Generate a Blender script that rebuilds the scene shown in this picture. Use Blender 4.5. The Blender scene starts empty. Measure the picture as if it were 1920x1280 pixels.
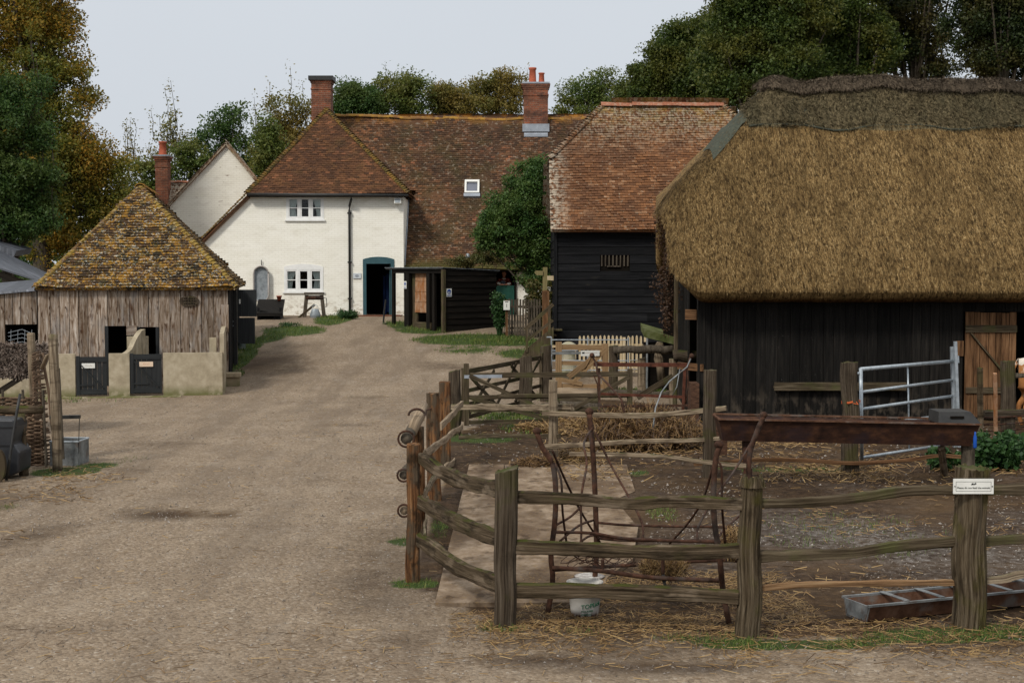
import bpy, math, random
import numpy as np
from mathutils import Vector, Matrix, noise as mn
from mathutils.geometry import tessellate_polygon
random.seed(7); RNG = np.random.default_rng(11)
SC = bpy.context.scene
COL = SC.collection
PI = math.pi
CZ = 2.9; FPX = 2667.0; PITCH = math.atan(130.0 / FPX)
CA, SA = math.cos(PITCH), math.sin(PITCH)
V3 = Vector

# ------------------------------------------------------------------ camera
cam_d = bpy.data.cameras.new('camera'); cam = bpy.data.objects.new('camera', cam_d); COL.objects.link(cam)
cam.location = (0, 0, CZ); cam.rotation_euler = (PI / 2 - PITCH, 0, 0)
cam_d.sensor_width = 36.0; cam_d.lens = FPX / 1920.0 * 36.0; cam_d.clip_start = 0.1; cam_d.clip_end = 2000
SC.camera = cam
SC.view_settings.view_transform = 'Standard'; SC.view_settings.look = 'None'
SC.view_settings.exposure = 0.0; SC.view_settings.gamma = 1.0

def ray(px, py):
    u = (px - 960) / FPX; v = (640 - py) / FPX
    return V3((u, CA + v * SA, v * CA - SA))
def P(px, py, D):                      # point seen at a place of the photograph, at depth D
    d = ray(px, py); return V3((0, 0, CZ)) + d * (D / d.y)
def sm(t):
    t = max(0.0, min(1.0, t)); return t * t * (3 - 2 * t)
def G(x, y):                           # height of the ground
    y0 = 31 + 4 * sm(x / 3.0)
    return 1.35 * sm((y - y0) / 19.0) + 0.02 * math.sin(x * 0.9 + y * 0.31) * sm((y - 4) / 10) * 0.5
def GP(px, py):                        # point of the ground seen there
    d = ray(px, py); t = 8.0
    for i in range(60):
        z = CZ + d.z * t; g = G(d.x * t, d.y * t)
        t += (z - g) / max(0.06, -d.z) * 0.6
        t = min(max(t, 3), 90)
    return V3((d.x * t, d.y * t, G(d.x * t, d.y * t)))
def on(x, y, dz=0): return V3((x, y, G(x, y) + dz))

# ------------------------------------------------------------------ mesh builder
ORG = {}
class MB:
    def __init__(s): s.v = []; s.f = []; s.uv = []
    def face(s, idx, uvs=None):
        s.f.append(tuple(idx)); s.uv.extend(uvs if uvs else [(0, 0)] * len(idx))
    def build(s, name, mat, parent=None, smooth=False):
        o0 = ORG.get(parent.name, V3((0, 0, 0))) if parent else V3((0, 0, 0))
        me = bpy.data.meshes.new(name)
        me.from_pydata([(p[0] - o0[0], p[1] - o0[1], p[2] - o0[2]) for p in s.v], [], s.f)
        uvl = me.uv_layers.new(name='UVMap')
        if len(uvl.data) == len(s.uv):
            uvl.data.foreach_set('uv', np.array(s.uv, dtype=np.float32).ravel())
        if smooth: me.polygons.foreach_set('use_smooth', [True] * len(me.polygons))
        me.materials.append(mat)
        o = bpy.data.objects.new(name, me); COL.objects.link(o)
        if parent: o.parent = parent; ORG[o.name] = o0
        return o
def tag(o, label=None, cat=None, group=None, kind=None):
    if label: o['label'] = label
    if cat: o['category'] = cat
    if group: o['group'] = group
    if kind: o['kind'] = kind
    return o
def thing(name, loc, label, cat, group=None):
    o = bpy.data.objects.new(name, None); COL.objects.link(o); o.empty_display_size = 0.2
    o.location = loc; ORG[o.name] = V3(loc)
    return tag(o, label, cat, group)
def copy_thing(root, loc, rz=0.0, label=None, scale=None):
    r = root.copy(); COL.objects.link(r); r.location = loc; r.rotation_euler = (0, 0, rz)
    if label: r['label'] = label
    if scale: r.scale = (scale,) * 3
    for ch in [c for c in root.children]:
        c = ch.copy(); COL.objects.link(c); c.parent = r
        for g in [q for q in ch.children]:
            d = g.copy(); COL.objects.link(d); d.parent = c
    return r

def obox(mb, o, ax, ay, az):           # box from a corner and three edge vectors, grain runs along the longest
    o = V3(o); ax = V3(ax); ay = V3(ay); az = V3(az)
    n = len(mb.v)
    for k in range(8):
        mb.v.append(o + ax * (k & 1) + ay * ((k >> 1) & 1) + az * ((k >> 2) & 1))
    L = [ax.length, ay.length, az.length]; g = L.index(max(L))
    r1, r2 = random.random() * 50, random.random() * 50
    if ax.cross(ay).dot(az) > 0:
        F = [(0, 2, 3, 1), (4, 5, 7, 6), (0, 1, 5, 4), (2, 6, 7, 3), (0, 4, 6, 2), (1, 3, 7, 5)]
    else:
        F = [(0, 1, 3, 2), (4, 6, 7, 5), (0, 4, 5, 1), (2, 3, 7, 6), (0, 2, 6, 4), (1, 5, 7, 3)]
    for f in F:
        uv = []
        for k in f:
            c = [(k & 1) * L[0], ((k >> 1) & 1) * L[1], ((k >> 2) & 1) * L[2]]
            oth = [c[i] for i in range(3) if i != g]
            uv.append((c[g] + r1, oth[0] + oth[1] + r2))
        mb.face([n + k for k in f], uv)
def cbox(mb, c, sx, sy, sz, rz=0.0):
    R = Matrix.Rotation(rz, 3, 'Z'); ax = R @ V3((sx, 0, 0)); ay = R @ V3((0, sy, 0)); az = V3((0, 0, sz))
    obox(mb, V3(c) - ax / 2 - ay / 2 - az / 2, ax, ay, az)
def bar(mb, p0, p1, w, h, up=(0, 0, 1)): # straight squared bar
    p0 = V3(p0); p1 = V3(p1); t = (p1 - p0); tn = t.normalized(); up = V3(up)
    if abs(tn.dot(up)) > 0.95: up = V3((0, 1, 0))
    s = tn.cross(up).normalized(); u = s.cross(tn).normalized()
    obox(mb, p0 - s * w / 2 - u * h / 2, t, s * w, u * h)
def sweep(mb, pts, ra, rb=None, seg=8, up=(0, 0, 1), amp=0.0, fr=3.0, prof=None, sq=0.0, cap=True, seed=None, lfr=0.6):
    """one skin along a path; ra/rb radii (number or list), amp = unevenness, sq = 0 round .. 1 square"""
    pts = [V3(p) for p in pts]; N = len(pts); rb = ra if rb is None else rb
    R1 = ra if isinstance(ra, (list, tuple)) else [ra] * N
    R2 = rb if isinstance(rb, (list, tuple)) else [rb] * N
    sd = random.random() * 100 if seed is None else seed
    base = len(mb.v); up = V3(up); L = 0; r0 = random.random() * 50; vv = random.random() * 50
    for i, p in enumerate(pts):
        t = (pts[min(i + 1, N - 1)] - pts[max(i - 1, 0)]).normalized()
        u0 = up if abs(t.dot(up)) < 0.92 else V3((0, -1, 0))
        s = t.cross(u0).normalized(); u = s.cross(t).normalized()
        if i: L += (p - pts[i - 1]).length
        for k in range(seg):
            a = 2 * PI * (k + 0.5) / seg; c, d = math.cos(a), math.sin(a)
            m = 1.0
            if sq: m = 1 + sq * (1 / max(abs(c), abs(d)) - 1)
            if amp: m *= 1 + amp * (mn.noise(V3((c * fr + sd, d * fr, L * lfr + sd))) + 0.75 * mn.noise(V3((c * fr * 3, d * fr * 3 + sd, L * lfr * 2.5))) + 0.45 * mn.noise(V3((c * fr * 6, d * fr * 6 + sd, L * lfr * 2.0))))
            mb.v.append(p + s * (c * R1[i] * m) + u * (d * R2[i] * m))
    per = 2 * PI * max(R1[0], R2[0]); L = 0
    for i in range(N - 1):
        dl = (pts[i + 1] - pts[i]).length
        for k in range(seg):
            k2 = (k + 1) % seg
            a = base + i * seg
            mb.face((a + k, a + k2, a + seg + k2, a + seg + k),
                    [(L + r0, vv + per * k / seg), (L + r0, vv + per * (k + 1) / seg), (L + dl + r0, vv + per * (k + 1) / seg), (L + dl + r0, vv + per * k / seg)])
        L += dl
    if cap:
        mb.face([base + k for k in range(seg)][::-1], [(r0 + 0.02 * math.cos(k), vv + 0.02 * math.sin(k)) for k in range(seg)])
        e = base + (N - 1) * seg
        mb.face([e + k for k in range(seg)], [(r0 + 0.02 * math.cos(k), vv + 0.02 * math.sin(k)) for k in range(seg)])
def path(a, b, n, wob=0.0, sag=0.0, axis=None):
    a = V3(a); b = V3(b); s = random.random() * 100; out = []
    for i in range(n):
        t = i / (n - 1); p = a.lerp(b, t)
        e = math.sin(PI * t) ** 0.5 if 0 < t < 1 else 0
        p += V3((mn.noise(V3((t * 3 + s, 0, 0))), mn.noise(V3((0, t * 3 + s, 0))), mn.noise(V3((0, 0, t * 3 + s))))) * wob * e
        p.z -= sag * math.sin(PI * t)
        out.append(p)
    return out
def tube(mb, pts, r, seg=8, **k): sweep(mb, pts, r, seg=seg, **k)
def post(mb, base, top, w, d=None, seg=14, amp=0.12, sq=0.75, taper=0.95, slant=0.0, n=9):
    base = V3(base); top = V3(top); d = d or w; b0 = base - V3((0, 0, 0.08))
    pts = path(b0, top, n, wob=w * 0.12); pts[0] = b0; pts[-1] = top
    k0 = len(mb.v)
    ra = [w / 2 * (1 + (taper - 1) * i / (n - 1)) for i in range(n)]; rb = [d / 2 * (1 + (taper - 1) * i / (n - 1)) for i in range(n)]
    sweep(mb, pts, ra, rb, seg=seg, up=(0, -1, 0), amp=amp, fr=1.6, sq=sq, lfr=0.9)
    for k in range(len(mb.v) - seg, len(mb.v)):       # slanting, uneven sawn top
        mb.v[k].z += slant * (mb.v[k].x - top.x) / w + random.uniform(-0.3, 0.3) * 0.04
def rail(mb, a, b, h, d=None, n=14, wob=0.05, sag=0.0, amp=0.22, seg=10, sq=0.6, over=0.0):
    a = V3(a); b = V3(b); d = d or h * 0.7
    if over: t = (b - a).normalized(); a = a - t * over; b = b + t * over
    pts = path(a, b, n, wob=wob, sag=sag); s = random.random() * 30
    hs = [h / 2 * (1 + 0.25 * mn.noise(V3((i * 0.45 + s, 1, 0)))) for i in range(n)]
    sweep(mb, pts, [d / 2] * n, hs, seg=seg, amp=amp, fr=1.8, sq=sq, lfr=1.2)
def lathe(mb, c, prof, seg=20, rz=None):
    c = V3(c); base = len(mb.v); n = len(prof)
    for r, z in prof:
        for k in range(seg):
            a = 2 * PI * k / seg; mb.v.append(c + V3((r * math.cos(a), r * math.sin(a), z)))
    for i in range(n - 1):
        for k in range(seg):
            k2 = (k + 1) % seg; a = base + i * seg
            mb.face((a + k, a + k2, a + seg + k2, a + seg + k), [(prof[i][1], k * .05), (prof[i][1], k * .05 + .05), (prof[i + 1][1], k * .05 + .05), (prof[i + 1][1], k * .05)])
    mb.face([base + k for k in range(seg)][::-1]); mb.face([base + (n - 1) * seg + k for k in range(seg)])
def ball(mb, c, rx, ry=None, rz=None, seg=10, amp=0.0):
    ry = ry or rx; rz = rz or rx; c = V3(c); base = len(mb.v); n = seg // 2 + 1; sd = random.random() * 30
    for i in range(n):
        th = PI * (i + 0.02) / (n - 1 + 0.04)
        for k in range(seg):
            a = 2 * PI * k / seg; d = V3((math.sin(th) * math.cos(a), math.sin(th) * math.sin(a), math.cos(th)))
            m = 1 + amp * mn.noise(d * 1.7 + V3((sd, 0, 0)))
            mb.v.append(c + V3((d.x * rx * m, d.y * ry * m, d.z * rz * m)))
    for i in range(n - 1):
        for k in range(seg):
            k2 = (k + 1) % seg; a = base + i * seg
            mb.face((a + k, a + seg + k, a + seg + k2, a + k2))
def prism(mb, poly, vec, holes=None, uvo=None):
    """solid from a planar outline (list of 3D points) and a thickness vector, with holes"""
    loops = [[V3(p) for p in poly]] + [[V3(p) for p in h] for h in (holes or [])]
    flat = [p for l in loops for p in l]; tris = tessellate_polygon(loops); vec = V3(vec)
    n0 = len(mb.v); m = len(flat); mb.v.extend(flat); mb.v.extend([p + vec for p in flat])
    nv = vec.normalized()
    for t in tris:
        a, b, c = (flat[i] for i in t)
        if (b - a).cross(c - a).dot(nv) > 0: t = (t[0], t[2], t[1])
        mb.face([n0 + i for i in t], [(flat[i].z, flat[i].x + flat[i].y) for i in t])
        mb.face([n0 + m + i for i in (t[0], t[2], t[1])], [(flat[i].z, flat[i].x + flat[i].y) for i in (t[0], t[2], t[1])])
    k = 0
    for l in loops:
        q = len(l)
        for i in range(q):
            j = (i + 1) % q
            mb.face((n0 + k + i, n0 + k + j, n0 + m + k + j, n0 + m + k + i), [(0, 0), ((l[j] - l[i]).length, 0), ((l[j] - l[i]).length, vec.length), (0, vec.length)])
        k += q
class Fr:                              # a wall: s runs along it, n out of it, z up
    def __init__(s, ox, oy, ang):
        s.o = V3((ox, oy, 0)); s.u = V3((math.cos(ang), math.sin(ang), 0)); s.n = V3((s.u.y, -s.u.x, 0)); s.ang = ang
    def pt(s, a, n, z): return s.o + s.u * a + s.n * n + V3((0, 0, z))
    def hit(s, px, py, n=0.0):
        d = ray(px, py); o = s.o + s.n * n; c = V3((0, 0, CZ))
        t = (o - c).dot(s.n) / d.dot(s.n); p = c + d * t
        return (p - s.o).dot(s.u), p.z
    def box(s, mb, s0, s1, n0, n1, z0, z1):
        obox(mb, s.pt(s0, n0, z0), s.u * (s1 - s0), s.n * (n1 - n0), V3((0, 0, z1 - z0)))
def boards_h(mb, fr, s0, s1, z0, z1, h, th=0.022, openings=(), jit=0.006):
    z = z0
    while z < z1 - 0.02:
        hh = min(h, z1 - z); segs = [(s0, s1)]
        for (a, b, c, d) in openings:
            if c < z + hh * 0.9 and d > z + hh * 0.1:
                ns = []
                for (p, q) in segs:
                    if a > p: ns.append((p, min(q, a)))
                    if b < q: ns.append((max(p, b), q))
                    if b <= p or a >= q: pass
                segs = [x for x in ns if x[1] - x[0] > 0.03]
        for (p, q) in segs:
            cuts = [p]
            if q - p > 2.5: cuts.append(p + (q - p) * random.uniform(0.3, 0.7))
            cuts.append(q)
            for a, b in zip(cuts[:-1], cuts[1:]):
                j1, j2 = random.uniform(-jit, jit), random.uniform(-jit, jit)
                k = len(mb.v); r1, r2 = random.random() * 50, random.random() * 50
                A = [(a, 0.0, z + hh + 0.012), (b, 0.0, z + hh + 0.012), (b, th, z + j2), (a, th, z + j1), (b, 0.0, z + j2), (a, 0.0, z + j1)]
                for q_ in A: mb.v.append(fr.pt(*q_))
                L = b - a
                mb.face((k + 3, k + 2, k + 1, k), [(r1, r2), (r1 + L, r2), (r1 + L, r2 + hh), (r1, r2 + hh)])
                mb.face((k + 5, k + 4, k + 2, k + 3), [(r1, r2), (r1 + L, r2), (r1 + L, r2 + .03), (r1, r2 + .03)])
                mb.face((k + 3, k, k + 5)); mb.face((k + 2, k + 4, k + 1))
        z += h
def boards_v(mb, fr, s0, s1, z0f, z1f, w, th=0.025, openings=(), jit=0.008, gap=0.006, wj=0.25, ragged=0.0):
    s = s0
    while s < s1 - 0.01:
        ww = min(w * random.uniform(1 - wj, 1 + wj), s1 - s)
        if s1 - s - ww < w * 0.3: ww = s1 - s
        zb = z0f(s) if callable(z0f) else z0f; zt = z1f(s) if callable(z1f) else z1f
        spans = [(zb + random.uniform(-ragged, ragged), zt)]; m = s + ww / 2
        for (a, b, c, d) in openings:
            if a <= m <= b:
                ns = []
                for (p, q) in spans:
                    if c > p: ns.append((p, min(q, c)))
                    if d < q: ns.append((max(p, d), q))
                spans = [x for x in ns if x[1] - x[0] > 0.03]
        for (p, q) in spans:
            t = th + random.uniform(-jit, jit)
            fr.box(mb, s + gap / 2, s + ww - gap / 2, 0, t, p, q)
        s += ww

# ------------------------------------------------------------------ many small faces at once
def mass(name, verts, mat, parent=None, nper=4, kind=None):
    """verts: (K, nper, 3) array -> one mesh of K loose faces"""
    K = verts.shape[0]; o0 = ORG.get(parent.name, V3((0, 0, 0))) if parent else V3((0, 0, 0))
    co = (verts - np.array(o0)[None, None, :]).reshape(-1, 3).astype(np.float32)
    me = bpy.data.meshes.new(name); me.vertices.add(K * nper); me.vertices.foreach_set('co', co.ravel())
    me.loops.add(K * nper); me.loops.foreach_set('vertex_index', np.arange(K * nper, dtype=np.int32))
    me.polygons.add(K); me.polygons.foreach_set('loop_start', np.arange(0, K * nper, nper, dtype=np.int32))
    me.update(calc_edges=True); me.validate()
    me.materials.append(mat)
    o = bpy.data.objects.new(name, me); COL.objects.link(o)
    if parent: o.parent = parent; ORG[o.name] = o0
    if kind: o['kind'] = kind
    return o
def unit(a): return a / np.maximum(np.linalg.norm(a, axis=-1, keepdims=True), 1e-9)
def leaf_quads(c, size, flat=0.4, var=0.35, droop=0.3, ratio=0.6):
    n = len(c); d = unit(RNG.normal(size=(n, 3)) + np.array([0, 0, -droop])); nn = unit(RNG.normal(size=(n, 3)) + np.array([0, -0.3, flat * 2]))
    s = unit(np.cross(d, nn)); nn = np.cross(s, d)
    L = (size * (1 + var * RNG.uniform(-1, 1, n)))[:, None]; W = L * ratio * 0.5
    a = c; b = c + d * L * 0.5 + s * W + nn * L * 0.08; e = c + d * L; f = c + d * L * 0.45 - s * W + nn * L * 0.08
    return np.stack([a, b, e, f], 1)
def blades(base, h, w, lean=0.35):     # upright tapering blades
    n = len(base); a = RNG.uniform(0, 2 * PI, n); s = np.stack([np.cos(a), np.sin(a), 0 * a], 1)
    L = (h * RNG.uniform(0.5, 1.3, n))[:, None]; d = unit(RNG.normal(size=(n, 3)) * lean + np.array([0, 0, 1.0]))
    W = w * 0.5
    return np.stack([base - s * W, base + s * W, base + d * L + s * W * 0.2, base + d * L - s * W * 0.2], 1)
def straws(c, L, w, tilt=0.12, dirs=None):
    n = len(c); a = RNG.uniform(0, 2 * PI, n)
    d = unit(np.stack([np.cos(a), np.sin(a), RNG.normal(0, tilt, n)], 1)) if dirs is None else dirs
    up = unit(RNG.normal(size=(n, 3)) * 0.5 + np.array([0, -0.6, 1.0])); s = unit(np.cross(d, up))
    l = (L * RNG.uniform(0.4, 1.3, n))[:, None] / 2; W = w / 2
    return np.stack([c - d * l - s * W, c - d * l + s * W, c + d * l + s * W, c + d * l - s * W], 1)
# ------------------------------------------------------------------ materials
class NT:
    def __init__(s, name):
        s.m = bpy.data.materials.new(name); s.m.use_nodes = True; s.t = s.m.node_tree; s.t.nodes.clear()
        s.out = s.n('ShaderNodeOutputMaterial')
    def n(s, typ, **k):
        x = s.t.nodes.new(typ)
        for a, b in k.items(): setattr(x, a, b)
        return x
    def l(s, a, b): s.t.links.new(a, b)
    def coord(s, kind, scale=(1, 1, 1)):
        if kind == 'uv': o = s.n('ShaderNodeTexCoord').outputs['UV']
        elif kind == 'obj': o = s.n('ShaderNodeTexCoord').outputs['Object']
        else: o = s.n('ShaderNodeNewGeometry').outputs['Position']
        mp = s.n('ShaderNodeMapping'); mp.inputs['Scale'].default_value = scale; s.l(o, mp.inputs['Vector'])
        return mp.outputs['Vector']
    def noise(s, vec, scale=1.0, det=5, rough=0.6, dist=0.0):
        x = s.n('ShaderNodeTexNoise'); x.inputs['Scale'].default_value = scale; x.inputs['Detail'].default_value = det
        x.inputs['Roughness'].default_value = rough; x.inputs['Distortion'].default_value = dist; s.l(vec, x.inputs['Vector'])
        return x.outputs['Fac']
    def ramp(s, fac, stops, interp='LINEAR'):
        r = s.n('ShaderNodeValToRGB'); e = r.color_ramp.elements; r.color_ramp.interpolation = interp
        while len(e) < len(stops): e.new(0.5)
        for i, (p, c) in enumerate(stops):
            e[i].position = p; e[i].color = (c[0], c[1], c[2], 1) if isinstance(c, (tuple, list)) else (c, c, c, 1)
        s.l(fac, r.inputs['Fac']); return r.outputs['Color']
    def mix(s, f, a, b, mode='MIX'):
        x = s.n('ShaderNodeMixRGB'); x.blend_type = mode
        for sock, v in ((x.inputs[0], f), (x.inputs[1], a), (x.inputs[2], b)):
            if hasattr(v, 'links') or hasattr(v, 'is_linked'): s.l(v, sock)
            else: sock.default_value = v if not isinstance(v, (tuple, list)) else (v[0], v[1], v[2], 1)
        return x.outputs[0]
    def math(s, op, a, b=0.0):
        x = s.n('ShaderNodeMath'); x.operation = op
        for sock, v in ((x.inputs[0], a), (x.inputs[1], b)):
            if hasattr(v, 'is_linked'): s.l(v, sock)
            else: sock.default_value = v
        return x.outputs[0]
    def prin(s, col, rough=0.8, metal=0.0, spec=0.25, bump=None, bstr=0.3, bdist=0.02):
        p = s.n('ShaderNodeBsdfPrincipled')
        if hasattr(col, 'is_linked'): s.l(col, p.inputs['Base Color'])
        else: p.inputs['Base Color'].default_value = (*col, 1)
        if hasattr(rough, 'is_linked'): s.l(rough, p.inputs['Roughness'])
        else: p.inputs['Roughness'].default_value = rough
        p.inputs['Metallic'].default_value = metal; p.inputs['Specular IOR Level'].default_value = spec
        if bump is not None:
            b = s.n('ShaderNodeBump'); b.inputs['Strength'].default_value = bstr; b.inputs['Distance'].default_value = bdist
            s.l(bump, b.inputs['Height']); s.l(b.outputs['Normal'], p.inputs['Normal'])
        s.l(p.outputs[0], s.out.inputs['Surface']); return p
def mk(name, cols, scale=(1, 1, 1), ns=1.0, det=6, dist=0.0, rough=0.85, metal=0.0, spec=0.2, bstr=0.4, bdist=0.01, coord='pos', island=0.0, layers=(), ramp_lo=0.32, ramp_hi=0.68):
    t = NT(name); v = t.coord(coord, scale); f = t.noise(v, ns, det, 0.65, dist)
    st = [(ramp_lo + (ramp_hi - ramp_lo) * i / max(1, len(cols) - 1), c) for i, c in enumerate(cols)]
    c = t.ramp(f, st)
    geo = t.n('ShaderNodeNewGeometry')
    if island:
        hs = t.n('ShaderNodeHueSaturation'); r = t.math('MULTIPLY_ADD', geo.outputs['Random Per Island'], 2 * island)
        r.node.inputs[2].default_value = 1 - island; t.l(r, hs.inputs['Value']); t.l(c, hs.inputs['Color']); c = hs.outputs['Color']
    for i, L in enumerate(layers):
        lv = t.coord(L.get('coord', 'pos'), L.get('scale', (1, 1, 1))); lf = t.noise(lv, L.get('ns', 3), L.get('det', 5), 0.6)
        m = t.ramp(lf, [(L['lo'], 0.0), (L['hi'], 1.0)])
        if 'up' in L:
            sx = t.n('ShaderNodeSeparateXYZ'); t.l(geo.outputs['Normal'], sx.inputs[0])
            m = t.math('MULTIPLY', m, t.ramp(sx.outputs['Z'], [(L['up'][0], 0.0), (L['up'][1], 1.0)]))
        if 'z' in L:                    # only near a height of the place (damp foot of a wall)
            sx = t.n('ShaderNodeSeparateXYZ'); t.l(geo.outputs['Position'], sx.inputs[0])
            mr = t.n('ShaderNodeMapRange'); mr.inputs[1].default_value = L['z'][0]; mr.inputs[2].default_value = L['z'][1]; t.l(sx.outputs['Z'], mr.inputs[0])
            m = t.math('MULTIPLY', m, mr.outputs[0])
        if 'amt' in L: m = t.math('MULTIPLY', m, L['amt'])
        c = t.mix(m, c, L['col'])
    t.prin(c, rough, metal, spec * (.35 if rough >= .6 and not metal else 1), f, bstr, bdist); t.m['f'] = 0
    del t.m['f']; return t.m

MOSS = lambda lo=0.45, hi=0.62, a=0.85, col=(.045, .055, .012): dict(col=col, ns=5, lo=lo, hi=hi, up=(0.25, 0.8), amt=a)
GREEN = lambda lo=0.5, hi=0.7, a=0.6, col=(.07, .075, .03): dict(col=col, ns=2.2, lo=lo, hi=hi, amt=a)
M = {}
W = (1.2, 26, 26)
M['cleft'] = mk('cleft_oak', [(.012, .008, .005), (.055, .04, .024), (.105, .077, .049), (.21, .165, .115)], (1.0, 30, 30), 1.6, 9, .5, coord='uv', bstr=1, bdist=.025, ramp_lo=.28, ramp_hi=.74, layers=[dict(col=(.018, .013, .008), scale=(.35, .35, 1.6), ns=7, lo=.5, hi=.64, amt=.8), dict(col=(.22, .17, .12), scale=(.4, .4, 1.2), ns=6, lo=.56, hi=.66, amt=.5), MOSS(.45, .56, .9, (.05, .055, .011)), GREEN(.58, .7, .3, (.065, .062, .018))])
M['post_round'] = mk('weathered_round_post', [(.011, .008, .004), (.07, .051, .031), (.13, .1, .065), (.24, .195, .14)], (1.1, 30, 30), 1.6, 9, .6, coord='uv', bstr=1, bdist=.035, ramp_lo=.3, ramp_hi=.72, layers=[dict(col=(.02, .014, .008), scale=(1, 1, .3), ns=9, lo=.53, hi=.65, amt=.8), GREEN(.53, .64, .55, (.075, .068, .015)), MOSS(.4, .5, .9)])
M['post_grey'] = mk('grey_sawn_post', [(.018, .012, .008), (.05, .037, .025), (.08, .062, .044), (.14, .112, .082)], (1.0, 40, 40), 1.5, 9, .4, coord='uv', bstr=.9, bdist=.02, layers=[dict(col=(.03, .022, .015), scale=(1, 1, .5), ns=6, lo=.52, hi=.66, amt=.6), GREEN(.52, .64, .55, (.055, .055, .015)), MOSS(.42, .55, .8)])
M['post_red'] = mk('split_red_post', [(.018, .01, .006), (.09, .042, .02), (.165, .08, .034), (.28, .155, .075)], (.9, 13, 13), 1.5, 9, .9, coord='uv', bstr=1, bdist=.03, layers=[dict(col=(.075, .06, .042), scale=(1, 1, .5), ns=7, lo=.46, hi=.56, amt=.85), dict(col=(.025, .017, .01), scale=(1, 1, .6), ns=11, lo=.53, hi=.63, amt=.8)])
M['rail_new'] = mk('fresh_cleft_rail', [(.09, .05, .026), (.22, .13, .066), (.34, .23, .13)], W, 1.3, 7, .2, coord='uv', bstr=.7, bdist=.01)
M['rail_pale'] = mk('pale_weathered_rail', [(.05, .036, .023), (.19, .145, .098), (.33, .27, .19)], W, 1.5, 8, .4, coord='uv', bstr=.9, bdist=.015, layers=[dict(col=(.05, .036, .024), scale=(.4, .4, 1.4), ns=6, lo=.52, hi=.64, amt=.75), MOSS(.48, .6, .6)])
M['gate_old'] = mk('old_gate_wood', [(.018, .012, .007), (.066, .05, .031), (.14, .11, .072)], W, 1.5, 7, .2, coord='uv', bstr=.6, bdist=.01, layers=[GREEN(.5, .66, .6, (.07, .075, .025))])
M['gate_new'] = mk('new_gate_wood', [(.16, .1, .05), (.28, .18, .095), (.34, .23, .13)], W, 1.4, 6, .2, coord='uv', bstr=.4, bdist=.006)
M['picket'] = mk('picket_wood', [(.34, .25, .14), (.5, .4, .25), (.56, .48, .34)], W, 1.3, 6, .2, coord='uv', bstr=.3, bdist=.004, island=.15)
M['rust'] = mk('rusty_iron', [(.018, .01, .007), (.05, .025, .016), (.095, .045, .028)], (1, 1, 1), 14, 7, rough=.8, spec=.3, bstr=.5, bdist=.006, layers=[dict(col=(.07, .062, .055), ns=4, lo=.52, hi=.66, amt=.6)])
M['rust_red'] = mk('red_rusty_iron', [(.035, .014, .009), (.085, .03, .018), (.12, .045, .028)], (1, 1, 1), 10, 7, rough=.75, spec=.3, bstr=.4, bdist=.004)
M['trough_rust'] = mk('rusty_trough_steel', [(.018, .01, .008), (.042, .02, .013), (.085, .04, .022)], (1, 1, 2), 5, 8, rough=.65, spec=.35, bstr=.35, bdist=.004, layers=[dict(col=(.03, .02, .024), ns=2, lo=.5, hi=.62, amt=.6)])
M['galv'] = mk('galvanised_steel', [(.26, .29, .31), (.36, .4, .43), (.46, .5, .53)], (1, 1, 1), 9, 5, rough=.42, metal=.55, spec=.5, bstr=.1, bdist=.002)
M['galv_dull'] = mk('dull_galvanised_steel', [(.1, .11, .11), (.19, .2, .2), (.27, .28, .28)], (1, 1, 1), 6, 6, rough=.6, metal=.3, spec=.4, bstr=.2, bdist=.003, layers=[dict(col=(.08, .045, .028), ns=5, lo=.55, hi=.65, amt=.6)])
M['trough_side'] = mk('dirty_trough_side', [(.05, .025, .015), (.1, .05, .03), (.15, .085, .055)], (1, 1, 1), 7, 7, rough=.8, layers=[dict(col=(.14, .14, .13), ns=3, lo=.55, hi=.68, amt=.6)])
M['black_board'] = mk('black_tarred_weatherboard', [(.004, .0042, .0048), (.009, .0093, .0105), (.017, .017, .018)], (.7, 12, 12), 1.4, 7, coord='uv', rough=.65, spec=.22, bstr=.5, bdist=.006, island=.4, layers=[dict(col=(.04, .036, .024), scale=(1, 1, 5), ns=2, lo=.62, hi=.75, amt=.5)])
M['barn_plank'] = mk('dark_barn_plank', [(.004, .0035, .003), (.009, .008, .007), (.02, .017, .014)], (.8, 14, 14), 1.5, 7, coord='uv', rough=.7, spec=.3, bstr=.6, bdist=.008, island=.4, layers=[dict(col=(.09, .085, .08), ns=30, det=3, lo=.7, hi=.74, amt=.9), dict(col=(.075, .06, .045), scale=(1, 1, .5), ns=7, lo=.5, hi=.62, z=(.75, .1), amt=.75)])
M['shed_board'] = mk('shed_creosote_board', [(.004, .0035, .003), (.009, .0075, .006), (.018, .014, .011)], (.8, 12, 12), 1.4, 6, coord='uv', rough=.65, spec=.3, bstr=.4, bdist=.005, island=.3)
M['stable_plank'] = mk('silvered_waney_plank', [(.05, .027, .014), (.17, .12, .082), (.31, .25, .2), (.48, .43, .375)], (1.1, 10, 10), 1.3, 8, 1.1, coord='uv', rough=.8, bstr=.8, bdist=.012, island=.3, ramp_lo=.3, ramp_hi=.7, layers=[dict(col=(.075, .035, .016), scale=(1.4, 1.4, .55), ns=4.2, det=3, lo=.585, hi=.7, amt=.75), dict(col=(.055, .026, .013), coord='uv', scale=(2.6, 7, 7), ns=1.5, det=1, lo=.63, hi=.7, amt=.85), dict(col=(.2, .2, .2), scale=(3, 3, .8), ns=2, lo=.5, hi=.66, amt=.45)])
M['door_plank'] = mk('brown_door_plank', [(.035, .018, .01), (.12, .062, .03), (.2, .11, .056)], (1.1, 14, 14), 1.3, 8, .4, coord='uv', rough=.8, bstr=.6, bdist=.008, island=.35)
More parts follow.
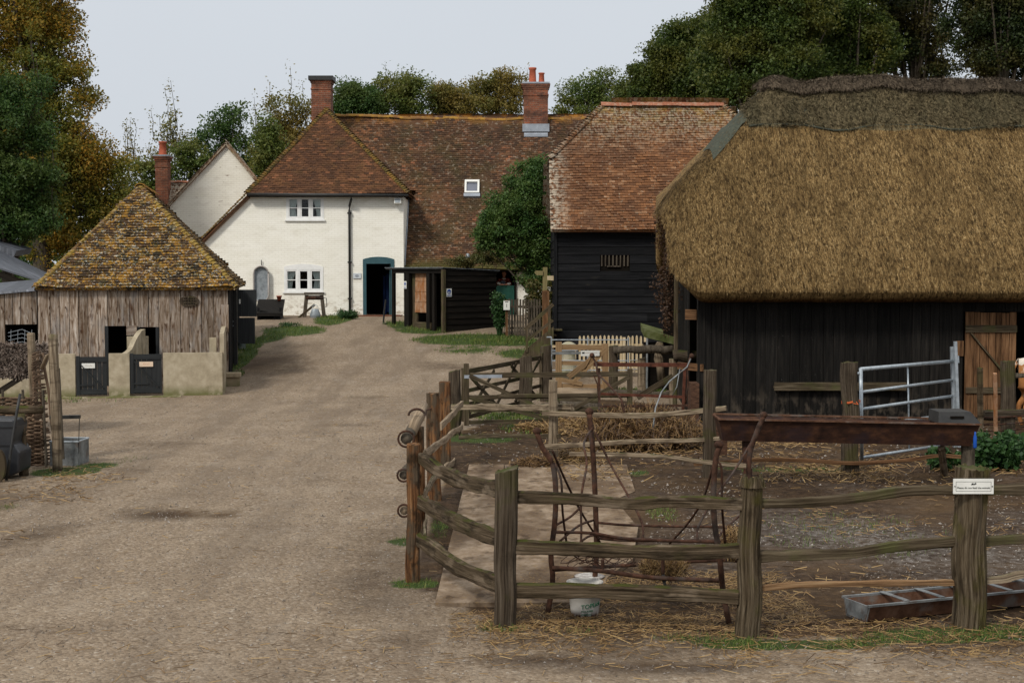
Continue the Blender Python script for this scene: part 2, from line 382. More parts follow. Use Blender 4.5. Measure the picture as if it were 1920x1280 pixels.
M['black_paint'] = mk('black_paint', [(.008, .009, .01), (.014, .016, .017), (.024, .027, .028)], W, 1.2, 6, coord='uv', rough=.5, spec=.35, bstr=.3, bdist=.004)
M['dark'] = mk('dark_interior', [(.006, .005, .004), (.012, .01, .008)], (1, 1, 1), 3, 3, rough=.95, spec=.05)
M['concrete'] = mk('rendered_concrete', [(.27, .225, .155), (.36, .305, .215), (.44, .38, .28)], (1, 1, 1), 5, 9, rough=.9, bstr=.35, bdist=.005, layers=[dict(col=(.13, .115, .08), scale=(3, 3, .6), ns=1.2, lo=.54, hi=.72, amt=.55), dict(col=(.10, .105, .028), ns=3.2, lo=.36, hi=.5, z=(.3, .03), amt=.95)])
M['slab'] = mk('dusty_concrete_slab', [(.12, .08, .05), (.22, .163, .112), (.32, .248, .18)], (1, .7, 1), 6, 9, rough=.9, bstr=.5, bdist=.012, layers=[dict(col=(.085, .055, .034), scale=(.7, .4, 1), ns=1.5, det=9, lo=.46, hi=.58, amt=.8), dict(col=(.05, .032, .02), scale=(.8, .5, 1), ns=6, det=8, lo=.56, hi=.64, amt=.7), dict(col=(.2, .13, .06), scale=(1, 1, 1), ns=24, det=4, lo=.57, hi=.64, amt=.6)])
M['stone'] = mk('mossy_stone', [(.2, .16, .1), (.36, .29, .2)], (1, 1, 1), 8, 6, bstr=.6, bdist=.01, layers=[dict(col=(.08, .085, .02), ns=4, lo=.4, hi=.55, z=(.35, .1), amt=.8)])
M['staddle'] = mk('staddle_stone', [(.26, .24, .17), (.4, .37, .28)], (1, 1, 1), 7, 6, bstr=.5, bdist=.01, layers=[dict(col=(.2, .2, .1), ns=5, lo=.5, hi=.6, amt=.5)])
M['white_wood'] = mk('white_window_paint', [(.7, .7, .68), (.8, .8, .78)], (1, 1, 1), 6, 3, rough=.5, bstr=.05, bdist=.001)
M['teal'] = mk('teal_door_paint', [(.03, .075, .09), (.045, .1, .115)], (1, 1, 1), 4, 4, rough=.5, bstr=.1, bdist=.002)
M['green_door'] = mk('green_door_paint', [(.01, .05, .036), (.016, .07, .05)], (1, 1, 1), 4, 4, rough=.5, bstr=.1, bdist=.002)
M['iron'] = mk('black_cast_iron', [(.012, .012, .012), (.025, .024, .022)], (1, 1, 1), 8, 4, rough=.5, spec=.4, bstr=.1, bdist=.002)
M['lead'] = mk('grey_lead', [(.22, .24, .27), (.34, .37, .41)], (1, 1, 1), 5, 5, rough=.6, spec=.4, bstr=.2, bdist=.004)
M['fascia'] = mk('dark_fascia', [(.012, .01, .008), (.03, .024, .018)], W, 1, 4, coord='uv')
M['verge'] = mk('verge_mortar', [(.2, .12, .075), (.33, .23, .16)], (1, 1, 1), 6, 5)
M['terracotta'] = mk('terracotta', [(.28, .07, .035), (.42, .12, .07)], (1, 1, 1), 6, 5, bstr=.1, bdist=.003, layers=[dict(col=(.03, .02, .018), ns=2, lo=.6, hi=.75, amt=.5)])
M['tin'] = mk('old_zinc_bath', [(.16, .18, .19), (.25, .28, .3), (.33, .36, .38)], (1, 1, 1), 7, 6, rough=.5, metal=.3, spec=.4, bstr=.1, bdist=.003)
M['tin_rim'] = mk('zinc_rim', [(.3, .27, .25), (.42, .39, .36)], (1, 1, 1), 9, 5, rough=.5, metal=.3)
M['sheet'] = mk('grey_tin_sheet', [(.04, .044, .052), (.09, .097, .115), (.2, .21, .24)], (.6, 9, 9), 1.4, 7, coord='uv', rough=.5, metal=.1, spec=.4, bstr=.4, bdist=.01, island=.2)
M['sign_white'] = mk('sign_white', [(.62, .62, .58), (.7, .7, .66)], (1, 1, 1), 7, 3, rough=.5)
M['sign_pink'] = mk('sign_cream', [(.62, .46, .34), (.7, .56, .42)], (1, 1, 1), 12, 3, rough=.5)
M['sign_ink'] = mk('sign_ink', [(.03, .035, .03), (.05, .055, .05)], rough=.6)
M['sign_ink_soft'] = mk('sign_ink_faded', [(.35, .3, .26), (.42, .36, .3)], rough=.6)
M['sign_ink_red'] = mk('sign_ink_reddish', [(.5, .22, .12), (.55, .28, .16)], rough=.6)
M['sign_blue'] = mk('sign_blue', [(.02, .06, .25), (.03, .08, .32)], rough=.5)
M['sign_green'] = mk('lettering_green', [(.0, .09, .04), (.01, .12, .055)], rough=.5)
M['plastic_white'] = mk('dirty_white_plastic', [(.38, .36, .32), (.5, .48, .44), (.58, .56, .52)], (1, 1, 1), 6, 6, rough=.45, bstr=.05, bdist=.002, layers=[dict(col=(.06, .022, .014), scale=(8, 8, 2), ns=3, lo=.42, hi=.5, z=(.07, .02), amt=1.0)])
M['plastic_blue'] = mk('blue_bottle', [(.01, .06, .3), (.02, .1, .4)], rough=.3)
M['black_plastic'] = mk('black_plastic', [(.012, .013, .016), (.03, .032, .036)], (1, 1, 1), 5, 4, rough=.35, spec=.5, bstr=.2, bdist=.01)
M['wattle'] = mk('wattle_hazel', [(.05, .03, .02), (.13, .085, .055), (.22, .16, .11)], (2, 9, 9), 1.5, 6, coord='uv', island=.45, bstr=.5, bdist=.005)
M['skin'] = mk('skin', [(.32, .15, .1), (.4, .2, .13)], rough=.6)
M['cloth_red'] = mk('red_cloth', [(.12, .015, .012), (.18, .025, .018)], ns=9, rough=.9)
M['cloth_blue'] = mk('grey_blue_cloth', [(.11, .13, .16), (.18, .2, .24)], ns=9, rough=.9)
M['cloth_white'] = mk('white_cloth', [(.6, .57, .52), (.68, .65, .6)], ns=9, rough=.9)
M['cloth_dark'] = mk('dark_cloth', [(.03, .028, .026), (.05, .045, .04)], ns=9, rough=.9)
M['hair'] = mk('brown_hair', [(.035, .016, .009), (.06, .03, .015)], ns=20, rough=.7)
M['cow'] = mk('brown_and_white_hide', [(.24, .1, .035), (.36, .16, .055)], (1, 1, 1), 3, 4, rough=.8, layers=[dict(col=(.62, .56, .48), ns=1.1, lo=.5, hi=.53, z=(.95, 1.2), amt=1), dict(col=(.6, .54, .46), ns=1.7, lo=.54, hi=.57, amt=1)])
M['curtain'] = mk('grey_net_curtain', [(.62, .64, .64), (.74, .75, .74)], (20, 20, .5), 1, 3, rough=.9)
M['brick_floor'] = mk('red_brick_apron', [(.12, .05, .03), (.2, .095, .06)], (1, 1, 1), 8, 5, bstr=.3, bdist=.01)
M['orange_board'] = mk('raw_board', [(.22, .1, .045), (.34, .2, .12), (.4, .28, .19)], (1, 1, 1), 4, 6, .4, layers=[dict(col=(.26, .09, .02), scale=(4, 4, 1), ns=1.5, lo=.5, hi=.6, amt=.7)])
M['bark'] = mk('tree_bark', [(.03, .024, .018), (.08, .065, .048), (.12, .1, .075)], (6, 6, 1), 3, 7, bstr=.8, bdist=.03)
M['orange_cord'] = mk('orange_cord', [(.5, .1, .03), (.6, .14, .05)])
M['dry_wood'] = mk('driftwood_grey', [(.1, .075, .05), (.24, .18, .12), (.36, .28, .2)], W, 1.3, 7, .4, coord='uv', bstr=.8, bdist=.01)
M['wood_beige'] = mk('beige_sign_post', [(.14, .12, .05), (.24, .2, .1)], W, 1.3, 6, coord='uv', bstr=.4, bdist=.005)

def glass_mat():
    t = NT('window_glass'); tr = t.n('ShaderNodeBsdfTransparent'); tr.inputs[0].default_value = (.9, .93, .92, 1)
    gl = t.n('ShaderNodeBsdfGlossy'); gl.inputs['Roughness'].default_value = .03; gl.inputs['Color'].default_value = (.8, .8, .8, 1)
    f = t.n('ShaderNodeFresnel'); f.inputs[0].default_value = 1.35; mx = t.n('ShaderNodeMixShader'); t.l(f.outputs[0], mx.inputs[0]); t.l(tr.outputs[0], mx.inputs[1]); t.l(gl.outputs[0], mx.inputs[2])
    t.l(mx.outputs[0], t.out.inputs['Surface']); return t.m
M['glass'] = glass_mat()
def brick_mat(name, brick, mortar, paint=None, flat=False, bw=.225, rh=.075):
    t = NT(name); g = t.n('ShaderNodeNewGeometry'); sx = t.n('ShaderNodeSeparateXYZ'); t.l(g.outputs['Position'], sx.inputs[0])
    cx = t.n('ShaderNodeCombineXYZ'); t.l(t.math('ADD', sx.outputs['X'], sx.outputs['Y']), cx.inputs[0]); 
    wv = t.noise(t.coord('pos', (1, 1, 1)), .8, 2); t.l(t.math('ADD', sx.outputs['Z'], t.math('MULTIPLY', wv, .06)), cx.inputs[1])
    b = t.n('ShaderNodeTexBrick'); t.l(cx.outputs[0], b.inputs['Vector']); b.inputs['Scale'].default_value = 1; b.inputs['Brick Width'].default_value = bw; b.inputs['Row Height'].default_value = rh
    b.inputs['Mortar Size'].default_value = .008; b.inputs['Mortar Smooth'].default_value = .4
    for i, c in enumerate((brick[0], brick[1], mortar)): b.inputs[('Color1', 'Color2', 'Mortar')[i]].default_value = (*c, 1)
    n1 = t.noise(t.coord('pos', (1, 1, 1)), 7, 8, .7); n2 = t.noise(t.coord('pos', (1, 1, 2)), 1.3, 6, .6)
    hgt = t.math('ADD', t.math('MULTIPLY', b.outputs['Fac'], -.6), t.math('MULTIPLY', n1, .9))
    if paint:
        # limewash over brick, flaked off in spots so that the brick shows
        nz = t.noise(t.coord('pos', (1, 1, 2.2)), 2.3, 3, .5)
        c = t.ramp(n2, [(.3, paint[0]), (.7, paint[1])]); c = t.mix(t.math('MULTIPLY', b.outputs['Fac'], .3), c, paint[2])
        c = t.mix(t.math('MULTIPLY', t.ramp(nz, [(.3, 1.0), (.48, 0.0)]), .22), c, paint[2])
        f = t.ramp(t.noise(t.coord('pos', (1, 1, 3)), 2.7, 6, .65), [(paint[3], 0.0), (paint[3] + .02, 1.0)])
        c = t.mix(f, c, t.mix(b.outputs['Fac'], (.22, .13, .085), (.3, .25, .2)))
        sz = t.n('ShaderNodeMapRange'); sz.inputs[1].default_value = 2.3; sz.inputs[2].default_value = 1.3; t.l(sx.outputs['Z'], sz.inputs[0])
        if paint[4]:
            ff = t.ramp(t.noise(t.coord('pos', (1, 1, 2.4)), 3.1, 6, .7), [(.5, 0.0), (.6, 1.0)])
            c = t.mix(t.math('MULTIPLY', t.math('MULTIPLY', ff, sz.outputs[0]), .8), c, (.3, .22, .13))
    else:
        c = t.mix(t.ramp(n2, [(.36, 0.0), (.62, 1.0)]), b.outputs['Color'], (.045, .028, .022)); c = t.mix(.3, c, t.ramp(n1, [(.35, (.04, .02, .014)), (.65, (.34, .13, .06))]))
    t.prin(c, .85, 0, .2, hgt, .5, .012); return t.m
M['limewash'] = brick_mat('cream_limewashed_brick', ((.6, .6, .6), (.6, .6, .6)), (.4, .4, .4), ((.80, .775, .68), (.88, .86, .785), (.52, .48, .38), .72, True))
M['limewash_old'] = brick_mat('grey_limewashed_brick', ((.6, .6, .6), (.6, .6, .6)), (.4, .4, .4), ((.77, .735, .625), (.86, .83, .735), (.42, .37, .29), .66, False))
M['brick'] = brick_mat('old_red_brick', ((.36, .1, .045), (.13, .045, .03)), (.3, .23, .17))
M['brick_dark'] = mk('dirty_brick', [(.03, .018, .012), (.075, .04, .026), (.13, .07, .042)], (2, 2, 9), 5, 7, bstr=.6, bdist=.01)

def tile_mat(name, ramp, lichens, bigdark=None, zl=None):
    """clay tiles: one hue per tile, then lichens: (colour, noise scale, lo, hi, amount)"""
    t = NT(name); g = t.n('ShaderNodeNewGeometry'); c = t.ramp(g.outputs['Random Per Island'], ramp)
    n0 = t.noise(t.coord('pos'), 24, 5, .7); c = t.mix(t.ramp(n0, [(.3, .5), (.7, 0.0)]), c, (.02, .014, .01))
    if bigdark: c = t.mix(t.math('MULTIPLY', t.ramp(t.noise(t.coord('pos', (1, 1, .6)), bigdark[1], 5, .65), [(.4, 0.0), (.62, 1.0)]), bigdark[2]), c, bigdark[0])
    for L in lichens:
        col, ns, lo, hi, am = L[:5]
        nn = t.noise(t.coord('pos', L[6] if len(L) > 6 else (1, 1, 1)), ns, 5, .65)
        ri = t.math('ADD', nn, t.math('MULTIPLY', g.outputs['Random Per Island'], .1 if 'stable' in name or 'lichen' in name else .06))
        m = t.math('MULTIPLY', t.ramp(ri, [(lo, 0.0), (hi, 1.0)]), am)
        if len(L) > 5 and L[5]:
            sx = t.n('ShaderNodeSeparateXYZ'); t.l(g.outputs['Position'], sx.inputs[0]); mr = t.n('ShaderNodeMapRange'); mr.inputs[1].default_value = L[5][0]; mr.inputs[2].default_value = L[5][1]
            t.l(sx.outputs[L[5][2]], mr.inputs[0]); m = t.math('MULTIPLY', m, mr.outputs[0])
        c = t.mix(m, c, col)
    t.prin(c, .85, 0, .2, n0, .5, .006); return t.m
M['tile_main'] = tile_mat('brown_clay_tiles', [(0, (.055, .029, .015)), (.4, (.108, .05, .023)), (.8, (.165, .076, .033)), (.96, (.23, .092, .038)), (1, (.33, .12, .055))],
    [((.05, .04, .014), 1.1, .5, .72, .7), ((.24, .2, .15), 8, .6, .67, .55), ((.3, .13, .02), 2.2, .5, .6, .9, (8.6, 9.05, 'Z')), ((.06, .055, .012), 2.4, .35, .5, .9, (3.5, 3.1, 'Z'))], ((.03, .018, .012), .45, .6))
M['tile_wing'] = tile_mat('warm_brown_clay_tiles', [(0, (.065, .03, .014)), (.5, (.125, .053, .022)), (.9, (.17, .074, .029)), (1, (.28, .11, .05))],
    [((.045, .032, .012), 1.3, .55, .75, .5), ((.2, .17, .13), 6, .7, .75, .5)], ((.045, .02, .012), .6, .5))
M['tile_hip'] = tile_mat('mossy_hip_tiles', [(0, (.08, .045, .02)), (.6, (.14, .085, .035)), (1, (.22, .13, .06))], [((.2, .11, .02), 5, .45, .55, .8), ((.05, .05, .015), 6, .5, .6, .7)])
M['tile_orange'] = tile_mat('orange_lichened_ridge', [(0, (.2, .085, .03)), (1, (.34, .16, .05))], [((.34, .19, .03), 5, .45, .55, .8), ((.12, .06, .03), 3, .5, .6, .6)])
M['tile_barn'] = tile_mat('red_clay_tiles', [(0, (.115, .05, .022)), (.5, (.21, .088, .034)), (.9, (.28, .125, .05)), (1, (.38, .2, .1))],
    [((.07, .035, .02), 1.0, .5, .7, .6), ((.3, .25, .18), 14, .64, .68, .7), ((.07, .035, .02), 1.6, .5, .66, .5), ((.36, .31, .23), 9, .5, .58, .75, (6.3, 7.9, 'Z'), (1.6, 1, .6)), ((.40, .35, .27), 9, .46, .56, .8, (1.7, 1.15, 'X')), ((.30, .18, .04), 2.6, .52, .62, .65, (7.2, 7.8, 'Z')), ((.1, .09, .03), 5, .52, .6, .5, (6.6, 7.9, 'Z'))])
M['tile_barn_ridge'] = tile_mat('new_ridge_tiles', [(0, (.36, .13, .07)), (1, (.46, .2, .12))], [((.4, .32, .24), 8, .55, .65, .5)])
M['tile_stable'] = tile_mat('lichen_covered_tiles', [(0, (.055, .03, .014)), (.5, (.105, .055, .024)), (.93, (.15, .08, .035)), (1, (.36, .13, .07))],
    [((.018, .015, .009), 2.2, .47, .62, .9), ((.25, .125, .018), 4.5, .565, .64, .85), ((.33, .18, .02), 13, .6, .65, .85), ((.36, .35, .3), 21, .635, .655, .9), ((.06, .055, .02), 8, .6, .66, .6)])
M['tile_stable_side'] = tile_mat('yellow_lichened_hip_tiles', [(0, (.13, .07, .03)), (1, (.2, .11, .05))], [((.24, .16, .03), 5, .45, .56, .9), ((.25, .22, .17), 9, .6, .66, .6)])

def leaf_mat(name, cols, clump=None, ns=1.2, trans=.3):
    """leaves: hue differs leaf by leaf, and from branch to branch"""
    t = NT(name); g = t.n('ShaderNodeNewGeometry'); c = t.ramp(g.outputs['Random Per Island'], [(i / (len(cols) - 1), k) for i, k in enumerate(cols)])
    if clump: c = t.mix(t.math('MULTIPLY', t.ramp(t.noise(t.coord('pos'), ns, 3), [(.42, 0.0), (.6, 1.0)]), .75), c, t.ramp(g.outputs['Random Per Island'], [(0, clump[0]), (1, clump[1])]))
    d = t.n('ShaderNodeBsdfPrincipled'); d.inputs['Roughness'].default_value = .55; d.inputs['Specular IOR Level'].default_value = .3; t.l(c, d.inputs['Base Color'])
    tr = t.n('ShaderNodeBsdfTranslucent'); t.l(c, tr.inputs[0]); mx = t.n('ShaderNodeMixShader'); mx.inputs[0].default_value = trans
    t.l(d.outputs[0], mx.inputs[1]); t.l(tr.outputs[0], mx.inputs[2]); t.l(mx.outputs[0], t.out.inputs['Surface']); return t.m
M['leaf_autumn'] = leaf_mat('autumn_leaves', [(.11, .11, .018), (.2, .16, .022), (.33, .2, .028), (.48, .25, .03)], ((.08, .12, .02), (.17, .2, .035)), .45, .45)
M['leaf_dark'] = leaf_mat('dark_green_leaves', [(.022, .055, .014), (.045, .095, .02), (.08, .135, .03)], ((.065, .095, .018), (.11, .14, .03)), .8, .4)
M['leaf_mid'] = leaf_mat('green_leaves', [(.045, .08, .015), (.085, .13, .024), (.14, .175, .04)], ((.11, .12, .02), (.19, .17, .035)), .5, .4)
M['leaf_olive'] = leaf_mat('olive_leaves', [(.08, .09, .02), (.14, .14, .03), (.22, .18, .045)], ((.19, .135, .025), (.26, .175, .04)), .6, .4)
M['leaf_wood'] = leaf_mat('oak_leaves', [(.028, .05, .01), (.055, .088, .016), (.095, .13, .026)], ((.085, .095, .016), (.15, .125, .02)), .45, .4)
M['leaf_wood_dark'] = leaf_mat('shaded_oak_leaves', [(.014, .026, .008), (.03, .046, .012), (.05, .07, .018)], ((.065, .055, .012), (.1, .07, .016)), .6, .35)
M['leaf_laurel'] = leaf_mat('laurel_leaves', [(.022, .06, .014), (.045, .1, .02), (.085, .15, .035)], ((.07, .12, .022), (.12, .17, .04)), 1.5, .35)
M['leaf_nettle'] = leaf_mat('nettle_leaves', [(.015, .045, .012), (.03, .075, .018), (.05, .11, .03)])
M['leaf_brown'] = leaf_mat('dead_leaves', [(.05, .026, .014), (.1, .055, .03)])
M['leaf_vine'] = leaf_mat('climber_leaves', [(.05, .05, .012), (.1, .085, .022), (.13, .1, .03)], ((.04, .06, .014), (.07, .09, .02)), 1.5)
M['grass'] = leaf_mat('grass_blades', [(.045, .085, .014), (.08, .14, .022), (.13, .18, .035), (.2, .19, .06)], None, 1, .2)
M['straw'] = leaf_mat('straw_stalks', [(.05, .027, .011), (.13, .072, .026), (.22, .13, .046), (.36, .24, .1)], None, 1, .1)
M['straw_dark'] = leaf_mat('old_hay_stalks', [(.03, .015, .007), (.075, .038, .014), (.14, .078, .028), (.26, .16, .065)], None, 1, .1)
def thatch_mat(name, cols, dark, ns=(.9, .9, .9)):
    t = NT(name); g = t.n('ShaderNodeNewGeometry'); fn = t.noise(t.coord('pos', (1, .45, .45)), 42, 4, .7); c = t.ramp(t.math('ADD', t.math('MULTIPLY', g.outputs['Random Per Island'], .55), t.math('MULTIPLY', t.math('SUBTRACT', fn, .36), 1.5)), [(i / (len(cols) - 1), k) for i, k in enumerate(cols)])
    n1 = t.noise(t.coord('pos', (1.5, .45, .45)), 1.1, 8, .75); n2 = t.noise(t.coord('pos', (8, 2.4, 2.4)), 2.6, 8, .82)
    c = t.mix(t.math('MULTIPLY', t.ramp(n1, [(.46, 0.0), (.6, 1.0)]), .6), c, dark); c = t.mix(t.math('MULTIPLY', t.ramp(n2, [(.41, 1.0), (.52, 0.0)]), .88), c, (dark[0] * .25, dark[1] * .22, dark[2] * .2))
    t.prin(c, .9, 0, .12, n2, .8, .03); return t.m
M['thatch'] = thatch_mat('wheat_reed_thatch', [(.032, .018, .007), (.14, .083, .031), (.29, .19, .078), (.60, .44, .225)], (.08, .05, .019))
M['thatch_net'] = thatch_mat('netted_ridge_thatch', [(.08, .062, .033), (.155, .122, .066), (.24, .19, .105), (.4, .32, .19)], (.085, .078, .045))
M['thatch_cap'] = thatch_mat('ridge_roll_thatch', [(.07, .055, .04), (.125, .095, .065), (.19, .145, .1), (.26, .2, .14)], (.07, .055, .04))
M['thatch_grey'] = thatch_mat('grey_brushwood_thatch', [(.09, .065, .05), (.19, .145, .115), (.32, .26, .215), (.44, .37, .31)], (.1, .07, .055))
M['net'] = mk('green_roof_net', [(.04, .045, .035), (.075, .08, .06)], (1, 1, 1), 20, 5, rough=.9)
# ------------------------------------------------------------------ light and sky
w = bpy.data.worlds.new('World'); SC.world = w; w.use_nodes = True; nt = w.node_tree; nt.nodes.clear()
def wn(t): return nt.nodes.new(t)
SUN_AZ, SUN_EL = math.radians(215), math.radians(42)       # behind the camera, to its left (clockwise from +Y)
sky = wn('ShaderNodeTexSky'); sky.sky_type = 'NISHITA'; sky.sun_disc = False; sky.sun_elevation = SUN_EL; sky.sun_rotation = SUN_AZ
sky.air_density = 1.0; sky.dust_density = 3.0
tc = wn('ShaderNodeTexCoord'); sp = wn('ShaderNodeSeparateXYZ'); nt.links.new(tc.outputs['Generated'], sp.inputs[0])
rp = wn('ShaderNodeValToRGB'); e = rp.color_ramp.elements
e[0].position = 0.0; e[0].color = (.655, .69, .735, 1); e[1].position = 1.0; e[1].color = (1.15, 1.16, 1.17, 1)
for p_, c_ in ((.08, (.665, .705, .76)), (.2, (.69, .73, .78)), (.45, (.86, .89, .92))):
    k_ = e.new(p_); k_.color = (*c_, 1)
nt.links.new(sp.outputs['Z'], rp.inputs['Fac'])
cl = wn('ShaderNodeTexNoise'); cl.inputs['Scale'].default_value = 2.2; cl.inputs['Detail'].default_value = 4; nt.links.new(tc.outputs['Generated'], cl.inputs['Vector'])
cm = wn('ShaderNodeMapRange'); cm.inputs[3].default_value = 9.4; cm.inputs[4].default_value = 10.6; nt.links.new(cl.outputs['Fac'], cm.inputs[0])
mu = wn('ShaderNodeVectorMath'); mu.operation = 'SCALE'; nt.links.new(rp.outputs['Color'], mu.inputs[0]); nt.links.new(cm.outputs[0], mu.inputs['Scale'])
mx = wn('ShaderNodeMixRGB'); mx.inputs[0].default_value = .93; nt.links.new(sky.outputs[0], mx.inputs[1]); nt.links.new(mu.outputs[0], mx.inputs[2])
bg = wn('ShaderNodeBackground'); bg.inputs['Strength'].default_value = .1; nt.links.new(mx.outputs[0], bg.inputs[0])
wo = wn('ShaderNodeOutputWorld'); nt.links.new(bg.outputs[0], wo.inputs[0])
sd = bpy.data.lights.new('sun', 'SUN'); sd.energy = 2.4; sd.angle = math.radians(10); sd.color = (1, .95, .87)
so = bpy.data.objects.new('sun', sd); COL.objects.link(so)
dv = V3((math.sin(SUN_AZ) * math.cos(SUN_EL), math.cos(SUN_AZ) * math.cos(SUN_EL), math.sin(SUN_EL)))
so.rotation_euler = dv.to_track_quat('Z', 'Y').to_euler(); so.location = (-10, -10, 20)

# ------------------------------------------------------------------ ground
def in_poly(x, y, poly):
    r = np.zeros(np.shape(x), bool); n = len(poly)
    for i in range(n):
        x1, y1 = poly[i]; x2, y2 = poly[(i + 1) % n]
        c = ((y1 > y) != (y2 > y)) & (x < (x2 - x1) * (y - y1) / (y2 - y1 + 1e-12) + x1)
        r ^= c
    return r
def npnoise(x, y, f, seed, octv=4):
    r = np.zeros_like(x); a = 1.0; rs = np.random.default_rng(seed)
    for o in range(octv):
        for k in range(5):
            th = rs.uniform(0, 2 * PI); ph = rs.uniform(0, 2 * PI); r += a * np.sin((x * math.cos(th) + y * math.sin(th)) * f * rs.uniform(.7, 1.4) + ph) / 5
        f *= 2.1; a *= .62
    return r
PEN = [(-.1, 11.6), (-.95, 13.3), (-1.0, 18), (-1.05, 25.6), (.7, 31), (2.2, 32.5), (3.4, 31), (3.7, 28.2), (16, 28.2), (16, 11.6), (5, 11.3), (2, 11.3)]
def smv(t): t = np.clip(t, 0, 1); return t * t * (3 - 2 * t)
def Gv(x, y):
    y0 = 31 + 4 * smv(x / 3.0)
    return 1.35 * smv((y - y0) / 19.0) + 0.01 * np.sin(x * .9 + y * .31) * smv((y - 4) / 10)
GRASS = [(775, 1095, 42, 9, 1.0), (752, 1015, 22, 8, .9), (830, 985, 20, 20, .5), (945, 1176, 46, 9, .9), (1080, 1185, 60, 8, .3), (1400, 1206, 95, 12, 1.0), (1300, 1196, 70, 8, .5), (1560, 1206, 120, 9, .8), (1760, 1192, 130, 14, 1.0),
         (1885, 1186, 60, 15, 1.0), (448, 676, 22, 24, 1.0), (436, 708, 14, 14, .9), (460, 648, 30, 10, .9), (550, 620, 56, 9, 1.0), (505, 634, 26, 7, .9), (632, 596, 34, 7, 1.0), (800, 618, 56, 7, 1.0), (770, 612, 40, 5, .9),
         (890, 636, 110, 10, 1.0), (960, 640, 60, 8, 1.0), (880, 656, 60, 8, .55), (985, 664, 40, 9, .8), (740, 606, 22, 4, .8), (120, 884, 60, 8, 1.0), (185, 872, 36, 6, .8), (240, 862, 30, 5, .3), (1192, 886, 24, 5, .8),
         (1200, 735, 45, 7, .8), (950, 780, 70, 8, .6), (900, 822, 70, 8, .7), (1000, 800, 60, 12, .5), (1500, 880, 150, 5, .55), (15, 950, 18, 6, .5), (1040, 745, 60, 8, .4), (1240, 960, 26, 16, .4), (1600, 1000, 160, 40, .12), (130, 752, 90, 3, .15)]
GE = []
for (px, py, rx, ry, d) in GRASS:
    c = GP(px, py); ex = (GP(px + rx, py) - c).length; ey = abs(GP(px, py - ry).y - GP(px, py + ry).y) / 2
    GE.append((c.x, c.y, ex, ey, d))
xs = np.concatenate([np.arange(-60, -16, 2.0), np.arange(-16, 12, .14), np.arange(12, 60, 2.0)]); ys = np.concatenate([np.arange(-6, 8, .5), np.arange(8, 36, .14), np.arange(36, 56, .3), np.arange(56, 260, 6.0)])
X, Y = np.meshgrid(xs, ys); Z = Gv(X, Y)
inpen = in_poly(X, Y, PEN)
rough = npnoise(X, Y, 2.2, 3); fine = npnoise(X, Y, 9.0, 5)
Z = Z + np.where(inpen, .02 * rough + .016 * fine - .01, .007 * rough + .004 * fine) * (Y < 60)
Z = Z - .03 * np.exp(-(((X + 4.1) / .7) ** 2 + ((Y - 16.9) / .5) ** 2))       # a shallow dip in the track
dist = np.sqrt(np.maximum(0, (X - 0) ** 2 + (Y - 40) ** 2)); Z = Z + np.maximum(0, dist - 90) * .03
gr = np.zeros_like(X)
for (cx, cy, ex, ey, d) in GE:
    q = ((X - cx) / (ex * 1.15)) ** 2 + ((Y - cy) / (ey * 1.15)) ** 2; gr = np.maximum(gr, d * np.clip(1.3 - q, 0, 1))
gr = np.clip(gr + .25 * fine * (gr > 0.02), 0, 1); gr = np.where(Y > 62, .9, gr); gr = np.where(np.abs(X) > 17, .8, gr)
mud = np.where(inpen, 1.0, 0.0)
mud = np.maximum(mud, np.clip((Y - 9.9) * .8, 0, 1) * (X > -.3) * (Y < 11.8) * np.clip(.55 + .4 * rough, 0, 1))
mud = np.maximum(mud, .7 * np.exp(-(((X + 6.6) / 1.6) ** 2 + ((Y - 38) / 2.6) ** 2)))        # dark soil beside the stable
mud = np.maximum(mud, .8 * np.exp(-(((X + 4.1) / .7) ** 2 + ((Y - 17.0) / .45) ** 2)))
mud = np.maximum(mud, .5 * np.exp(-(((X + 1.4) / .5) ** 2 + ((Y - 14) / 3.0) ** 2)))
mud = np.maximum(mud, .85 * np.exp(-(((X + 7.2) / 1.3) ** 2 + ((Y - 17.5) / 2.0) ** 2)))
mud = np.maximum(mud, .45 * np.exp(-(((X - .8) / 1.8) ** 2 + ((Y - 38) / 5.0) ** 2)))
for (px_, py_, rx_, ry_, am_) in ((420, 962, 60, 9, .8), (335, 832, 90, 7, .6), (620, 797, 60, 4, .45), (480, 690, 60, 18, .5), (560, 650, 70, 12, .35), (860, 690, 90, 14, .4), (700, 745, 120, 6, .3), (250, 1010, 120, 12, .3), (1000, 1235, 160, 16, .75), (1250, 1250, 260, 16, .7), (760, 1200, 90, 16, .35), (200, 880, 80, 10, .45), (60, 1000, 90, 26, .6), (520, 1120, 130, 10, .25), (180, 1180, 150, 12, .25), (640, 900, 120, 9, .25)):
    c_ = GP(px_, py_); ex_ = (GP(px_ + rx_, py_) - c_).length; ey_ = abs(GP(px_, py_ - ry_).y - GP(px_, py_ + ry_).y) / 2
    mud = np.maximum(mud, am_ * np.exp(-(((X - c_.x) / ex_) ** 2 + ((Y - c_.y) / ey_) ** 2) * .9 + .25 * rough))
mud = np.clip(mud + .2 * rough * (mud > .03), 0, 1)
stn = .6 * np.exp(-(((X - 3.6) / 1.6) ** 2 + ((Y - 15.6) / 1.6) ** 2)) + .45 * np.exp(-(((X - 5.2) / 1.6) ** 2 + ((Y - 14.2) / 1.4) ** 2)) + .6 * np.exp(-(((X - 4.4) / 4) ** 2 + ((Y - 9.9) / .9) ** 2))
stn = np.clip(stn + .2 * rough, 0, 1)
nx, ny = len(xs), len(ys)
co = np.stack([X, Y, Z], -1).reshape(-1, 3); idx = np.arange(nx * ny).reshape(ny, nx)
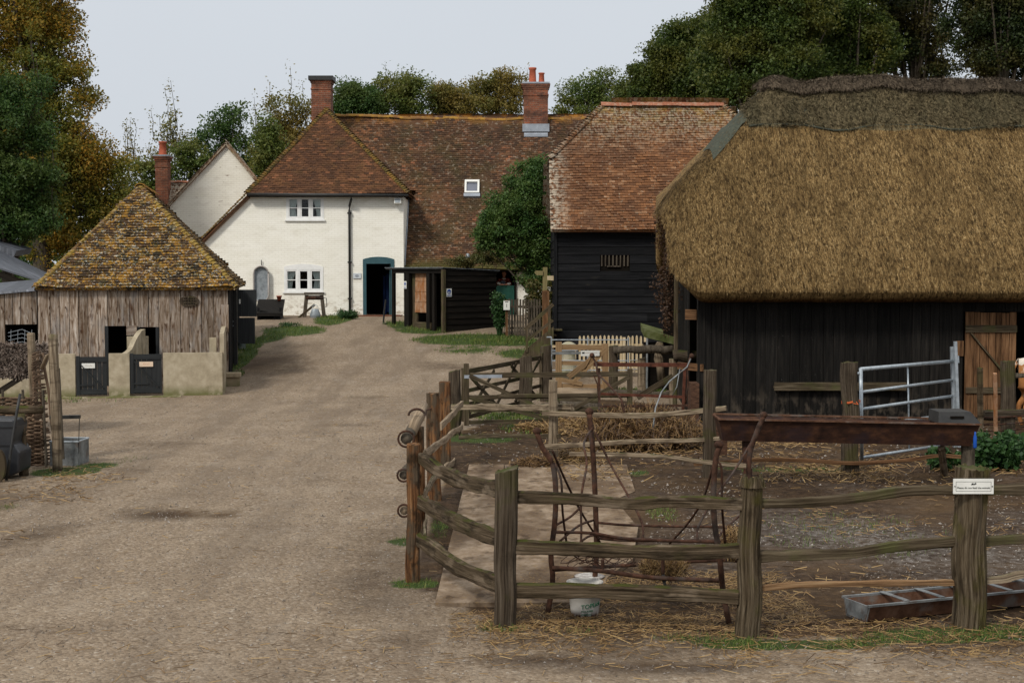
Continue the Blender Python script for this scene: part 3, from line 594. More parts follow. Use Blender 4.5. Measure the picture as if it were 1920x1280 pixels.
q4 = np.stack([idx[:-1, :-1], idx[:-1, 1:], idx[1:, 1:], idx[1:, :-1]], -1).reshape(-1, 4)
me = bpy.data.meshes.new('ground'); me.vertices.add(len(co)); me.vertices.foreach_set('co', co.astype(np.float32).ravel())
me.loops.add(q4.size); me.loops.foreach_set('vertex_index', q4.astype(np.int32).ravel()); me.polygons.add(len(q4)); me.polygons.foreach_set('loop_start', np.arange(0, q4.size, 4, dtype=np.int32)); me.update(calc_edges=True)
me.polygons.foreach_set('use_smooth', [True] * len(q4))
at = me.color_attributes.new('cover', 'FLOAT_COLOR', 'POINT'); ca = np.stack([gr, mud, stn, np.ones_like(gr)], -1).astype(np.float32); at.data.foreach_set('color', ca.ravel())
t = NT('yard_ground'); va = t.n('ShaderNodeVertexColor'); va.layer_name = 'cover'; sc_ = t.n('ShaderNodeSeparateColor'); t.l(va.outputs['Color'], sc_.inputs[0])
pv = t.coord('pos'); vo = t.n('ShaderNodeTexVoronoi'); vo.inputs['Scale'].default_value = 34; t.l(pv, vo.inputs['Vector'])
vo2 = t.n('ShaderNodeTexVoronoi'); vo2.inputs['Scale'].default_value = 15; t.l(pv, vo2.inputs['Vector'])
n1 = t.noise(t.coord('pos', (.55, 1, 1)), .8, 6, .62); n2 = t.noise(pv, 9, 7, .7); n3 = t.noise(pv, 60, 4, .7)
gv = t.ramp(n1, [(.3, (.145, .102, .066)), (.5, (.24, .178, .119)), (.7, (.335, .26, .18))])
gv = t.mix(.6, gv, t.ramp(vo.outputs['Color'], [(0, (.085, .062, .042)), (.45, (.235, .176, .12)), (.85, (.35, .28, .205)), (1, (.58, .53, .46))]))
n4 = t.noise(t.coord('pos', (1.5, .22, 1)), 1.0, 6, .6)
gv = t.mix(t.math('MULTIPLY', t.ramp(n4, [(.46, 0.0), (.6, 1.0)]), .42), gv, (.125, .092, .064))
gv = t.mix(t.math('MULTIPLY', t.ramp(t.noise(t.coord('pos', (1.2, .4, 1)), 2.3, 6, .65), [(.52, 0.0), (.68, 1.0)]), .3), gv, (.34, .285, .222))
gv = t.mix(t.math('MULTIPLY', t.ramp(n2, [(.5, 0.0), (.7, 1.0)]), .5), gv, (.155, .11, .07))
gv = t.mix(t.math('MULTIPLY', t.ramp(n3, [(.3, 1.0), (.5, 0.0)]), .4), gv, (.06, .048, .038))
md = t.ramp(n2, [(.3, (.014, .008, .004)), (.5, (.043, .025, .013)), (.72, (.095, .06, .033))])
md = t.mix(t.math('MULTIPLY', t.ramp(n1, [(.45, 0.0), (.62, 1.0)]), .5), md, (.11, .066, .03))
st = t.ramp(vo2.outputs['Color'], [(0, (.06, .052, .044)), (.5, (.14, .125, .11)), (1, (.34, .32, .3))]); st = t.mix(t.ramp(n3, [(.35, .7), (.6, 0.0)]), st, (.05, .035, .024))
md = t.mix(t.math('MULTIPLY', sc_.outputs['Blue'], t.ramp(n2, [(.35, 0.0), (.55, 1.0)])), md, st)
gs = t.ramp(n3, [(.3, (.02, .032, .008)), (.6, (.05, .075, .018)), (.8, (.085, .08, .03))])
mm = t.ramp(t.math('ADD', sc_.outputs['Green'], t.math('MULTIPLY', t.math('SUBTRACT', n2, .5), .8)), [(.2, 0.0), (.8, 1.0)])
c = t.mix(mm, gv, md); gm = t.ramp(t.math('ADD', sc_.outputs['Red'], t.math('MULTIPLY', t.math('SUBTRACT', n2, .5), .9)), [(.35, 0.0), (.6, 1.0)]); c = t.mix(gm, c, gs)
hh = t.math('ADD', t.math('MULTIPLY', vo.outputs['Distance'], -.8), t.math('ADD', t.math('MULTIPLY', n2, 1.4), t.math('MULTIPLY', n3, .5)))
t.prin(c, .92, 0, .15, hh, .75, .02)
me.materials.append(t.m); g_o = bpy.data.objects.new('ground', me); COL.objects.link(g_o); g_o['kind'] = 'structure'

# the dusty concrete strip inside the pen
mb = MB(); zz_ = -.07
for pl_, h_ in (([(-.67, 12.24), (-.13, 12.26), (-.12, 15.6), (-.66, 15.6)], .1), ([(-.115, 12.26), (.75, 12.3), (.9, 13.3), (1.22, 14.2), (-.115, 14.2)], .096), ([(-.115, 14.212), (1.22, 14.212), (1.42, 15.9), (1.3, 17.9), (-.11, 17.9)], .102), ([(-.66, 15.612), (-.12, 15.612), (-.12, 21.2), (-.64, 21.2)], .097), ([(-.108, 17.912), (1.3, 17.912), (1.62, 18.6), (1.72, 21.2), (-.108, 21.2)], .094)):
    prism(mb, [(a_, b_, zz_) for a_, b_ in pl_], (0, 0, h_))
tag(mb.build('concrete_path', M['slab']), kind='structure')
# red brick apron before the cottage door
mb = MB()
for i in range(16):
    for j in range(5):
        x0 = -5.75 + i * .115; y0 = 49.95 + j * .21; obox(mb, (x0, y0, G(x0, y0) - .03), (.107, 0, 0), (0, .2, 0), (0, 0, .06 + random.uniform(-.005, .005)))
tag(mb.build('doorstep_paving', M['brick_floor']), kind='structure')

# ------------------------------------------------------------------ roofs
def roof_frame(a, b, c):
    a = V3(a); b = V3(b); c = V3(c); U = (b - a).normalized(); N = U.cross(c - a).normalized()
    if N.z < 0: N = -N
    Vv = N.cross(U).normalized()
    if Vv.z < 0: Vv = -Vv
    return a, U, Vv, N
def pip(x, y, poly):
    r = False; n = len(poly)
    for i in range(n):
        x1, y1 = poly[i]; x2, y2 = poly[(i + 1) % n]
        if (y1 > y) != (y2 > y) and x < (x2 - x1) * (y - y1) / (y2 - y1) + x1: r = not r
    return r
def tiles(mb, pts, g=.1, w=.165, lift=.02, und=.02, sag=None, missing=0.0, deck=.05):
    """plain tiles over a roof plane; pts: outline, first two along the eave"""
    pts = [V3(p) for p in pts]; a, U, Vv, N = roof_frame(pts[0], pts[1], pts[2]); poly = [((p - a).dot(U), (p - a).dot(Vv)) for p in pts]
    if deck:
        prism(mb, [p - N * (.035) for p in pts], -N * deck)
    u0 = min(p[0] for p in poly); u1 = max(p[0] for p in poly); v0 = min(p[1] for p in poly); v1 = max(p[1] for p in poly)
    s1, s2 = random.random() * 9, random.random() * 9; j = 0; v = v0
    while v < v1 + g * .3:
        u = u0 - w * (.5 if j % 2 else 0.0) - .01; wob = random.uniform(-.006, .006)
        while u < u1 + w:
            um, vm = u + w / 2, v + g * .5
            if pip(um, vm, poly) and random.random() >= missing:
                h = und * (math.sin(um * 1.1 + s1) * math.sin(vm * .9 + s2) + .5 * math.sin(um * 2.7 + vm * 2.1 + s2)) + random.uniform(-.003, .004)
                l0 = lift * random.uniform(.75, 1.35); k = len(mb.v); vb = v + wob + random.uniform(-.007, .007); ww = w - .006; uu = u + random.uniform(-.004, .004)
                tw = random.uniform(-.005, .005)
                def q(x, y, z):
                    p = a + U * x + Vv * y + N * (z + h)
                    if sag: p.z += sag(p)
                    return p
                mb.v += [q(uu, vb, l0 + tw), q(uu + ww, vb, l0 - tw), q(uu + ww, vb + g * 1.5, .0), q(uu, vb + g * 1.5, .0), q(uu, vb, l0 + tw - .016), q(uu + ww, vb, l0 - tw - .016)]
                mb.face((k, k + 1, k + 2, k + 3)); mb.face((k + 4, k + 5, k + 1, k)); mb.face((k + 5, k + 2, k + 1)); mb.face((k + 4, k, k + 3))
            u += w
        v += g; j += 1
def caps(mb, p0, p1, r=.1, step=.3, over=.06, lift=.03, seg=6, sag=None, down=False, jit=.012):
    """half round ridge or hip tiles laid along a line; the lower end of each rides over the next"""
    p0 = V3(p0); p1 = V3(p1); L = (p1 - p0).length; t = (p1 - p0).normalized(); s = t.cross(V3((0, 0, 1))).normalized(); n = s.cross(t).normalized(); k = 0; d = 0
    while d < L - .02:
        l = min(step + over, L - d + over); o = p0 + t * d; j = V3((0, 0, random.uniform(-jit, jit))); base = len(mb.v)
        for e_ in (0, 1):
            q = o + t * (l * e_) + j + n * (lift * (1 - e_) if down else 0)
            if sag: q = q + V3((0, 0, sag(q)))
            rr = r * (1.08 if e_ == 0 else .95)
            for i in range(seg + 1):
                a = PI * i / seg; q2 = q + s * (math.cos(a) * rr) + n * (math.sin(a) * rr * .8 - r * .35); mb.v.append(q2)
            for i in range(seg + 1):
                a = PI * i / seg; mb.v.append(q + s * (math.cos(a) * (rr - .018)) + n * (math.sin(a) * (rr * .8 - .018) - r * .35))
        m = seg + 1
        for i in range(seg):
            mb.face((base + i, base + i + 1, base + 2 * m + i + 1, base + 2 * m + i)); mb.face((base + m + i + 1, base + m + i, base + i, base + i + 1)[::-1])
        d += step; k += 1

def chimney(parent, name, c, w, d, z0, z1, pots, cap=True):
    mb = MB(); x, y = c
    cbox(mb, (x, y, (z0 + z1) / 2), w, d, z1 - z0)
    for k, (dz, e) in enumerate(((-.46, .05), (-.2, .06), (-.13, .12), (-.06, .17))): 
        cbox(mb, (x, y, z1 + dz + .03), w + e, d + e, .062)
    o = mb.build(name, M['brick'], parent)
    mb = MB(); lathe(mb, (x, y, z1 - .002), [(w * .62, 0), (w * .58, .05), (w * .2, .09)], 4 if False else 12)
    mb2 = MB(); cbox(mb2, (x, y, z1 - .02 if cap == 'soot' else z1 + .03), w + (.2 if cap == 'soot' else .12), d + .2, .16 if cap == 'soot' else .06); mb2.build('chimney_flaunching', M['iron' if cap == 'soot' else 'lead'], o)
    for (px_, r, h) in pots:
        m3 = MB(); lathe(m3, (x + px_, y, z1 + .055), [(r * 1.12, 0), (r * 1.1, .04), (r * .95, .08), (r * .82, h * .85), (r * 1.02, h * .9), (r * 1.02, h), (r * .7, h - .01)], 14); m3.build('chimney_pot', M['terracotta'], o, True)
    return o

def window(parent, fr, s0, s1, z0, z1, lights=3, arch=0.0, sill=True, curtain=(1, 0, 1), mat='white_wood'):
    """casement window set into its hole; s0..z1 = outside of frame"""
    f = MB(); n0, n1 = -.07, .02; T = .07
    if arch:
        N = 12; top = [fr.pt(s0 + (s1 - s0) * i / N, n0, z1 + arch * math.sin(PI * i / N) ** .8) for i in range(N + 1)]
        inner = [fr.pt(s1 - (s1 - s0) * i / N, n0, z1 - .1) for i in range(N + 1)]
        prism(f, top + [fr.pt(s1, n0, z1 - .12), fr.pt(s0, n0, z1 - .12)], fr.n * (n1 - n0))
        z1i = z1 - .12
    else:
        fr.box(f, s0, s1, n0, n1, z1 - T, z1); z1i = z1 - T
    fr.box(f, s0, s1, n0, n1, z0, z0 + T); fr.box(f, s0, s0 + T, n0, n1, z0 + T, z1i); fr.box(f, s1 - T, s1, n0, n1, z0 + T, z1i)
    lw = (s1 - s0 - 2 * T) / lights
    for i in range(1, lights): fr.box(f, s0 + T + i * lw - .035, s0 + T + i * lw + .035, n0, n1 - .003, z0 + T, z1i)
    for i in range(lights):
        a = s0 + T + i * lw + (.035 if i else 0); b = s0 + T + (i + 1) * lw - (.035 if i < lights - 1 else 0)
        for (p, q, r, t_) in ((a, a + .045, z0 + T, z1i), (b - .045, b, z0 + T, z1i), (a + .045, b - .045, z0 + T, z0 + T + .045), (a + .045, b - .045, z1i - .045, z1i)):
            fr.box(f, p, q, n0 + .01, n1 - .012, r, t_)
        zm = (z0 + T + z1i) / 2; fr.box(f, a + .045, b - .045, n0 + .02, n1 - .02, zm - .014, zm + .014)
    fo = f.build('window', M[mat], parent)
    g = MB(); fr.box(g, s0 + T, s1 - T, -.045, -.041, z0 + T, z1i); g.build('window_glass', M['glass'], fo)
    if sill: q = MB(); fr.box(q, s0 - .05, s1 + .05, -.01, .07, z0 - .05, z0 - .002); q.build('window_sill', M[mat], fo)
    for i, cu in enumerate(curtain):
        if not cu: continue
        a = s0 + T + i * lw + .03; b = a + lw - .06; c = MB(); N = 18
        for k in range(N + 1):
            t_ = k / N
            for z_, sq_ in ((z0 + T, .78 if cu == 1 else .45), ((z0 + z1) / 2, .62 if cu == 1 else .6), (z1i, .96)):
                x_ = a + (b - a) * t_ * sq_ if i == 0 else b - (b - a) * t_ * sq_
                c.v.append(fr.pt(x_, -.085 + .014 * math.sin(k * 2.3) * (1 - .3 * (z_ > z0 + .5)), z_))
        for k in range(N):
            for r in (0, 1):
                a0 = k * 3 + r; c.face((a0, a0 + 3, a0 + 4, a0 + 1))
        c.build('curtain', M['curtain'], fo)
    return fo

# ------------------------------------------------------------------ farmhouse: white wing, long tiled range
FW = Fr(0, 51, 0)
house = thing('farmhouse', (-7, 54, 1.2), 'cream painted farmhouse with a brown hipped roof and a long tiled range with skylight', 'farmhouse')
h = lambda px, py: FW.hit(px, py)
XL, XR, ZE = -9.28, -3.88, 5.68
w1 = (*h(537, 412), *h(607, 368)); w2 = (*h(533, 547), *h(606, 500)); dr = (*h(681, 592), *h(739, 486))
w1 = (w1[0], w1[2], w1[1], w1[3]); w2 = (w2[0], w2[2], w2[1], w2[3]); dr = (dr[0], dr[2], dr[1] - .1, dr[3])
def rect(a, b, c, d, arch=0):
    if not arch: return [FW.pt(a, 0, c), FW.pt(b, 0, c), FW.pt(b, 0, d), FW.pt(a, 0, d)]
    return [FW.pt(a, 0, c), FW.pt(b, 0, c)] + [FW.pt(b - (b - a) * i / 12, 0, d + arch * math.sin(PI * i / 12) ** .8) for i in range(13)]
mb = MB()
prism(mb, [FW.pt(-12.6, 0, .6), FW.pt(XR, 0, .6), FW.pt(XR, 0, ZE - .05), FW.pt(XL, 0, ZE - .05), FW.pt(-10.93, 0, 4.06), FW.pt(-12.6, 0, 2.55)], (0, .32, 0), holes=[rect(*w1), rect(*w2, .1), rect(*dr, .09)])
obox(mb, (XR - .3, 51.323, .6), (.3, 0, 0), (0, 4.4, 0), (0, 0, ZE - .7))
wall_o = mb.build('wall', M['limewash'], house)
window(house, FW, *w1, curtain=(1, 0, 2)); window(house, FW, *w2, arch=.1, curtain=(2, 0, 1))
# room behind the openings
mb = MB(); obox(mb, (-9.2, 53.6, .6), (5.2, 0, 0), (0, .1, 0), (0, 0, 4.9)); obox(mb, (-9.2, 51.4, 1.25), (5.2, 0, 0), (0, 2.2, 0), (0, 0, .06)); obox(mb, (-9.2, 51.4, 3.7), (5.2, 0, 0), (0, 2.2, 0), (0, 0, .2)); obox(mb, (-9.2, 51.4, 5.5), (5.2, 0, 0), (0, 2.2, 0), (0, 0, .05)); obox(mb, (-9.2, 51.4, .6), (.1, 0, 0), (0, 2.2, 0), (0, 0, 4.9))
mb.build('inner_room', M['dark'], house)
# doorway
a, b, c_, d_ = dr; mb = MB(); N = 12; T = .12
prism(mb, [FW.pt(a, 0, c_), FW.pt(a + T, 0, c_), FW.pt(a + T, 0, d_ - .16), FW.pt(b - T, 0, d_ - .16), FW.pt(b - T, 0, c_), FW.pt(b, 0, c_)] + [FW.pt(b - (b - a) * i / N, 0, d_ + .088 * math.sin(PI * i / N) ** .8) for i in range(N + 1)], (0, -.04, 0))
df = mb.build('door_frame', M['teal'], house)
mb = MB(); obox(mb, (b - T - .05, 51.35, c_ + .1), (-.04, 0, 0), (0, .85, 0), (0, 0, d_ - c_ - .3)); mb.build('open_door', M['teal'], house)
# gutter, eaves board, downpipe
mb = MB(); FW.box(mb, XL - .12, XR + .16, .2, .3, ZE - .12, ZE + .02); FW.box(mb, XL, XR, -.001 + .004, .2, ZE - .1, ZE - .04); mb.build('eaves_board', M['fascia'], house)
mb = MB(); tube(mb, [FW.pt(XL - .1, .36, ZE - .03), FW.pt(XR + .2, .36, ZE - .07)], .055); mb.build('gutter', M['iron'], house, True)
px = h(656, 480)[0]; mb = MB(); tube(mb, [FW.pt(px + .1, .35, ZE - .1), FW.pt(px + .1, .34, ZE - .2), FW.pt(px + .01, .1, ZE - .42), FW.pt(px, .08, ZE - .6), FW.pt(px, .08, 1.35)], .045)
for z_ in (5.0, 3.25, 1.95): cbox(mb, (px, 50.93, z_), .14, .1, .06)
tube(mb, [FW.pt(px, .08, 1.4), FW.pt(px, .2, 1.32)], .05); mb.build('downpipe', M['iron'], house, True)
# wing roof
APX = V3((-6.99, 54.0, 9.02)); EL = V3((XL - .15, 50.66, ZE)); ER = V3((XR + .22, 50.66, ZE)); RB = V3((-6.99, 56.0, 9.06))
mb = MB(); tiles(mb, [EL, ER, APX], und=.018)
tiles(mb, [ER, (ER.x, 53.5, ZE), RB, APX], und=.01)
tiles(mb, [(EL.x, 56.7, ZE), EL, APX, (APX.x, 56.7, 9.02)][::1], und=.01)
tiles(mb, [(-12.9, 56.7, 2.3), (-12.9, 50.8, 2.3), (-10.95, 50.8, 4.16), (EL.x, 50.8, ZE), (EL.x, 56.7, ZE)], und=.008)
wr = mb.build('wing_roof', M['tile_wing'], house)
mb = MB(); caps(mb, EL + V3((0, 0, .0)), APX, .1, .115, .06, .05, down=True); mb.build('hip_tiles', M['tile_hip'], house); mb = MB(); caps(mb, ER, APX, .1, .115, .06, .05, down=True); mb.build('hip_tiles', M['tile_hip'], house)
mb = MB(); caps(mb, (-12.95, 50.86, 2.27), (-10.95, 50.86, 4.2), .05, .11, .05, .04, down=True); caps(mb, (-10.95, 50.86, 4.2), (EL.x, 50.86, ZE + .03), .05, .11, .05, .04, down=True)
mb.build('verge_tiles', M['tile_hip'], house)
mb = MB(); bar(mb, (-12.9, 50.96, 2.2), (-10.97, 50.96, 4.04), .1, .09, up=(0, -1, 0)); bar(mb, (-10.97, 50.96, 4.04), (EL.x + .05, 50.96, ZE - .1), .1, .09, up=(0, -1, 0)); mb.build('verge_board', M['verge'], house)
# long range
ZR = 9.02
def sagm(p): return -.11 * math.sin(PI * max(0, min(1, (p.x + 7) / 11))) * max(0, (p.z - 3) / 6) + .02 * math.sin(p.x * 2.1) * max(0, (p.z - 3) / 6)
mb = MB(); tiles(mb, [(XR - .02, 51.25, 3.02), (5.2, 51.25, 3.02), (5.2, 56, ZR), (-6.99, 56, ZR), (-3.55, 53.62, 5.7), (XR + .05, 53.3, 5.6)], sag=sagm, und=.03)
tiles(mb, [(5.2, 60.7, 3.02), (-6.9, 60.7, 3.02), (-6.9, 56.05, ZR), (5.2, 56.05, ZR)], g=.3, w=.5, deck=.05)
mb.build('range_roof', M['tile_main'], house)
mb = MB(); caps(mb, (-6.9, 56, ZR + .02), (5.2, 56, ZR - .1), .13, .42, .02, sag=lambda p: sagm(p) + .01 * math.sin(p.x * 5)); mb.build('ridge_tiles', M['tile_orange'], house)
FM = Fr(0, 51.9, 0)
s0_, z0_ = FM.hit(926, 590); s1_, z1_ = FM.hit(964, 492)
mb = MB(); prism(mb, [(XR - .003, 51.9, .6), (5.2, 51.9, .6), (5.2, 51.9, 2.95), (XR - .003, 51.9, 2.95)], (0, .3, 0), holes=[[FM.pt(s0_, 0, 1.3), FM.pt(s1_, 0, 1.3), FM.pt(s1_, 0, 2.9), FM.pt(s0_, 0, 2.9)]])
mw = mb.build('range_wall', M['limewash'], house)
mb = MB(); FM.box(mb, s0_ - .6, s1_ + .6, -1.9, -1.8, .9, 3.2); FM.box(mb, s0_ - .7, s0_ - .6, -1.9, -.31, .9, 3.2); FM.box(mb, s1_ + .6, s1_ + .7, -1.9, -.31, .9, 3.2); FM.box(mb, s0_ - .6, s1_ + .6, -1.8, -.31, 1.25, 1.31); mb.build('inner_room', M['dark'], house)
mb = MB(); FM.box(mb, s0_ - .08, s0_, .003, .06, .9, 2.93); FM.box(mb, s1_, s1_ + .09, .003, .06, .9, 2.93); FM.box(mb, XR, 5.1, .003, .1, 2.9, 3.0); mb.build('door_surround', M['fascia'], house)
sh, zh = FM.hit(963, 560); sh0, zh1 = FM.hit(944, 535); mb = MB(); FM.box(mb, s0_ + .02, sh + .02, .07, .12, .95, zh1)
mb.build('half_door', M['green_door'], house)
mb = MB(); prism(mb, [(XR + .012, 51.85, 3.0), (XR + .012, 51.3, 3.0), (XR + .012, 51.3, 3.35), (XR + .012, 53.4, 5.75), (XR + .012, 53.6, 5.5)], (.03, 0, 0)); mb.build('lead_flashing', M['lead'], house)
# skylight
a_, U_, V_, N_ = roof_frame((XR, 51.25, 3.02), (5.2, 51.25, 3.02), (5.2, 56, ZR))
def rp_(px, py, n=0):
    d = ray(px, py); o = a_ + N_ * n; c = V3((0, 0, CZ)); tt = (o - c).dot(N_) / d.dot(N_); return c + d * tt
c1 = rp_(871, 364); c2 = rp_(899, 340); ww_ = (c2 - c1).dot(U_); hh_ = (c2 - c1).dot(V_)
mb = MB()
for (x0, x1, y0, y1) in ((0, ww_, 0, .07), (0, ww_, hh_ - .1, hh_), (0, .07, .07, hh_ - .1), (ww_ - .07, ww_, .07, hh_ - .1)):
    obox(mb, c1 + U_ * x0 + V_ * y0 - N_ * .12, U_ * (x1 - x0), V_ * (y1 - y0), N_ * .22)
so_ = mb.build('skylight', M['sign_white'], house)
mb = MB(); obox(mb, c1 + U_ * .07 + V_ * .07 - N_ * .1, U_ * (ww_ - .14), V_ * (hh_ - .17), N_ * .13); mb.build('skylight_glass', mk('skylight_glass', [(.1, .11, .14), (.14, .15, .19)], rough=.06, spec=.9), so_)
mb = MB(); obox(mb, c1 - U_ * .03 - V_ * .16 - N_ * .05, U_ * (ww_ + .06), V_ * .15, N_ * .12); mb.build('skylight_apron', M['lead'], so_)
ch = chimney(house, 'chimney', (h(603, 0)[0] * 55 / 51, 55.0), .74, .74, 7.6, P(603, 148, 55).z, [], 'soot')
c2_ = chimney(house, 'chimney', ((1004 - 960) / FPX * 56.1, 56.1), .95, .9, 8.4, P(1004, 160, 56.1).z, [(-.12, .15, .62), (.23, .12, .42)])
mb = MB(); x_ = 44 / FPX * 56.1; obox(mb, (x_ - .52, 55.45, 8.33), (1.04, 0, 0), (0, .2, .02), (0, 0, .3)); obox(mb, (x_ - .46, 55.3, 8.12), (.92, 0, 0), (0, .25, .1), (0, 0, .1)); mb.build('chimney_flashing', M['lead'], c2_)

# rear cottage: gabled wall behind
rear = thing('rear_cottage', (-11.2, 58, 1.3), 'grey-white gabled cottage wall behind the farmhouse, with red tiled side roof', 'cottage')
D2 = 57.0; q = lambda px, py: P(px, py, D2)
ga, gl, gr_ = q(425, 270), q(300, 402), q(520, 382)
mb = MB(); prism(mb, [V3((gl.x, D2, 1)), V3((gr_.x, D2, 1)), V3((gr_.x, D2, gr_.z)), V3((ga.x, D2, ga.z)), V3((gl.x, D2, gl.z))], (0, .3, 0)); mb.build('wall', M['limewash_old'], rear)
mb = MB(); tiles(mb, [(gl.x - .1, 60, gl.z - .1), (gl.x - .1, 56.85, gl.z - .1), (ga.x, 56.85, ga.z + .08), (ga.x, 57.25, ga.z + .08)], g=.12, w=.2); tiles(mb, [(gr_.x, 56.85, gr_.z - .05), (gr_.x, 57.25, gr_.z - .05), (ga.x, 57.25, ga.z + .08), (ga.x, 56.85, ga.z + .08)], g=.12, w=.2)
a1, a2 = P(318, 342, 61), P(372, 342, 61); tiles(mb, [(a1.x, 59.5, a1.z - 1.9), (a2.x + 1, 59.5, a1.z - 1.9), (a2.x + 1, 61, a1.z), (a1.x, 61, a1.z)], und=.01); rr = mb.build('roof', M['tile_barn'], rear)
mb = MB(); caps(mb, (a1.x, 61, a1.z + .03), (a2.x + 1, 61, a1.z + .03), .1, .3); mb.build('ridge_tiles', M['tile_barn_ridge'], rear)
mb = MB(); bar(mb, (gl.x, 56.93, gl.z), (ga.x, 56.93, ga.z), .12, .07, up=(0, -1, 0)); bar(mb, (ga.x, 56.93, ga.z), (gr_.x, 56.93, gr_.z), .12, .07, up=(0, -1, 0)); mb.build('verge_board', M['verge'], rear)
x_ = (308.5 - 960) / FPX * 60.5; chimney(rear, 'chimney', (x_, 60.5), .52, .55, 3, P(308, 294, 60.5).z, [(.0, .17, .58)])

# ------------------------------------------------------------------ tiled barn
tb = thing('tiled_barn', (4.5, 42.8, .2), 'black weatherboarded barn with red clay tiled half-hipped roof, behind the picket fence', 'barn')
FB = Fr(0, 40, 0); xl, xr = 1.24, 7.8
so1, zo1 = FB.hit(1125, 499); so2, zo2 = FB.hit(1181, 478)
mb = MB(); boards_h(mb, FB, xl, xr, -.1, 4.1, .232, openings=[(so1, so2, zo1, zo2)]); mb.build('weatherboard', M['black_board'], tb)
mb = MB(); obox(mb, (xl + .02, 40.03, -.1), (xr - xl - .04, 0, 0), (0, .2, 0), (0, 0, 4.2)); mb.build('inner_wall', M['dark'], tb)
FBl = Fr(xl, 45.6, -PI / 2); mb = MB(); prism(mb, [(xl, 40.03, -.1), (xl, 45.6, -.1), (xl, 45.6, 3.95), (xl, 43.9, 6.0), (xl, 41.6, 6.0), (xl, 40.03, 4.3)], (.12, 0, 0)); boards_h(mb, FBl, 0, 5.6, .1, 4.0, .232)
mb.build('side_weatherboard', M['black_board'], tb)
mb = MB(); cbox(mb, (xl - .02, 39.98, 2), .09, .09, 4.2); mb.build('corner_board', M['black_board'], tb)
mb = MB()
for i in range(8): FB.box(mb, so1 + (so2 - so1) * (i + .3) / 8, so1 + (so2 - so1) * (i + .3) / 8 + .035, -.02, .012, zo1, zo2)
FB.box(mb, so1 + .2, so2 - .25, -.01, .03, zo1 - .02, zo1 + .012); wn_ = mb.build('slatted_opening', M['bark'], tb)
mb = MB(); E0, E1 = (1.08, 39.62), (7.95, 39.62); sl = lambda z: 39.62 + (z - 4.06) / 1.19
A = [(1.08, sl(4.06), 4.06), (7.95, sl(4.06), 4.06), (7.95, sl(6.15), 6.15), (6.27, sl(7.88), 7.88), (2.74, sl(7.88), 7.88), (1.08, sl(6.15), 6.15)]
tiles(mb, A, g=.1, w=.17, lift=.026, und=.03)
yb = 2 * sl(7.88) ; Bk = lambda z: yb - sl(z)
tiles(mb, [(7.95, Bk(4.06), 4.06), (1.08, Bk(4.06), 4.06), (1.08, Bk(6.15), 6.15), (2.74, Bk(7.88), 7.88), (6.27, Bk(7.88), 7.88), (7.95, Bk(6.15), 6.15)], g=.3, w=.5)
tiles(mb, [(1.08, Bk(6.15), 6.15), (1.08, sl(6.15), 6.15), (2.74, sl(7.88), 7.88)], g=.1, w=.17); tiles(mb, [(7.95, sl(6.15), 6.15), (7.95, Bk(6.15), 6.15), (6.27, sl(7.88), 7.88)], g=.1, w=.17)
mb.build('roof', M['tile_barn'], tb)
mb = MB(); caps(mb, (1.06, sl(6.15) - .02, 6.15), (2.74, sl(7.88), 7.88), .1, .11, .06, .06, down=True); mb.build('hip_tiles', M['tile_barn'], tb)
mb = MB(); caps(mb, (7.95, sl(6.15), 6.15), (6.27, sl(7.88), 7.88), .1, .11, .06, .06, down=True); mb.build('hip_tiles', M['tile_barn'], tb)
mb = MB(); caps(mb, (2.66, sl(7.88), 7.9), (6.32, sl(7.88), 7.9), .15, .46, .0); mb.build('ridge_tiles', M['tile_barn_ridge'], tb)
# ------------------------------------------------------------------ lichen-roofed stable with its walled yard
ANG = math.radians(9.4)
FS = Fr(-11.42, 34.26, ANG); SWd, SDp = 4.5, 9.5; EZ = 2.56
st = thing('stable', (-9.3, 38, .1), 'stable of silvery waney planks under a steep roof thick with yellow lichen', 'stable')
def oh(px0, py0, px1, py1, fr=FS):
    a, z1 = fr.hit(px0, py0); b, z0 = fr.hit(px1, py1); return (a, b, z0, z1)
o1 = oh(199, 611, 246, 690); o2 = oh(258, 613, 297, 690); o1 = (o1[0], o1[1], 0, o1[3]); o2 = (o2[0], o2[1], 0, o2[3])
mb = MB(); boards_v(mb, FS, 0, SWd, 0, EZ + .02, .235, .032, openings=[o1, o2], jit=.014, gap=.012, wj=.28)
mb.build('front_planks', M['stable_plank'], st)
mb = MB()
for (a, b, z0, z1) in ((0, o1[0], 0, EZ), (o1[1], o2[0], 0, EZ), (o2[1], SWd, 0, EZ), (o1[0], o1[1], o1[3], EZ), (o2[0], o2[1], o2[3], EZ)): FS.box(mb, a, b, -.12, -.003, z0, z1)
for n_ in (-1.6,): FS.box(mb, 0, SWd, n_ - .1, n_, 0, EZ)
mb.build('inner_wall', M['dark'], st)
mb = MB(); FS.box(mb, 0, .1, -SDp, -.13, 0, EZ); mb.build('side_wall', M['black_board'], st)
mb = MB(); FS.box(mb, 0, SWd, -SDp - .1, -SDp, 0, EZ); mb.build('back_wall', M['black_board'], st)
FSr = Fr(*FS.pt(SWd, 0, 0).xy, ANG + PI / 2)                       # long side, black boards
mb = MB(); boards_v(mb, FSr, 0, SDp, .25, EZ, .2, .025); mb.build('side_boards', M['black_board'], st)
mb = MB(); FSr.box(mb, .02, SDp, -.12, .05, -.1, .3); mb.build('brick_plinth', M['brick'], st)
for (o_, nm) in ((o1, 'door_post'), (o2, 'door_post')):
    mb = MB(); FS.box(mb, o_[0] - .03, o_[0] + .05, -.1, .05, 0, o_[3]); FS.box(mb, o_[1] - .05, o_[1] + .02, -.1, .05, 0, o_[3]); mb.build(nm, M['teal' if False else 'black_paint'], st)
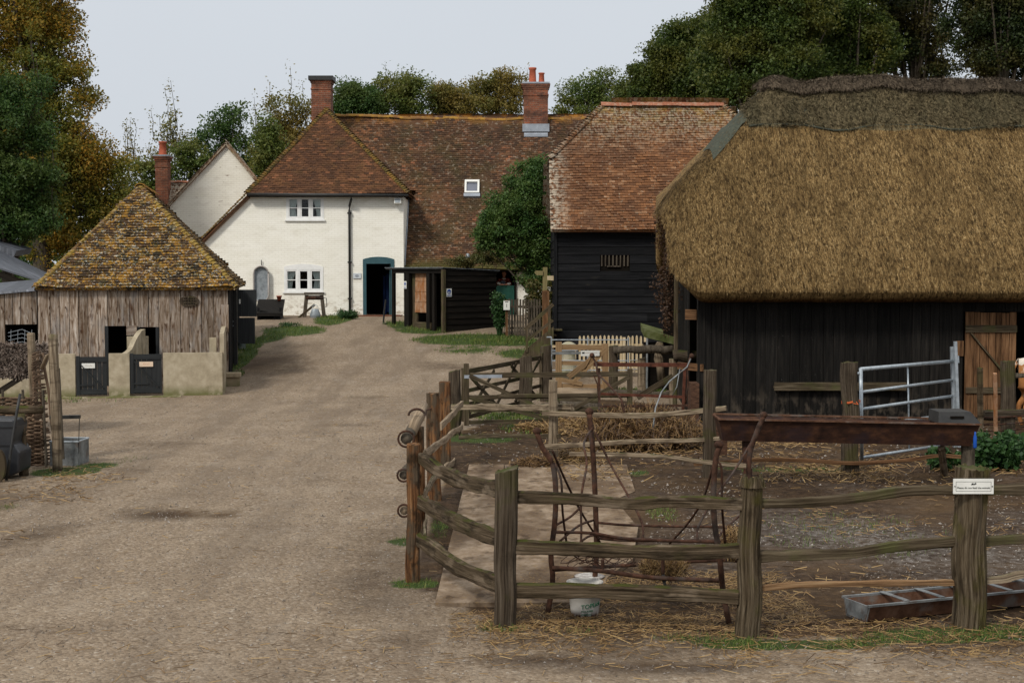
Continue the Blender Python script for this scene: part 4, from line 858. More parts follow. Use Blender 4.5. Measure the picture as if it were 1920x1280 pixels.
s_, z_ = FS.hit(248, 618); mb = MB(); FS.box(mb, s_ - .12, s_ + .12, .033, .2, z_ - .12, z_ + .1); mb.build('wooden_block', M['stable_plank'], st)
s_, z_ = FS.hit(421, 590); mb = MB(); FS.box(mb, s_ - .08, s_ + .1, .034, .06, z_ - .42, z_ + .25); mb.build('patch_board', M['stable_plank'], st)
# carved oval plaque
s_, z_ = FS.hit(355, 564); mb = MB(); c_ = FS.pt(s_, .05, z_); N = 24
rim = [c_ + FS.u * (.235 * math.cos(2 * PI * i / N)) + V3((0, 0, .13 * math.sin(2 * PI * i / N))) for i in range(N)]; prism(mb, rim, FS.n * .035); pl = mb.build('oval_plaque', M['post_grey'], st)
mb = MB(); random.seed(5)
for r in range(3):
    for i in range(9 - 2 * abs(r - 1)):
        x = (i - (8 - 2 * abs(r - 1)) / 2) * .038; obox(mb, c_ + FS.u * x + FS.n * .0365 + V3((0, 0, (1 - r) * .06 - .02)), FS.u * .02, FS.n * .004, V3((0, 0, random.uniform(.025, .045))))
mb.build('carving', M['dark'], pl)
# roof
def S(s, n, z): return FS.pt(s, n, z)
ov = .2; apx = S(2.2, -2.55, 5.12); apb = S(2.2, -SDp + 2.4, 5.12); e0, e1 = S(-.05, .22, EZ - .04), S(SWd + .22, .22, EZ - .04); b1, b0 = S(SWd + .22, -SDp - .2, EZ - .04), S(-.05, -SDp - .2, EZ - .04)
mb = MB(); tiles(mb, [e0, e1, apx], g=.098, w=.17, lift=.028, und=.03); tiles(mb, [e1, b1, apb, apx], g=.1, w=.17, lift=.028, und=.02)
tiles(mb, [b1, b0, apb], g=.1, w=.17); tiles(mb, [b0, e0, apx, apb], g=.1, w=.17)
mb.build('roof', M['tile_stable'], st)
mb = MB(); caps(mb, e1, apx, .085, .12, .06, .03, down=True, jit=.01); mb.build('hip_tiles', M['tile_stable_side'], st); mb = MB(); caps(mb, e0, apx, .07, .12, .06, .02, down=True); mb.build('hip_tiles', M['tile_stable_side'], st)
mb = MB(); caps(mb, apx + FS.n * .1 + V3((0, 0, .03)), apb + V3((0, 0, .03)), .13, .4, .02); mb.build('ridge_tiles', M['tile_orange'], st)
mb = MB(); FS.box(mb, 0, SWd + .1, .0345, .12, EZ - .09, EZ - .05); mb.build('eaves_board', M['fascia'], st)
# lean-to at its left
lt = thing('lean_to_shed', (-12.8, 34.5, 0), 'plank lean-to with a tin edged roof and square dark opening, left of the stable', 'lean-to')
o3 = oh(12, 608, 70, 653); mb = MB(); zf = lambda s: 2.45 + s * .09
boards_v(mb, FS, -2.6, -.02, 0, zf, .22, .03, openings=[o3], jit=.014, gap=.012); mb.build('front_planks', M['stable_plank'], lt)
mb = MB()
for (a, b, z0, z1) in ((-2.6, o3[0], 0, 2.2), (o3[1], 0, 0, 2.2), (o3[0], o3[1], 0, o3[2]), (o3[0], o3[1], o3[3], 2.2)): FS.box(mb, a, b, -.08, -.003, z0, z1)
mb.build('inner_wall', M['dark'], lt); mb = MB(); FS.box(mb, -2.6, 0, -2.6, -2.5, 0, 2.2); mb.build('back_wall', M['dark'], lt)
mb = MB()
for i in range(9): 
    a = -2.65 + i * .3; prism(mb, [S(a, .12 + random.uniform(-.02, .02), zf(a) + .0), S(a + .295, .12, zf(a + .295)), S(a + .295, .1, zf(a + .295) + .05), S(a, .1, zf(a) + .05)], -FS.n * 2.9 + V3((0, 0, .25)))
mb.build('roof', M['sheet'], lt)
mb = MB()
for k in range(5): tube(mb, [S(o3[0] + .03, -.03, o3[2] + .09 * k + .02), S((o3[0] + o3[1]) / 2, -.03, o3[2] + .1 * k + .06), S(o3[1] - .1, -.03, o3[2] + .085 * k + .01)], .007, seg=5)
for k in range(4): tube(mb, [S(o3[0] + .08 + k * .16, -.03, o3[2]), S(o3[0] + .1 + k * .16, -.03, o3[2] + .45)], .006, seg=5)
mb.build('wire_mesh', M['galv'], lt)

# yard wall and gates
FQ = Fr(-10.24, 32.5, math.radians(9.7)); sq = lambda px: FQ.hit(px, 700)[0]
WT = 1.03
yw = thing('yard_wall', (-8.5, 33, 0), 'low rendered concrete walls enclosing the two stable pens', 'wall')
sA = [(-2.6, sq(141)), (sq(204), sq(243)), (sq(306), sq(417))]
for (a, b) in sA:
    mb = MB(); FQ.box(mb, a, b, -.12, 0, -.15, WT); mb.build('front_wall', M['concrete'], yw)
mb = MB(); a = sq(412); prism(mb, [FQ.pt(a, -.121, -.1), FQ.pt(a, -2.0, -.1), FQ.pt(a, -2.0, 1.58), FQ.pt(a, -1.2, 1.56), FQ.pt(a, -.5, 1.5), FQ.pt(a, -.121, 1.47)], FQ.u * .1); mb.build('side_wall', M['concrete'], yw)
mb = MB(); a = sq(405); FQ.box(mb, a - .16, a, -.5, -.36, 0, 1.36); mb.build('stub_wall', M['concrete'], yw)
a = sq(226); pr = [(-.12, WT), (-.28, WT + .02), (-.5, 1.1), (-.72, 1.25), (-.95, 1.38), (-1.25, 1.5), (-1.5, 1.53), (-1.55, -.1), (-.12, -.1)]
mb = MB(); d_ = (FQ.u * .11 - FQ.n * .0); prism(mb, [FQ.pt(a + (-n_) * .22, n_ - .002, z_) for n_, z_ in pr], d_); mb.build('swept_divider', M['concrete'], yw)
mb = MB(); FQ.box(mb, a + .0, a + .5, -1.7, -1.56, 0, 1.35); mb.build('stub_wall', M['concrete'], yw)
mb = MB(); FQ.box(mb, -.6, sq(340), 0.0, .3, -.15, .045); mb.build('kerb', M['concrete'], yw)
def pen_gate(px0, px1, py0, py1, label, sx0, sx1, sy0, sy1, signmat, ink):
    a, zt = FQ.hit(px0, py0, -.05); b, zb = FQ.hit(px1, py1, -.05); g_ = thing('pen_gate', FQ.pt((a + b) / 2, -.05, 0), label, 'gate', 'pen gates in front of the stable')
    mb = MB(); n = 6
    for i in range(n): FQ.box(mb, a + (b - a) * i / n + .003, a + (b - a) * (i + 1) / n - .003, -.075, -.055, zb, zt)
    mb.build('boards', M['black_paint'], g_)
    mb = MB(); 
    for z0 in (zb + .02, zt - .12): FQ.box(mb, a, b, -.054, -.03, z0, z0 + .11); mb.build('ledge', M['black_paint'], g_); mb = MB()
    FQ.box(mb, a, b - .3, -.054, -.03, zb + .21, zb + .25)
    mb.build('ledge', M['black_paint'], g_)
    mb = MB(); bar(mb, FQ.pt(a + .06, -.043, zt - .16), FQ.pt(b - .08, -.043, zb + .16), .022, .1, up=FQ.n); 
    mb.build('brace', M['black_paint'], g_)
    mb = MB(); FQ.box(mb, a - .03, a + .05, -.1, -.02, zb, zt + .02); mb.build('gate_post', M['black_paint'], g_)
    c0, e1_ = FQ.hit(sx0, sy0, -.02); c1_, e0_ = FQ.hit(sx1, sy1, -.02)
    mb = MB(); FQ.box(mb, c0, c1_, -.029, -.022, e0_, e1_); s__ = mb.build('name_plate', M[signmat], g_)
    mb = MB(); m = (e0_ + e1_) / 2; x = c0 + (c1_ - c0) * .3
    for k in range(6):
        hgt = (.03, .018, .02, .016, .028, .016)[k]; FQ.box(mb, x, x + .008, -.022, -.0205, m - .012, m - .012 + hgt); FQ.box(mb, x + .008, x + .017, -.022, -.0205, m + (hgt - .016) , m + hgt - .012); x += .025
    mb.build('faded_writing', M[ink], s__)
pen_gate(145, 201, 669, 740, 'left black pen gate with a white name plate, before the stable', 153, 178, 681, 690, 'sign_white', 'sign_ink_soft')
pen_gate(246, 304, 664, 737, 'right black pen gate with a cream name plate and reddish lettering', 261, 287, 678, 687, 'sign_pink', 'sign_ink_red')
# black stable doors standing open at the side
c_ = P(441, 600, 38.0); FDo = Fr(c_.x, 38.0, 0.05)
sd_ = thing('black_double_door', (c_.x, 38, .3), 'tall black stable door standing open at the side of the stable', 'door')
a, zt = FDo.hit(445, 543); b, zb = FDo.hit(482, 644); zm = FDo.hit(460, 594)[1]
mb = MB(); boards_v(mb, FDo, a, b, zm + .01, zt, .14, .03, gap=.003, jit=.002); mb.build('upper_leaf', M['black_paint'], sd_)
mb = MB(); boards_v(mb, FDo, a, b - .05, zb, zm - .02, .14, .035, gap=.003, jit=.002); mb.build('lower_leaf', M['black_paint'], sd_)
mb = MB(); FDo.box(mb, a - .1, a - .01, -.06, .06, .1, zt + .05); mb.build('door_post', M['iron'], sd_)
mb = MB(); k_ = FDo.hit(450, 565); FDo.box(mb, k_[0] - .02, k_[0] + .02, .035, .045, k_[1] - .06, k_[1] + .06); mb.build('small_plate', M['sign_white'], sd_)
mb = MB(); 
for z_ in (zm - .1, zb + .5): tube(mb, [FDo.pt(a - .16, .09, z_ + .1), FDo.pt(a - .2, .12, z_), FDo.pt(a - .1, .1, z_ - .02)], .012)
mb.build('door_hook', M['galv'], sd_)

def bucket(name, base, r, hgt, mat, label, handle=True, cat='bucket'):
    t_ = thing(name, base, label, cat); mb = MB(); b_ = V3(base)
    lathe(mb, b_, [(r * .72, 0), (r * .75, .01), (r, hgt), (r * 1.04, hgt), (r * 1.04, hgt - .015), (r * .95, hgt - .02), (r * .7, .02)], 20); mb.build('body', M[mat], t_, True)
    if handle:
        mb = MB(); tube(mb, [b_ + V3((r * math.cos(PI * i / 10), -.02 * math.sin(PI * i / 10), hgt + r * 1.2 * math.sin(PI * i / 10))) for i in range(11)], .006, seg=6); mb.build('handle', M['galv'], t_)
    return t_
p = GP(453, 654); bucket('metal_bucket', on(p.x, p.y), .14, .27, 'galv', 'small metal bucket beside the open black stable door')
mb = MB(); p = GP(435, 724); R_ = Matrix.Rotation(.1, 3, 'Z')
cbox(mb, (p.x - .02, p.y + .15, G(p.x, p.y) + .14), .36, .3, .34, .15); cbox(mb, (p.x, p.y + .13, G(p.x, p.y) + .27), .39, .36, .12, .12); bs = mb.build('mounting_block', M['stone'])
bm_ = bs.modifiers.new('bevel', 'BEVEL'); bm_.width = .02; tag(bs, 'mossy stone block at the corner of the concrete yard wall', 'stone block')

# open barn with grey sheet roof, far left
ob = thing('open_barn', (-16, 42, 0), 'dark open-fronted barn with a grey sheeted roof at the left edge', 'barn')
a0, a1, a2 = P(-60, 452, 41), P(0, 505, 41), P(88, 533, 41); e1_, e2_ = P(0, 470, 45), P(99, 517, 45)
mb = MB(); 
a0 = a1 + (a1 - a2) * 1.2; e0_ = e1_ + (e1_ - e2_) * 1.2
for (p0, p1, q0, q1) in ((a0, a1, e0_, e1_), (a1, a2, e1_, e2_)):
    for j in range(5):
        f0, f1 = j / 5, (j + 1) / 5; A4 = [p0.lerp(q0, f0), p1.lerp(q1, f0), p1.lerp(q1, f1) + V3((0, 0, .01)), p0.lerp(q0, f1) + V3((0, 0, .01))]
        prism(mb, [p + V3((0, 0, .012 * (4 - j))) for p in A4], (0, 0, -.05))
mb.build('roof', M['sheet'], ob)
mb = MB(); b1_ = P(31, 470, 45.5); b0_ = P(-70, 440, 45.5); c1_ = P(26, 474, 45.5); prism(mb, [b0_, b1_, c1_ - V3((0, 0, .12)), b0_ - V3((0, 0, .5))], (0, 1.5, .1)); mb.build('upper_roof', M['sheet'], ob)
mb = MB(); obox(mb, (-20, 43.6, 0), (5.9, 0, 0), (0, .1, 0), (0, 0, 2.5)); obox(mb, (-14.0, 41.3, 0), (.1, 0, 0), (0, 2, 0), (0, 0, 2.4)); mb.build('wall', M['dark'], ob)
mb = MB(); bar(mb, a2 + V3((-.1, .15, -.16)), a0 + V3((0, .15, -.16)), .1, .16); bar(mb, (-14.2, 41.4, 0), (-14.2, 41.4, 2.3), .16, .16); mb.build('timber_frame', M['fascia'], ob)

# ------------------------------------------------------------------ thatched barn
th = thing('thatched_barn', (7, 31, 0), 'long dark plank barn under a thick golden thatched roof with netted ridge', 'barn')
YR, ZRg, SLP, XE = 31.25, 7.04, 1.065, 3.08
def smin(a, b, k=.25):
    h_ = np.clip(.5 + .5 * (b - a) / k, 0, 1); return b * (1 - h_) + a * h_ - k * h_ * (1 - h_)
def thz(x, y):
    x = np.asarray(x, float); y = np.asarray(y, float)
    f = ZRg - np.abs(y - YR) * SLP * (1 + .0 * x) ; hip = 4.3 + (x - XE) * 1.1
    z = smin(smin(f, hip, .35), ZRg + .0 * x, .3)
    up_ = np.clip((y - 27.6) / 1.5, .12, 1); z = z + .05 * np.sin(x * .9 + .5) * (z > 6) + up_ * (.035 * np.sin(x * 2.3 + y * 1.7) + .02 * np.sin(x * 5.1 - y * 3.3))
    z = z + .1 * np.exp(-((x - 5.72) / .35) ** 2 - ((y - YR) / .6) ** 2)
    e = np.clip((27.75 - y) / .55, 0, 1); z = z - .16 * e ** 2.2              # rounded eaves
    ve = np.clip((3.4 - x) / .3, 0, 1); z = z - .12 * ve ** 2
    return z
def yf(x):                              # front edge, corner rounded
    d = np.clip((3.68 - x) / .6, 0, 1); return 27.2 + .5 * (1 - np.sqrt(np.clip(1 - d ** 2, 0, 1)))
nxs = np.concatenate([XE + np.linspace(0, 1, 16) ** 1.6 * 1.0, np.arange(4.16, 16.2, .12)]); NY = 70
gx, gt = np.meshgrid(nxs, np.linspace(0, 1, NY)); y0 = yf(gx); y1 = 35.3 - (y0 - 27.2); gy = y0 + (y1 - y0) * gt; gx = gx + np.maximum(0, .1014 * gy - 3.1) * np.exp(-(gx - XE) / .8); gz = thz(gx, gy)
lump = .018 * npnoise(gx * 1.0, (gy + gz) * .6, 4.5, 77, 3) * np.clip((gy - 27.5), .15, 1); gz = gz + lump
mb = MB(); ny_, nx_ = gx.shape
for i in range(ny_):
    for j in range(nx_): mb.v.append((gx[i, j], gy[i, j], gz[i, j]))
for i in range(ny_ - 1):
    for j in range(nx_ - 1): a = i * nx_ + j; mb.face((a, a + 1, a + nx_ + 1, a + nx_))
# eaves: thick cut edge turning under
edge = [(0, j) for j in range(nx_ - 1, -1, -1)] + [(i, 0) for i in range(1, ny_)]
n0 = len(mb.v); E = len(edge)
for k, (i, j) in enumerate(edge):
    x_, y_, z_ = gx[i, j], gy[i, j], gz[i, j]; inx = max(0, (3.9 - x_)) / .8; iny = 1 if i == 0 else .0
    dx = .16 * min(1, inx) ; dy = .2 * iny
    mb.v.append((x_ + dx * .5, y_ + dy * .4, z_ - .16)); mb.v.append((x_ + dx * 1.5, y_ + dy * 1.6, z_ - .25)); mb.v.append((x_ + dx * 4.5, y_ + dy * 5.2, z_ - .02 + (.5 if iny else 0)))
for k in range(E - 1):
    i0, j0 = edge[k]; i1, j1 = edge[k + 1]; A0 = i0 * nx_ + j0; A1 = i1 * nx_ + j1; b0_ = n0 + 3 * k; b1__ = n0 + 3 * (k + 1)
    mb.face((A0, A1, b1__, b0_)); mb.face((b0_, b1__, b1__ + 1, b0_ + 1)); mb.face((b0_ + 1, b1__ + 1, b1__ + 2, b0_ + 2))
thatch = mb.build('thatch', M['thatch'], th, True)
def thatch_strands(n, xr, sr, L, wd, lift, name, mat, sx=0.35, off=0.0, seed=1):
    rs = np.random.default_rng(seed); x = rs.uniform(xr[0], xr[1], n); t_ = rs.uniform(sr[0], sr[1], n); y = yf(x) + (YR - yf(x)) * t_ * 1.02
    e = .03; z = thz(x, y); zx = (thz(x + e, y) - z) / e; zy = (thz(x, y + e) - z) / e
    nn = unit(np.stack([-zx, -zy, np.ones(n)], 1)); g = np.stack([-zx, -zy, -(zx ** 2 + zy ** 2)], 1); g = unit(g)
    g = unit(g + rs.normal(size=(n, 3)) * sx * .35 + nn * rs.uniform(-.03, .07, n)[:, None]); s = unit(np.cross(g, nn))
    l = (L * rs.uniform(.5, 1.3, n))[:, None]; c = np.stack([x, y, z], 1) + nn * (off + rs.uniform(-.012, .01, n))[:, None]; w_ = wd * rs.uniform(.6, 1.3, n)[:, None] / 2
    vv = np.stack([c - s * w_, c + s * w_, c + g * l + nn * lift + s * w_ * .5, c + g * l + nn * lift - s * w_ * .5], 1)
    return vv
v_ = np.concatenate([thatch_strands(285000, (XE + .02, 13.6), (.015, .84), .19, .0085, .004, '', '', .13, seed=3), thatch_strands(36000, (XE, 5.4), (.02, .85), .15, .0085, .01, '', '', .4, seed=4),
                     thatch_strands(16000, (3.2, 11.4), (0, .03), .07, .011, -.01, '', '', .3, seed=5)])
mass('thatch_stems', v_, M['thatch'], thatch)
v_ = thatch_strands(56000, (5.0, 15.5), (.735, .93), .13, .012, .008, '', '', 1.2, .055, seed=6); mass('netted_stems', v_, M['thatch_net'], thatch)
# netted band and ridge roll
def band(name, t0, t1, x0, x1, off, mat, thick=.03, edge_=0.0, back=0.0):
    xs_ = np.arange(x0, x1, .1); mb = MB(); K = 9
    for x_ in xs_:
        for k in range(K):
            t_ = t0 + (t1 - t0) * k / (K - 1); wv = edge_ * math.sin(x_ * 1.3) * (k == 0)
            y_ = float(yf(np.array(x_))) + (YR - float(yf(np.array(x_)))) * t_ + wv
            if t_ > 1: y_ = YR + (t_ - 1) * 4
            mb.v.append((x_, y_, float(thz(x_, y_)) + off * (1 if k else .55) + .008 * math.sin(x_ * 9 + k)))
    for i in range(len(xs_) - 1):
        for k in range(K - 1): a = i * K + k; mb.face((a, a + K, a + K + 1, a + 1))
    n_ = len(mb.v)
    for i in range(len(xs_)): v = mb.v[i * K]; mb.v.append((v[0], v[1] + .01, v[2] - off - thick)); 
    for i in range(len(xs_) - 1): mb.face((i * K, n_ + i, n_ + i + 1, (i + 1) * K))
    return mb.build(name, mat, th, True)
band('netted_band', .735, .96, 5.0, 15.8, .05, M['thatch_net'], edge_=.05)
band('ridge_roll', .905, 1.12, 5.35, 15.8, .14, M['thatch_cap'], .08, edge_=.035)
v_ = thatch_strands(38000, (5.4, 15.5), (.91, 1.0), .12, .012, .01, '', '', .7, .165, seed=8); mass('ridge_stems', v_, M['thatch_cap'], thatch)
# netting over the hip, its rolled lower hem and one overlapping strip
mb = MB(); nn_ = 22
for i in range(nn_):
    t_ = i / (nn_ - 1); xx = 4.15 + 1.5 * t_
    for k in range(7):
        y_ = YR - (max(0, (2.74 - (xx - XE) * 1.1) / 1.065) * 1.02 + .25) * (1 - k / 6); mb.v.append((xx, y_, float(thz(xx, y_)) + .05))
for i in range(nn_ - 1):
    for k in range(6): a = i * 7 + k; mb.face((a, a + 7, a + 8, a + 1))
mb.build('hip_net', M['net'], th, True)
def tline(pts, r, name, mat='net'):
    mb = MB(); P_ = []
    for (x_, t_) in pts: y_ = float(yf(np.array(x_))) + (YR - float(yf(np.array(x_)))) * t_; P_.append((x_, y_, float(thz(x_, y_)) + .06))
    tube(mb, P_, r, seg=6); mb.build(name, M[mat], th)
tline([(5.0 + i * .3, .735 + .008 * math.sin(i * .8)) for i in range(36)], .02, 'net_hem'); 
# a doubled strip of net hanging over the band
mb = MB()
for i in range(12):
    t_ = .73 + .17 * i / 11
    for x_ in (6.12, 6.38): 
        xx = x_ - .12 * i / 11; y_ = 27.2 + 4.05 * t_; mb.v.append((xx, y_, float(thz(xx, y_)) + .075))
for i in range(11): mb.face((2 * i, 2 * i + 1, 2 * i + 3, 2 * i + 2))
mb.build('net_strip', M['net'], th)
# walls
FT = Fr(3.66, 28.0, 0); tx = lambda px, D=28.0: (px - 960) / FPX * D - 3.66
dA, dB = tx(1808), tx(1904)
mb = MB(); boards_v(mb, FT, .02, 12, -.05, 2.75, .215, .028, openings=[(dA - .02, dB + .9, -.1, 2.12)], jit=.01, gap=.008, wj=.2); mb.build('front_planks', M['barn_plank'], th)
mb = MB(); FT.box(mb, .05, 12, -.1, -.04, -.05, 2.7) if False else None
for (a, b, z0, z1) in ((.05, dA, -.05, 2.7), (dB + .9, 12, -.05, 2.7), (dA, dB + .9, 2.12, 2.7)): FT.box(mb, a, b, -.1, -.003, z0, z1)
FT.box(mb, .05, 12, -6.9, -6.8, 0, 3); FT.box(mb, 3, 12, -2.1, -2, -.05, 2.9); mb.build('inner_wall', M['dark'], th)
mb = MB(); FT.box(mb, 0, .14, -.16, .04, -.05, 2.8); mb.build('corner_post', M['barn_plank'], th)
FTl = Fr(3.97, 34.5, math.atan2(28.8 - 34.5, 3.62 - 3.97)); mb = MB(); boards_v(mb, FTl, .2, 5.4, 0, lambda s: 4.3 if 1.8 < s < 5 else 3.3, .2, .03); mb.build('end_planks', M['barn_plank'], th)
mb = MB(); post(mb, (3.40, 29.6, 0), (3.42, 29.6, 3.3), .09, amp=.15); mb.build('end_post', M['gate_old'], th)
mb = MB(); bar(mb, (3.46, 28.3, 2.06), (3.66, 28.1, 2.06), .05, .2); mb.build('cross_rail', M['door_plank'], th); mb = MB(); bar(mb, (3.35, 28.6, 1.02), (3.75, 27.93, 1.02), .05, .14); mb.build('cross_rail', M['door_plank'], th)
# plank door, hung outside the boards
FD_ = Fr(3.66, 27.93, 0); dr_ = MB(); n = 7; x = dA
for i in range(n):
    w_ = (dB - dA) / n * (1.25, .8, 1.2, .9, .8, 1.1, .95)[i]; FD_.box(dr_, x + .006, x + w_ - .006, -.02, .01 + random.uniform(-.006, .006), .03 + random.uniform(-.02, .03), 2.1 + random.uniform(-.03, .02)); x += w_
bd = dr_.build('plank_door', M['door_plank'], th)
mb = MB(); FD_.box(mb, dA, dB, .018, .045, 1.72, 1.86); FD_.box(mb, dA + .02, dB - .05, .018, .045, .52, .64); bar(mb, FD_.pt(dA + .1, .035, 1.7), FD_.pt(dB - .3, .035, .98), .03, .12, up=(0, -1, 0)); mb.build('ledge', M['gate_old'], bd)
mb = MB(); FT.box(mb, tx(1452, 27.9), tx(1700, 27.9), .04, .14, .62, .66); FT.box(mb, tx(1452, 27.9), tx(1700, 27.9), .14, .165, .58, .74); mb.build('feed_board', M['gate_old'], th)
mb = MB(); FT.box(mb, tx(1792), tx(1806), .03, .06, 1.25, 1.55); mb.build('door_stop', M['door_plank'], th)

# brown creeper hanging at the barn end
mb = MB(); pts = path(P(1250, 405, 31.2), P(1252, 600, 31.2), 12, .12); tube(mb, pts, .03, seg=6)
cr = thing('dead_creeper', P(1252, 700, 31.5), 'brown dead creeper hanging under the left end of the thatch', 'creeper'); mb.build('stem', M['bark'], cr)
c = np.concatenate([np.array(p)[None] + RNG.normal(size=(190, 3)) * np.array([.1 + .05 * math.sin(i), .14, .13]) for i, p in enumerate(pts)]); mass('leaves', leaf_quads(c, .07), M['leaf_brown'], cr)

# ------------------------------------------------------------------ black open-fronted shed
A_ = V3((-2.1, 44.0, 0)); B_ = V3((-3.9, 46.2, 0)); C_ = V3((-.5, 45.31, 0))
shd = thing('black_shed', (-2.1, 45.5, 1.2), 'low black timber shed with open bays and a flat roof, before the farmhouse door', 'shed')
angL = math.atan2(A_.y - B_.y, A_.x - B_.x); FL = Fr(B_.x, B_.y, angL); LL = (A_ - B_).length
angR = math.atan2(C_.y - A_.y, C_.x - A_.x); FR_ = Fr(A_.x, A_.y, angR); LR = (C_ - A_).length
zt0 = 2.98; mb = MB(); boards_h(mb, FR_, 0.04, LR, 1.08, zt0, .19, .024); FR_.box(mb, .04, LR, -.05, -.003, 1.0, zt0); mb.build('right_wall', M['shed_board'], shd)
mb = MB(); FR_.box(mb, 0, LR, .005, .03, .92, 1.07); mb.build('skirting', M['gate_old'], shd)
mb = MB(); FR_.box(mb, -.07, .03, -.06, .05, .9, zt0); mb.build('corner_post', M['gate_old'], shd)
mb = MB()
for px, w_ in ((736, .1), (762, .26), (802, .17), (812, .12)):
    s_, _ = FL.hit(px, 560); FL.box(mb, s_ - w_ / 2, s_ + w_ / 2, -.1, .0, 1.0, zt0 - .1)
mb.build('post', M['shed_board'], shd)
mb = MB(); s0__ = FL.hit(735, 560)[0]; FL.box(mb, s0__, LL - .06, -.09, .01, zt0 - .12, zt0 + .0); mb.build('head_beam', M['shed_board'], shd)
mb = MB(); s0__ = FL.hit(758, 560)[0]; s1__ = FL.hit(775, 560)[0]; FL.box(mb, s0__, s1__, -.2, -.16, 1.1, 2.9); sb = mb.build('inner_panel', M['gate_old'], shd)
mb = MB(); s0__ = FL.hit(769, 560)[0]; s1__ = FL.hit(806, 560)[0]
for i in range(4): FL.box(mb, s0__ + .1, s1__ - .03 - .12 * (i < 2), -.13 - .01 * i, -.11 - .01 * i, 1.62 + .33 * i, 1.94 + .33 * i)
mb.build('rough_boards', M['orange_board'], shd)
mb = MB(); FL.box(mb, s0__ + .1, s1__, -.12, -.02, 1.1, 1.32); mb.build('low_board', M['gate_old'], shd)
mb = MB(); FL.box(mb, -.1, LL, -.75, -.7, 1, zt0); FL.box(mb, FL.hit(815, 560)[0], FL.hit(831, 560)[0] + .2, -.12, -.1, 1.1, zt0 - .1) if False else None; mb.build('back_wall', M['dark'], shd)
r0, r1, r2 = FL.pt(-.25, .08, zt0 + .005), FL.pt(LL + .02, .08, zt0 + .005), FR_.pt(LR + .1, .03, zt0 - .09); r3 = r0 + (r2 - r1)
mb = MB(); prism(mb, [r0, r1, r2, r3], (0, 0, .05)); 
rs_ = mb.build('roof', M['iron'], shd)
mb = MB(); bar(mb, r1 + V3((0, 0, .058)), r2 + V3((0, 0, .058)), .06, .014); bar(mb, r0 + V3((0, 0, .058)), r1 + V3((0, 0, .058)), .05, .014); mb.build('roof_edge', M['galv'], rs_)
def badge(parent, fr, px0, px1, py0, py1, n=.035):
    a, zt = fr.hit(px0, py0, n); b, zb = fr.hit(px1, py1, n); mb = MB(); fr.box(mb, a, b, n - .01, n, zb, zt); s__ = mb.build('notice', M['sign_white'], parent); W_ = b - a; H_ = zt - zb
    mb = MB(); c_ = fr.pt((a + b) / 2, n + .001, zb + H_ * .62); r_ = W_ * .36
    prism(mb, [c_ + fr.u * (r_ * math.cos(PI * i / 9)) + V3((0, 0, r_ * math.sin(PI * i / 9))) for i in range(10)], fr.n * .003)
    prism(mb, [c_ + fr.u * (r_ * math.cos(PI + PI * i / 12)) * 1.0 + V3((0, 0, r_ * math.sin(PI + PI * i / 12))) for i in range(13)] + [c_ + fr.u * (r_ * .7 * math.cos(2 * PI - PI * i / 12)) + V3((0, 0, r_ * .7 * math.sin(2 * PI - PI * i / 12))) for i in range(13)], fr.n * .003)
    fr.box(mb, a + W_ * .45, a + W_ * .55, n + .0012, n + .004, zb + H_ * .4, zb + H_ * .6)
    fr.box(mb, a + W_ * .1, b - W_ * .1, n + .001, n + .003, zb + H_ * .1, zb + H_ * .2)
    mb.build('blue_emblem', M['sign_blue'], s__)
badge(shd, FR_, 837, 847, 541, 556); badge(shd, FL, 757, 762, 527, 541, .02)
# tall black leaf beside the bin etc: spare iron strip leaning at the shed end
mb = MB(); tube(mb, [FL.pt(-.35, .1, 1.25), FL.pt(-.33, .08, 1.6), FL.pt(-.28, .05, 2.0)], .03); tube(mb, [FL.pt(-.38, .12, 1.22), FL.pt(-.1, .14, 1.23)], .02)
tag(mb.build('iron_prop', M['iron']), 'thin iron prop standing at the left end of the black shed', 'iron prop')
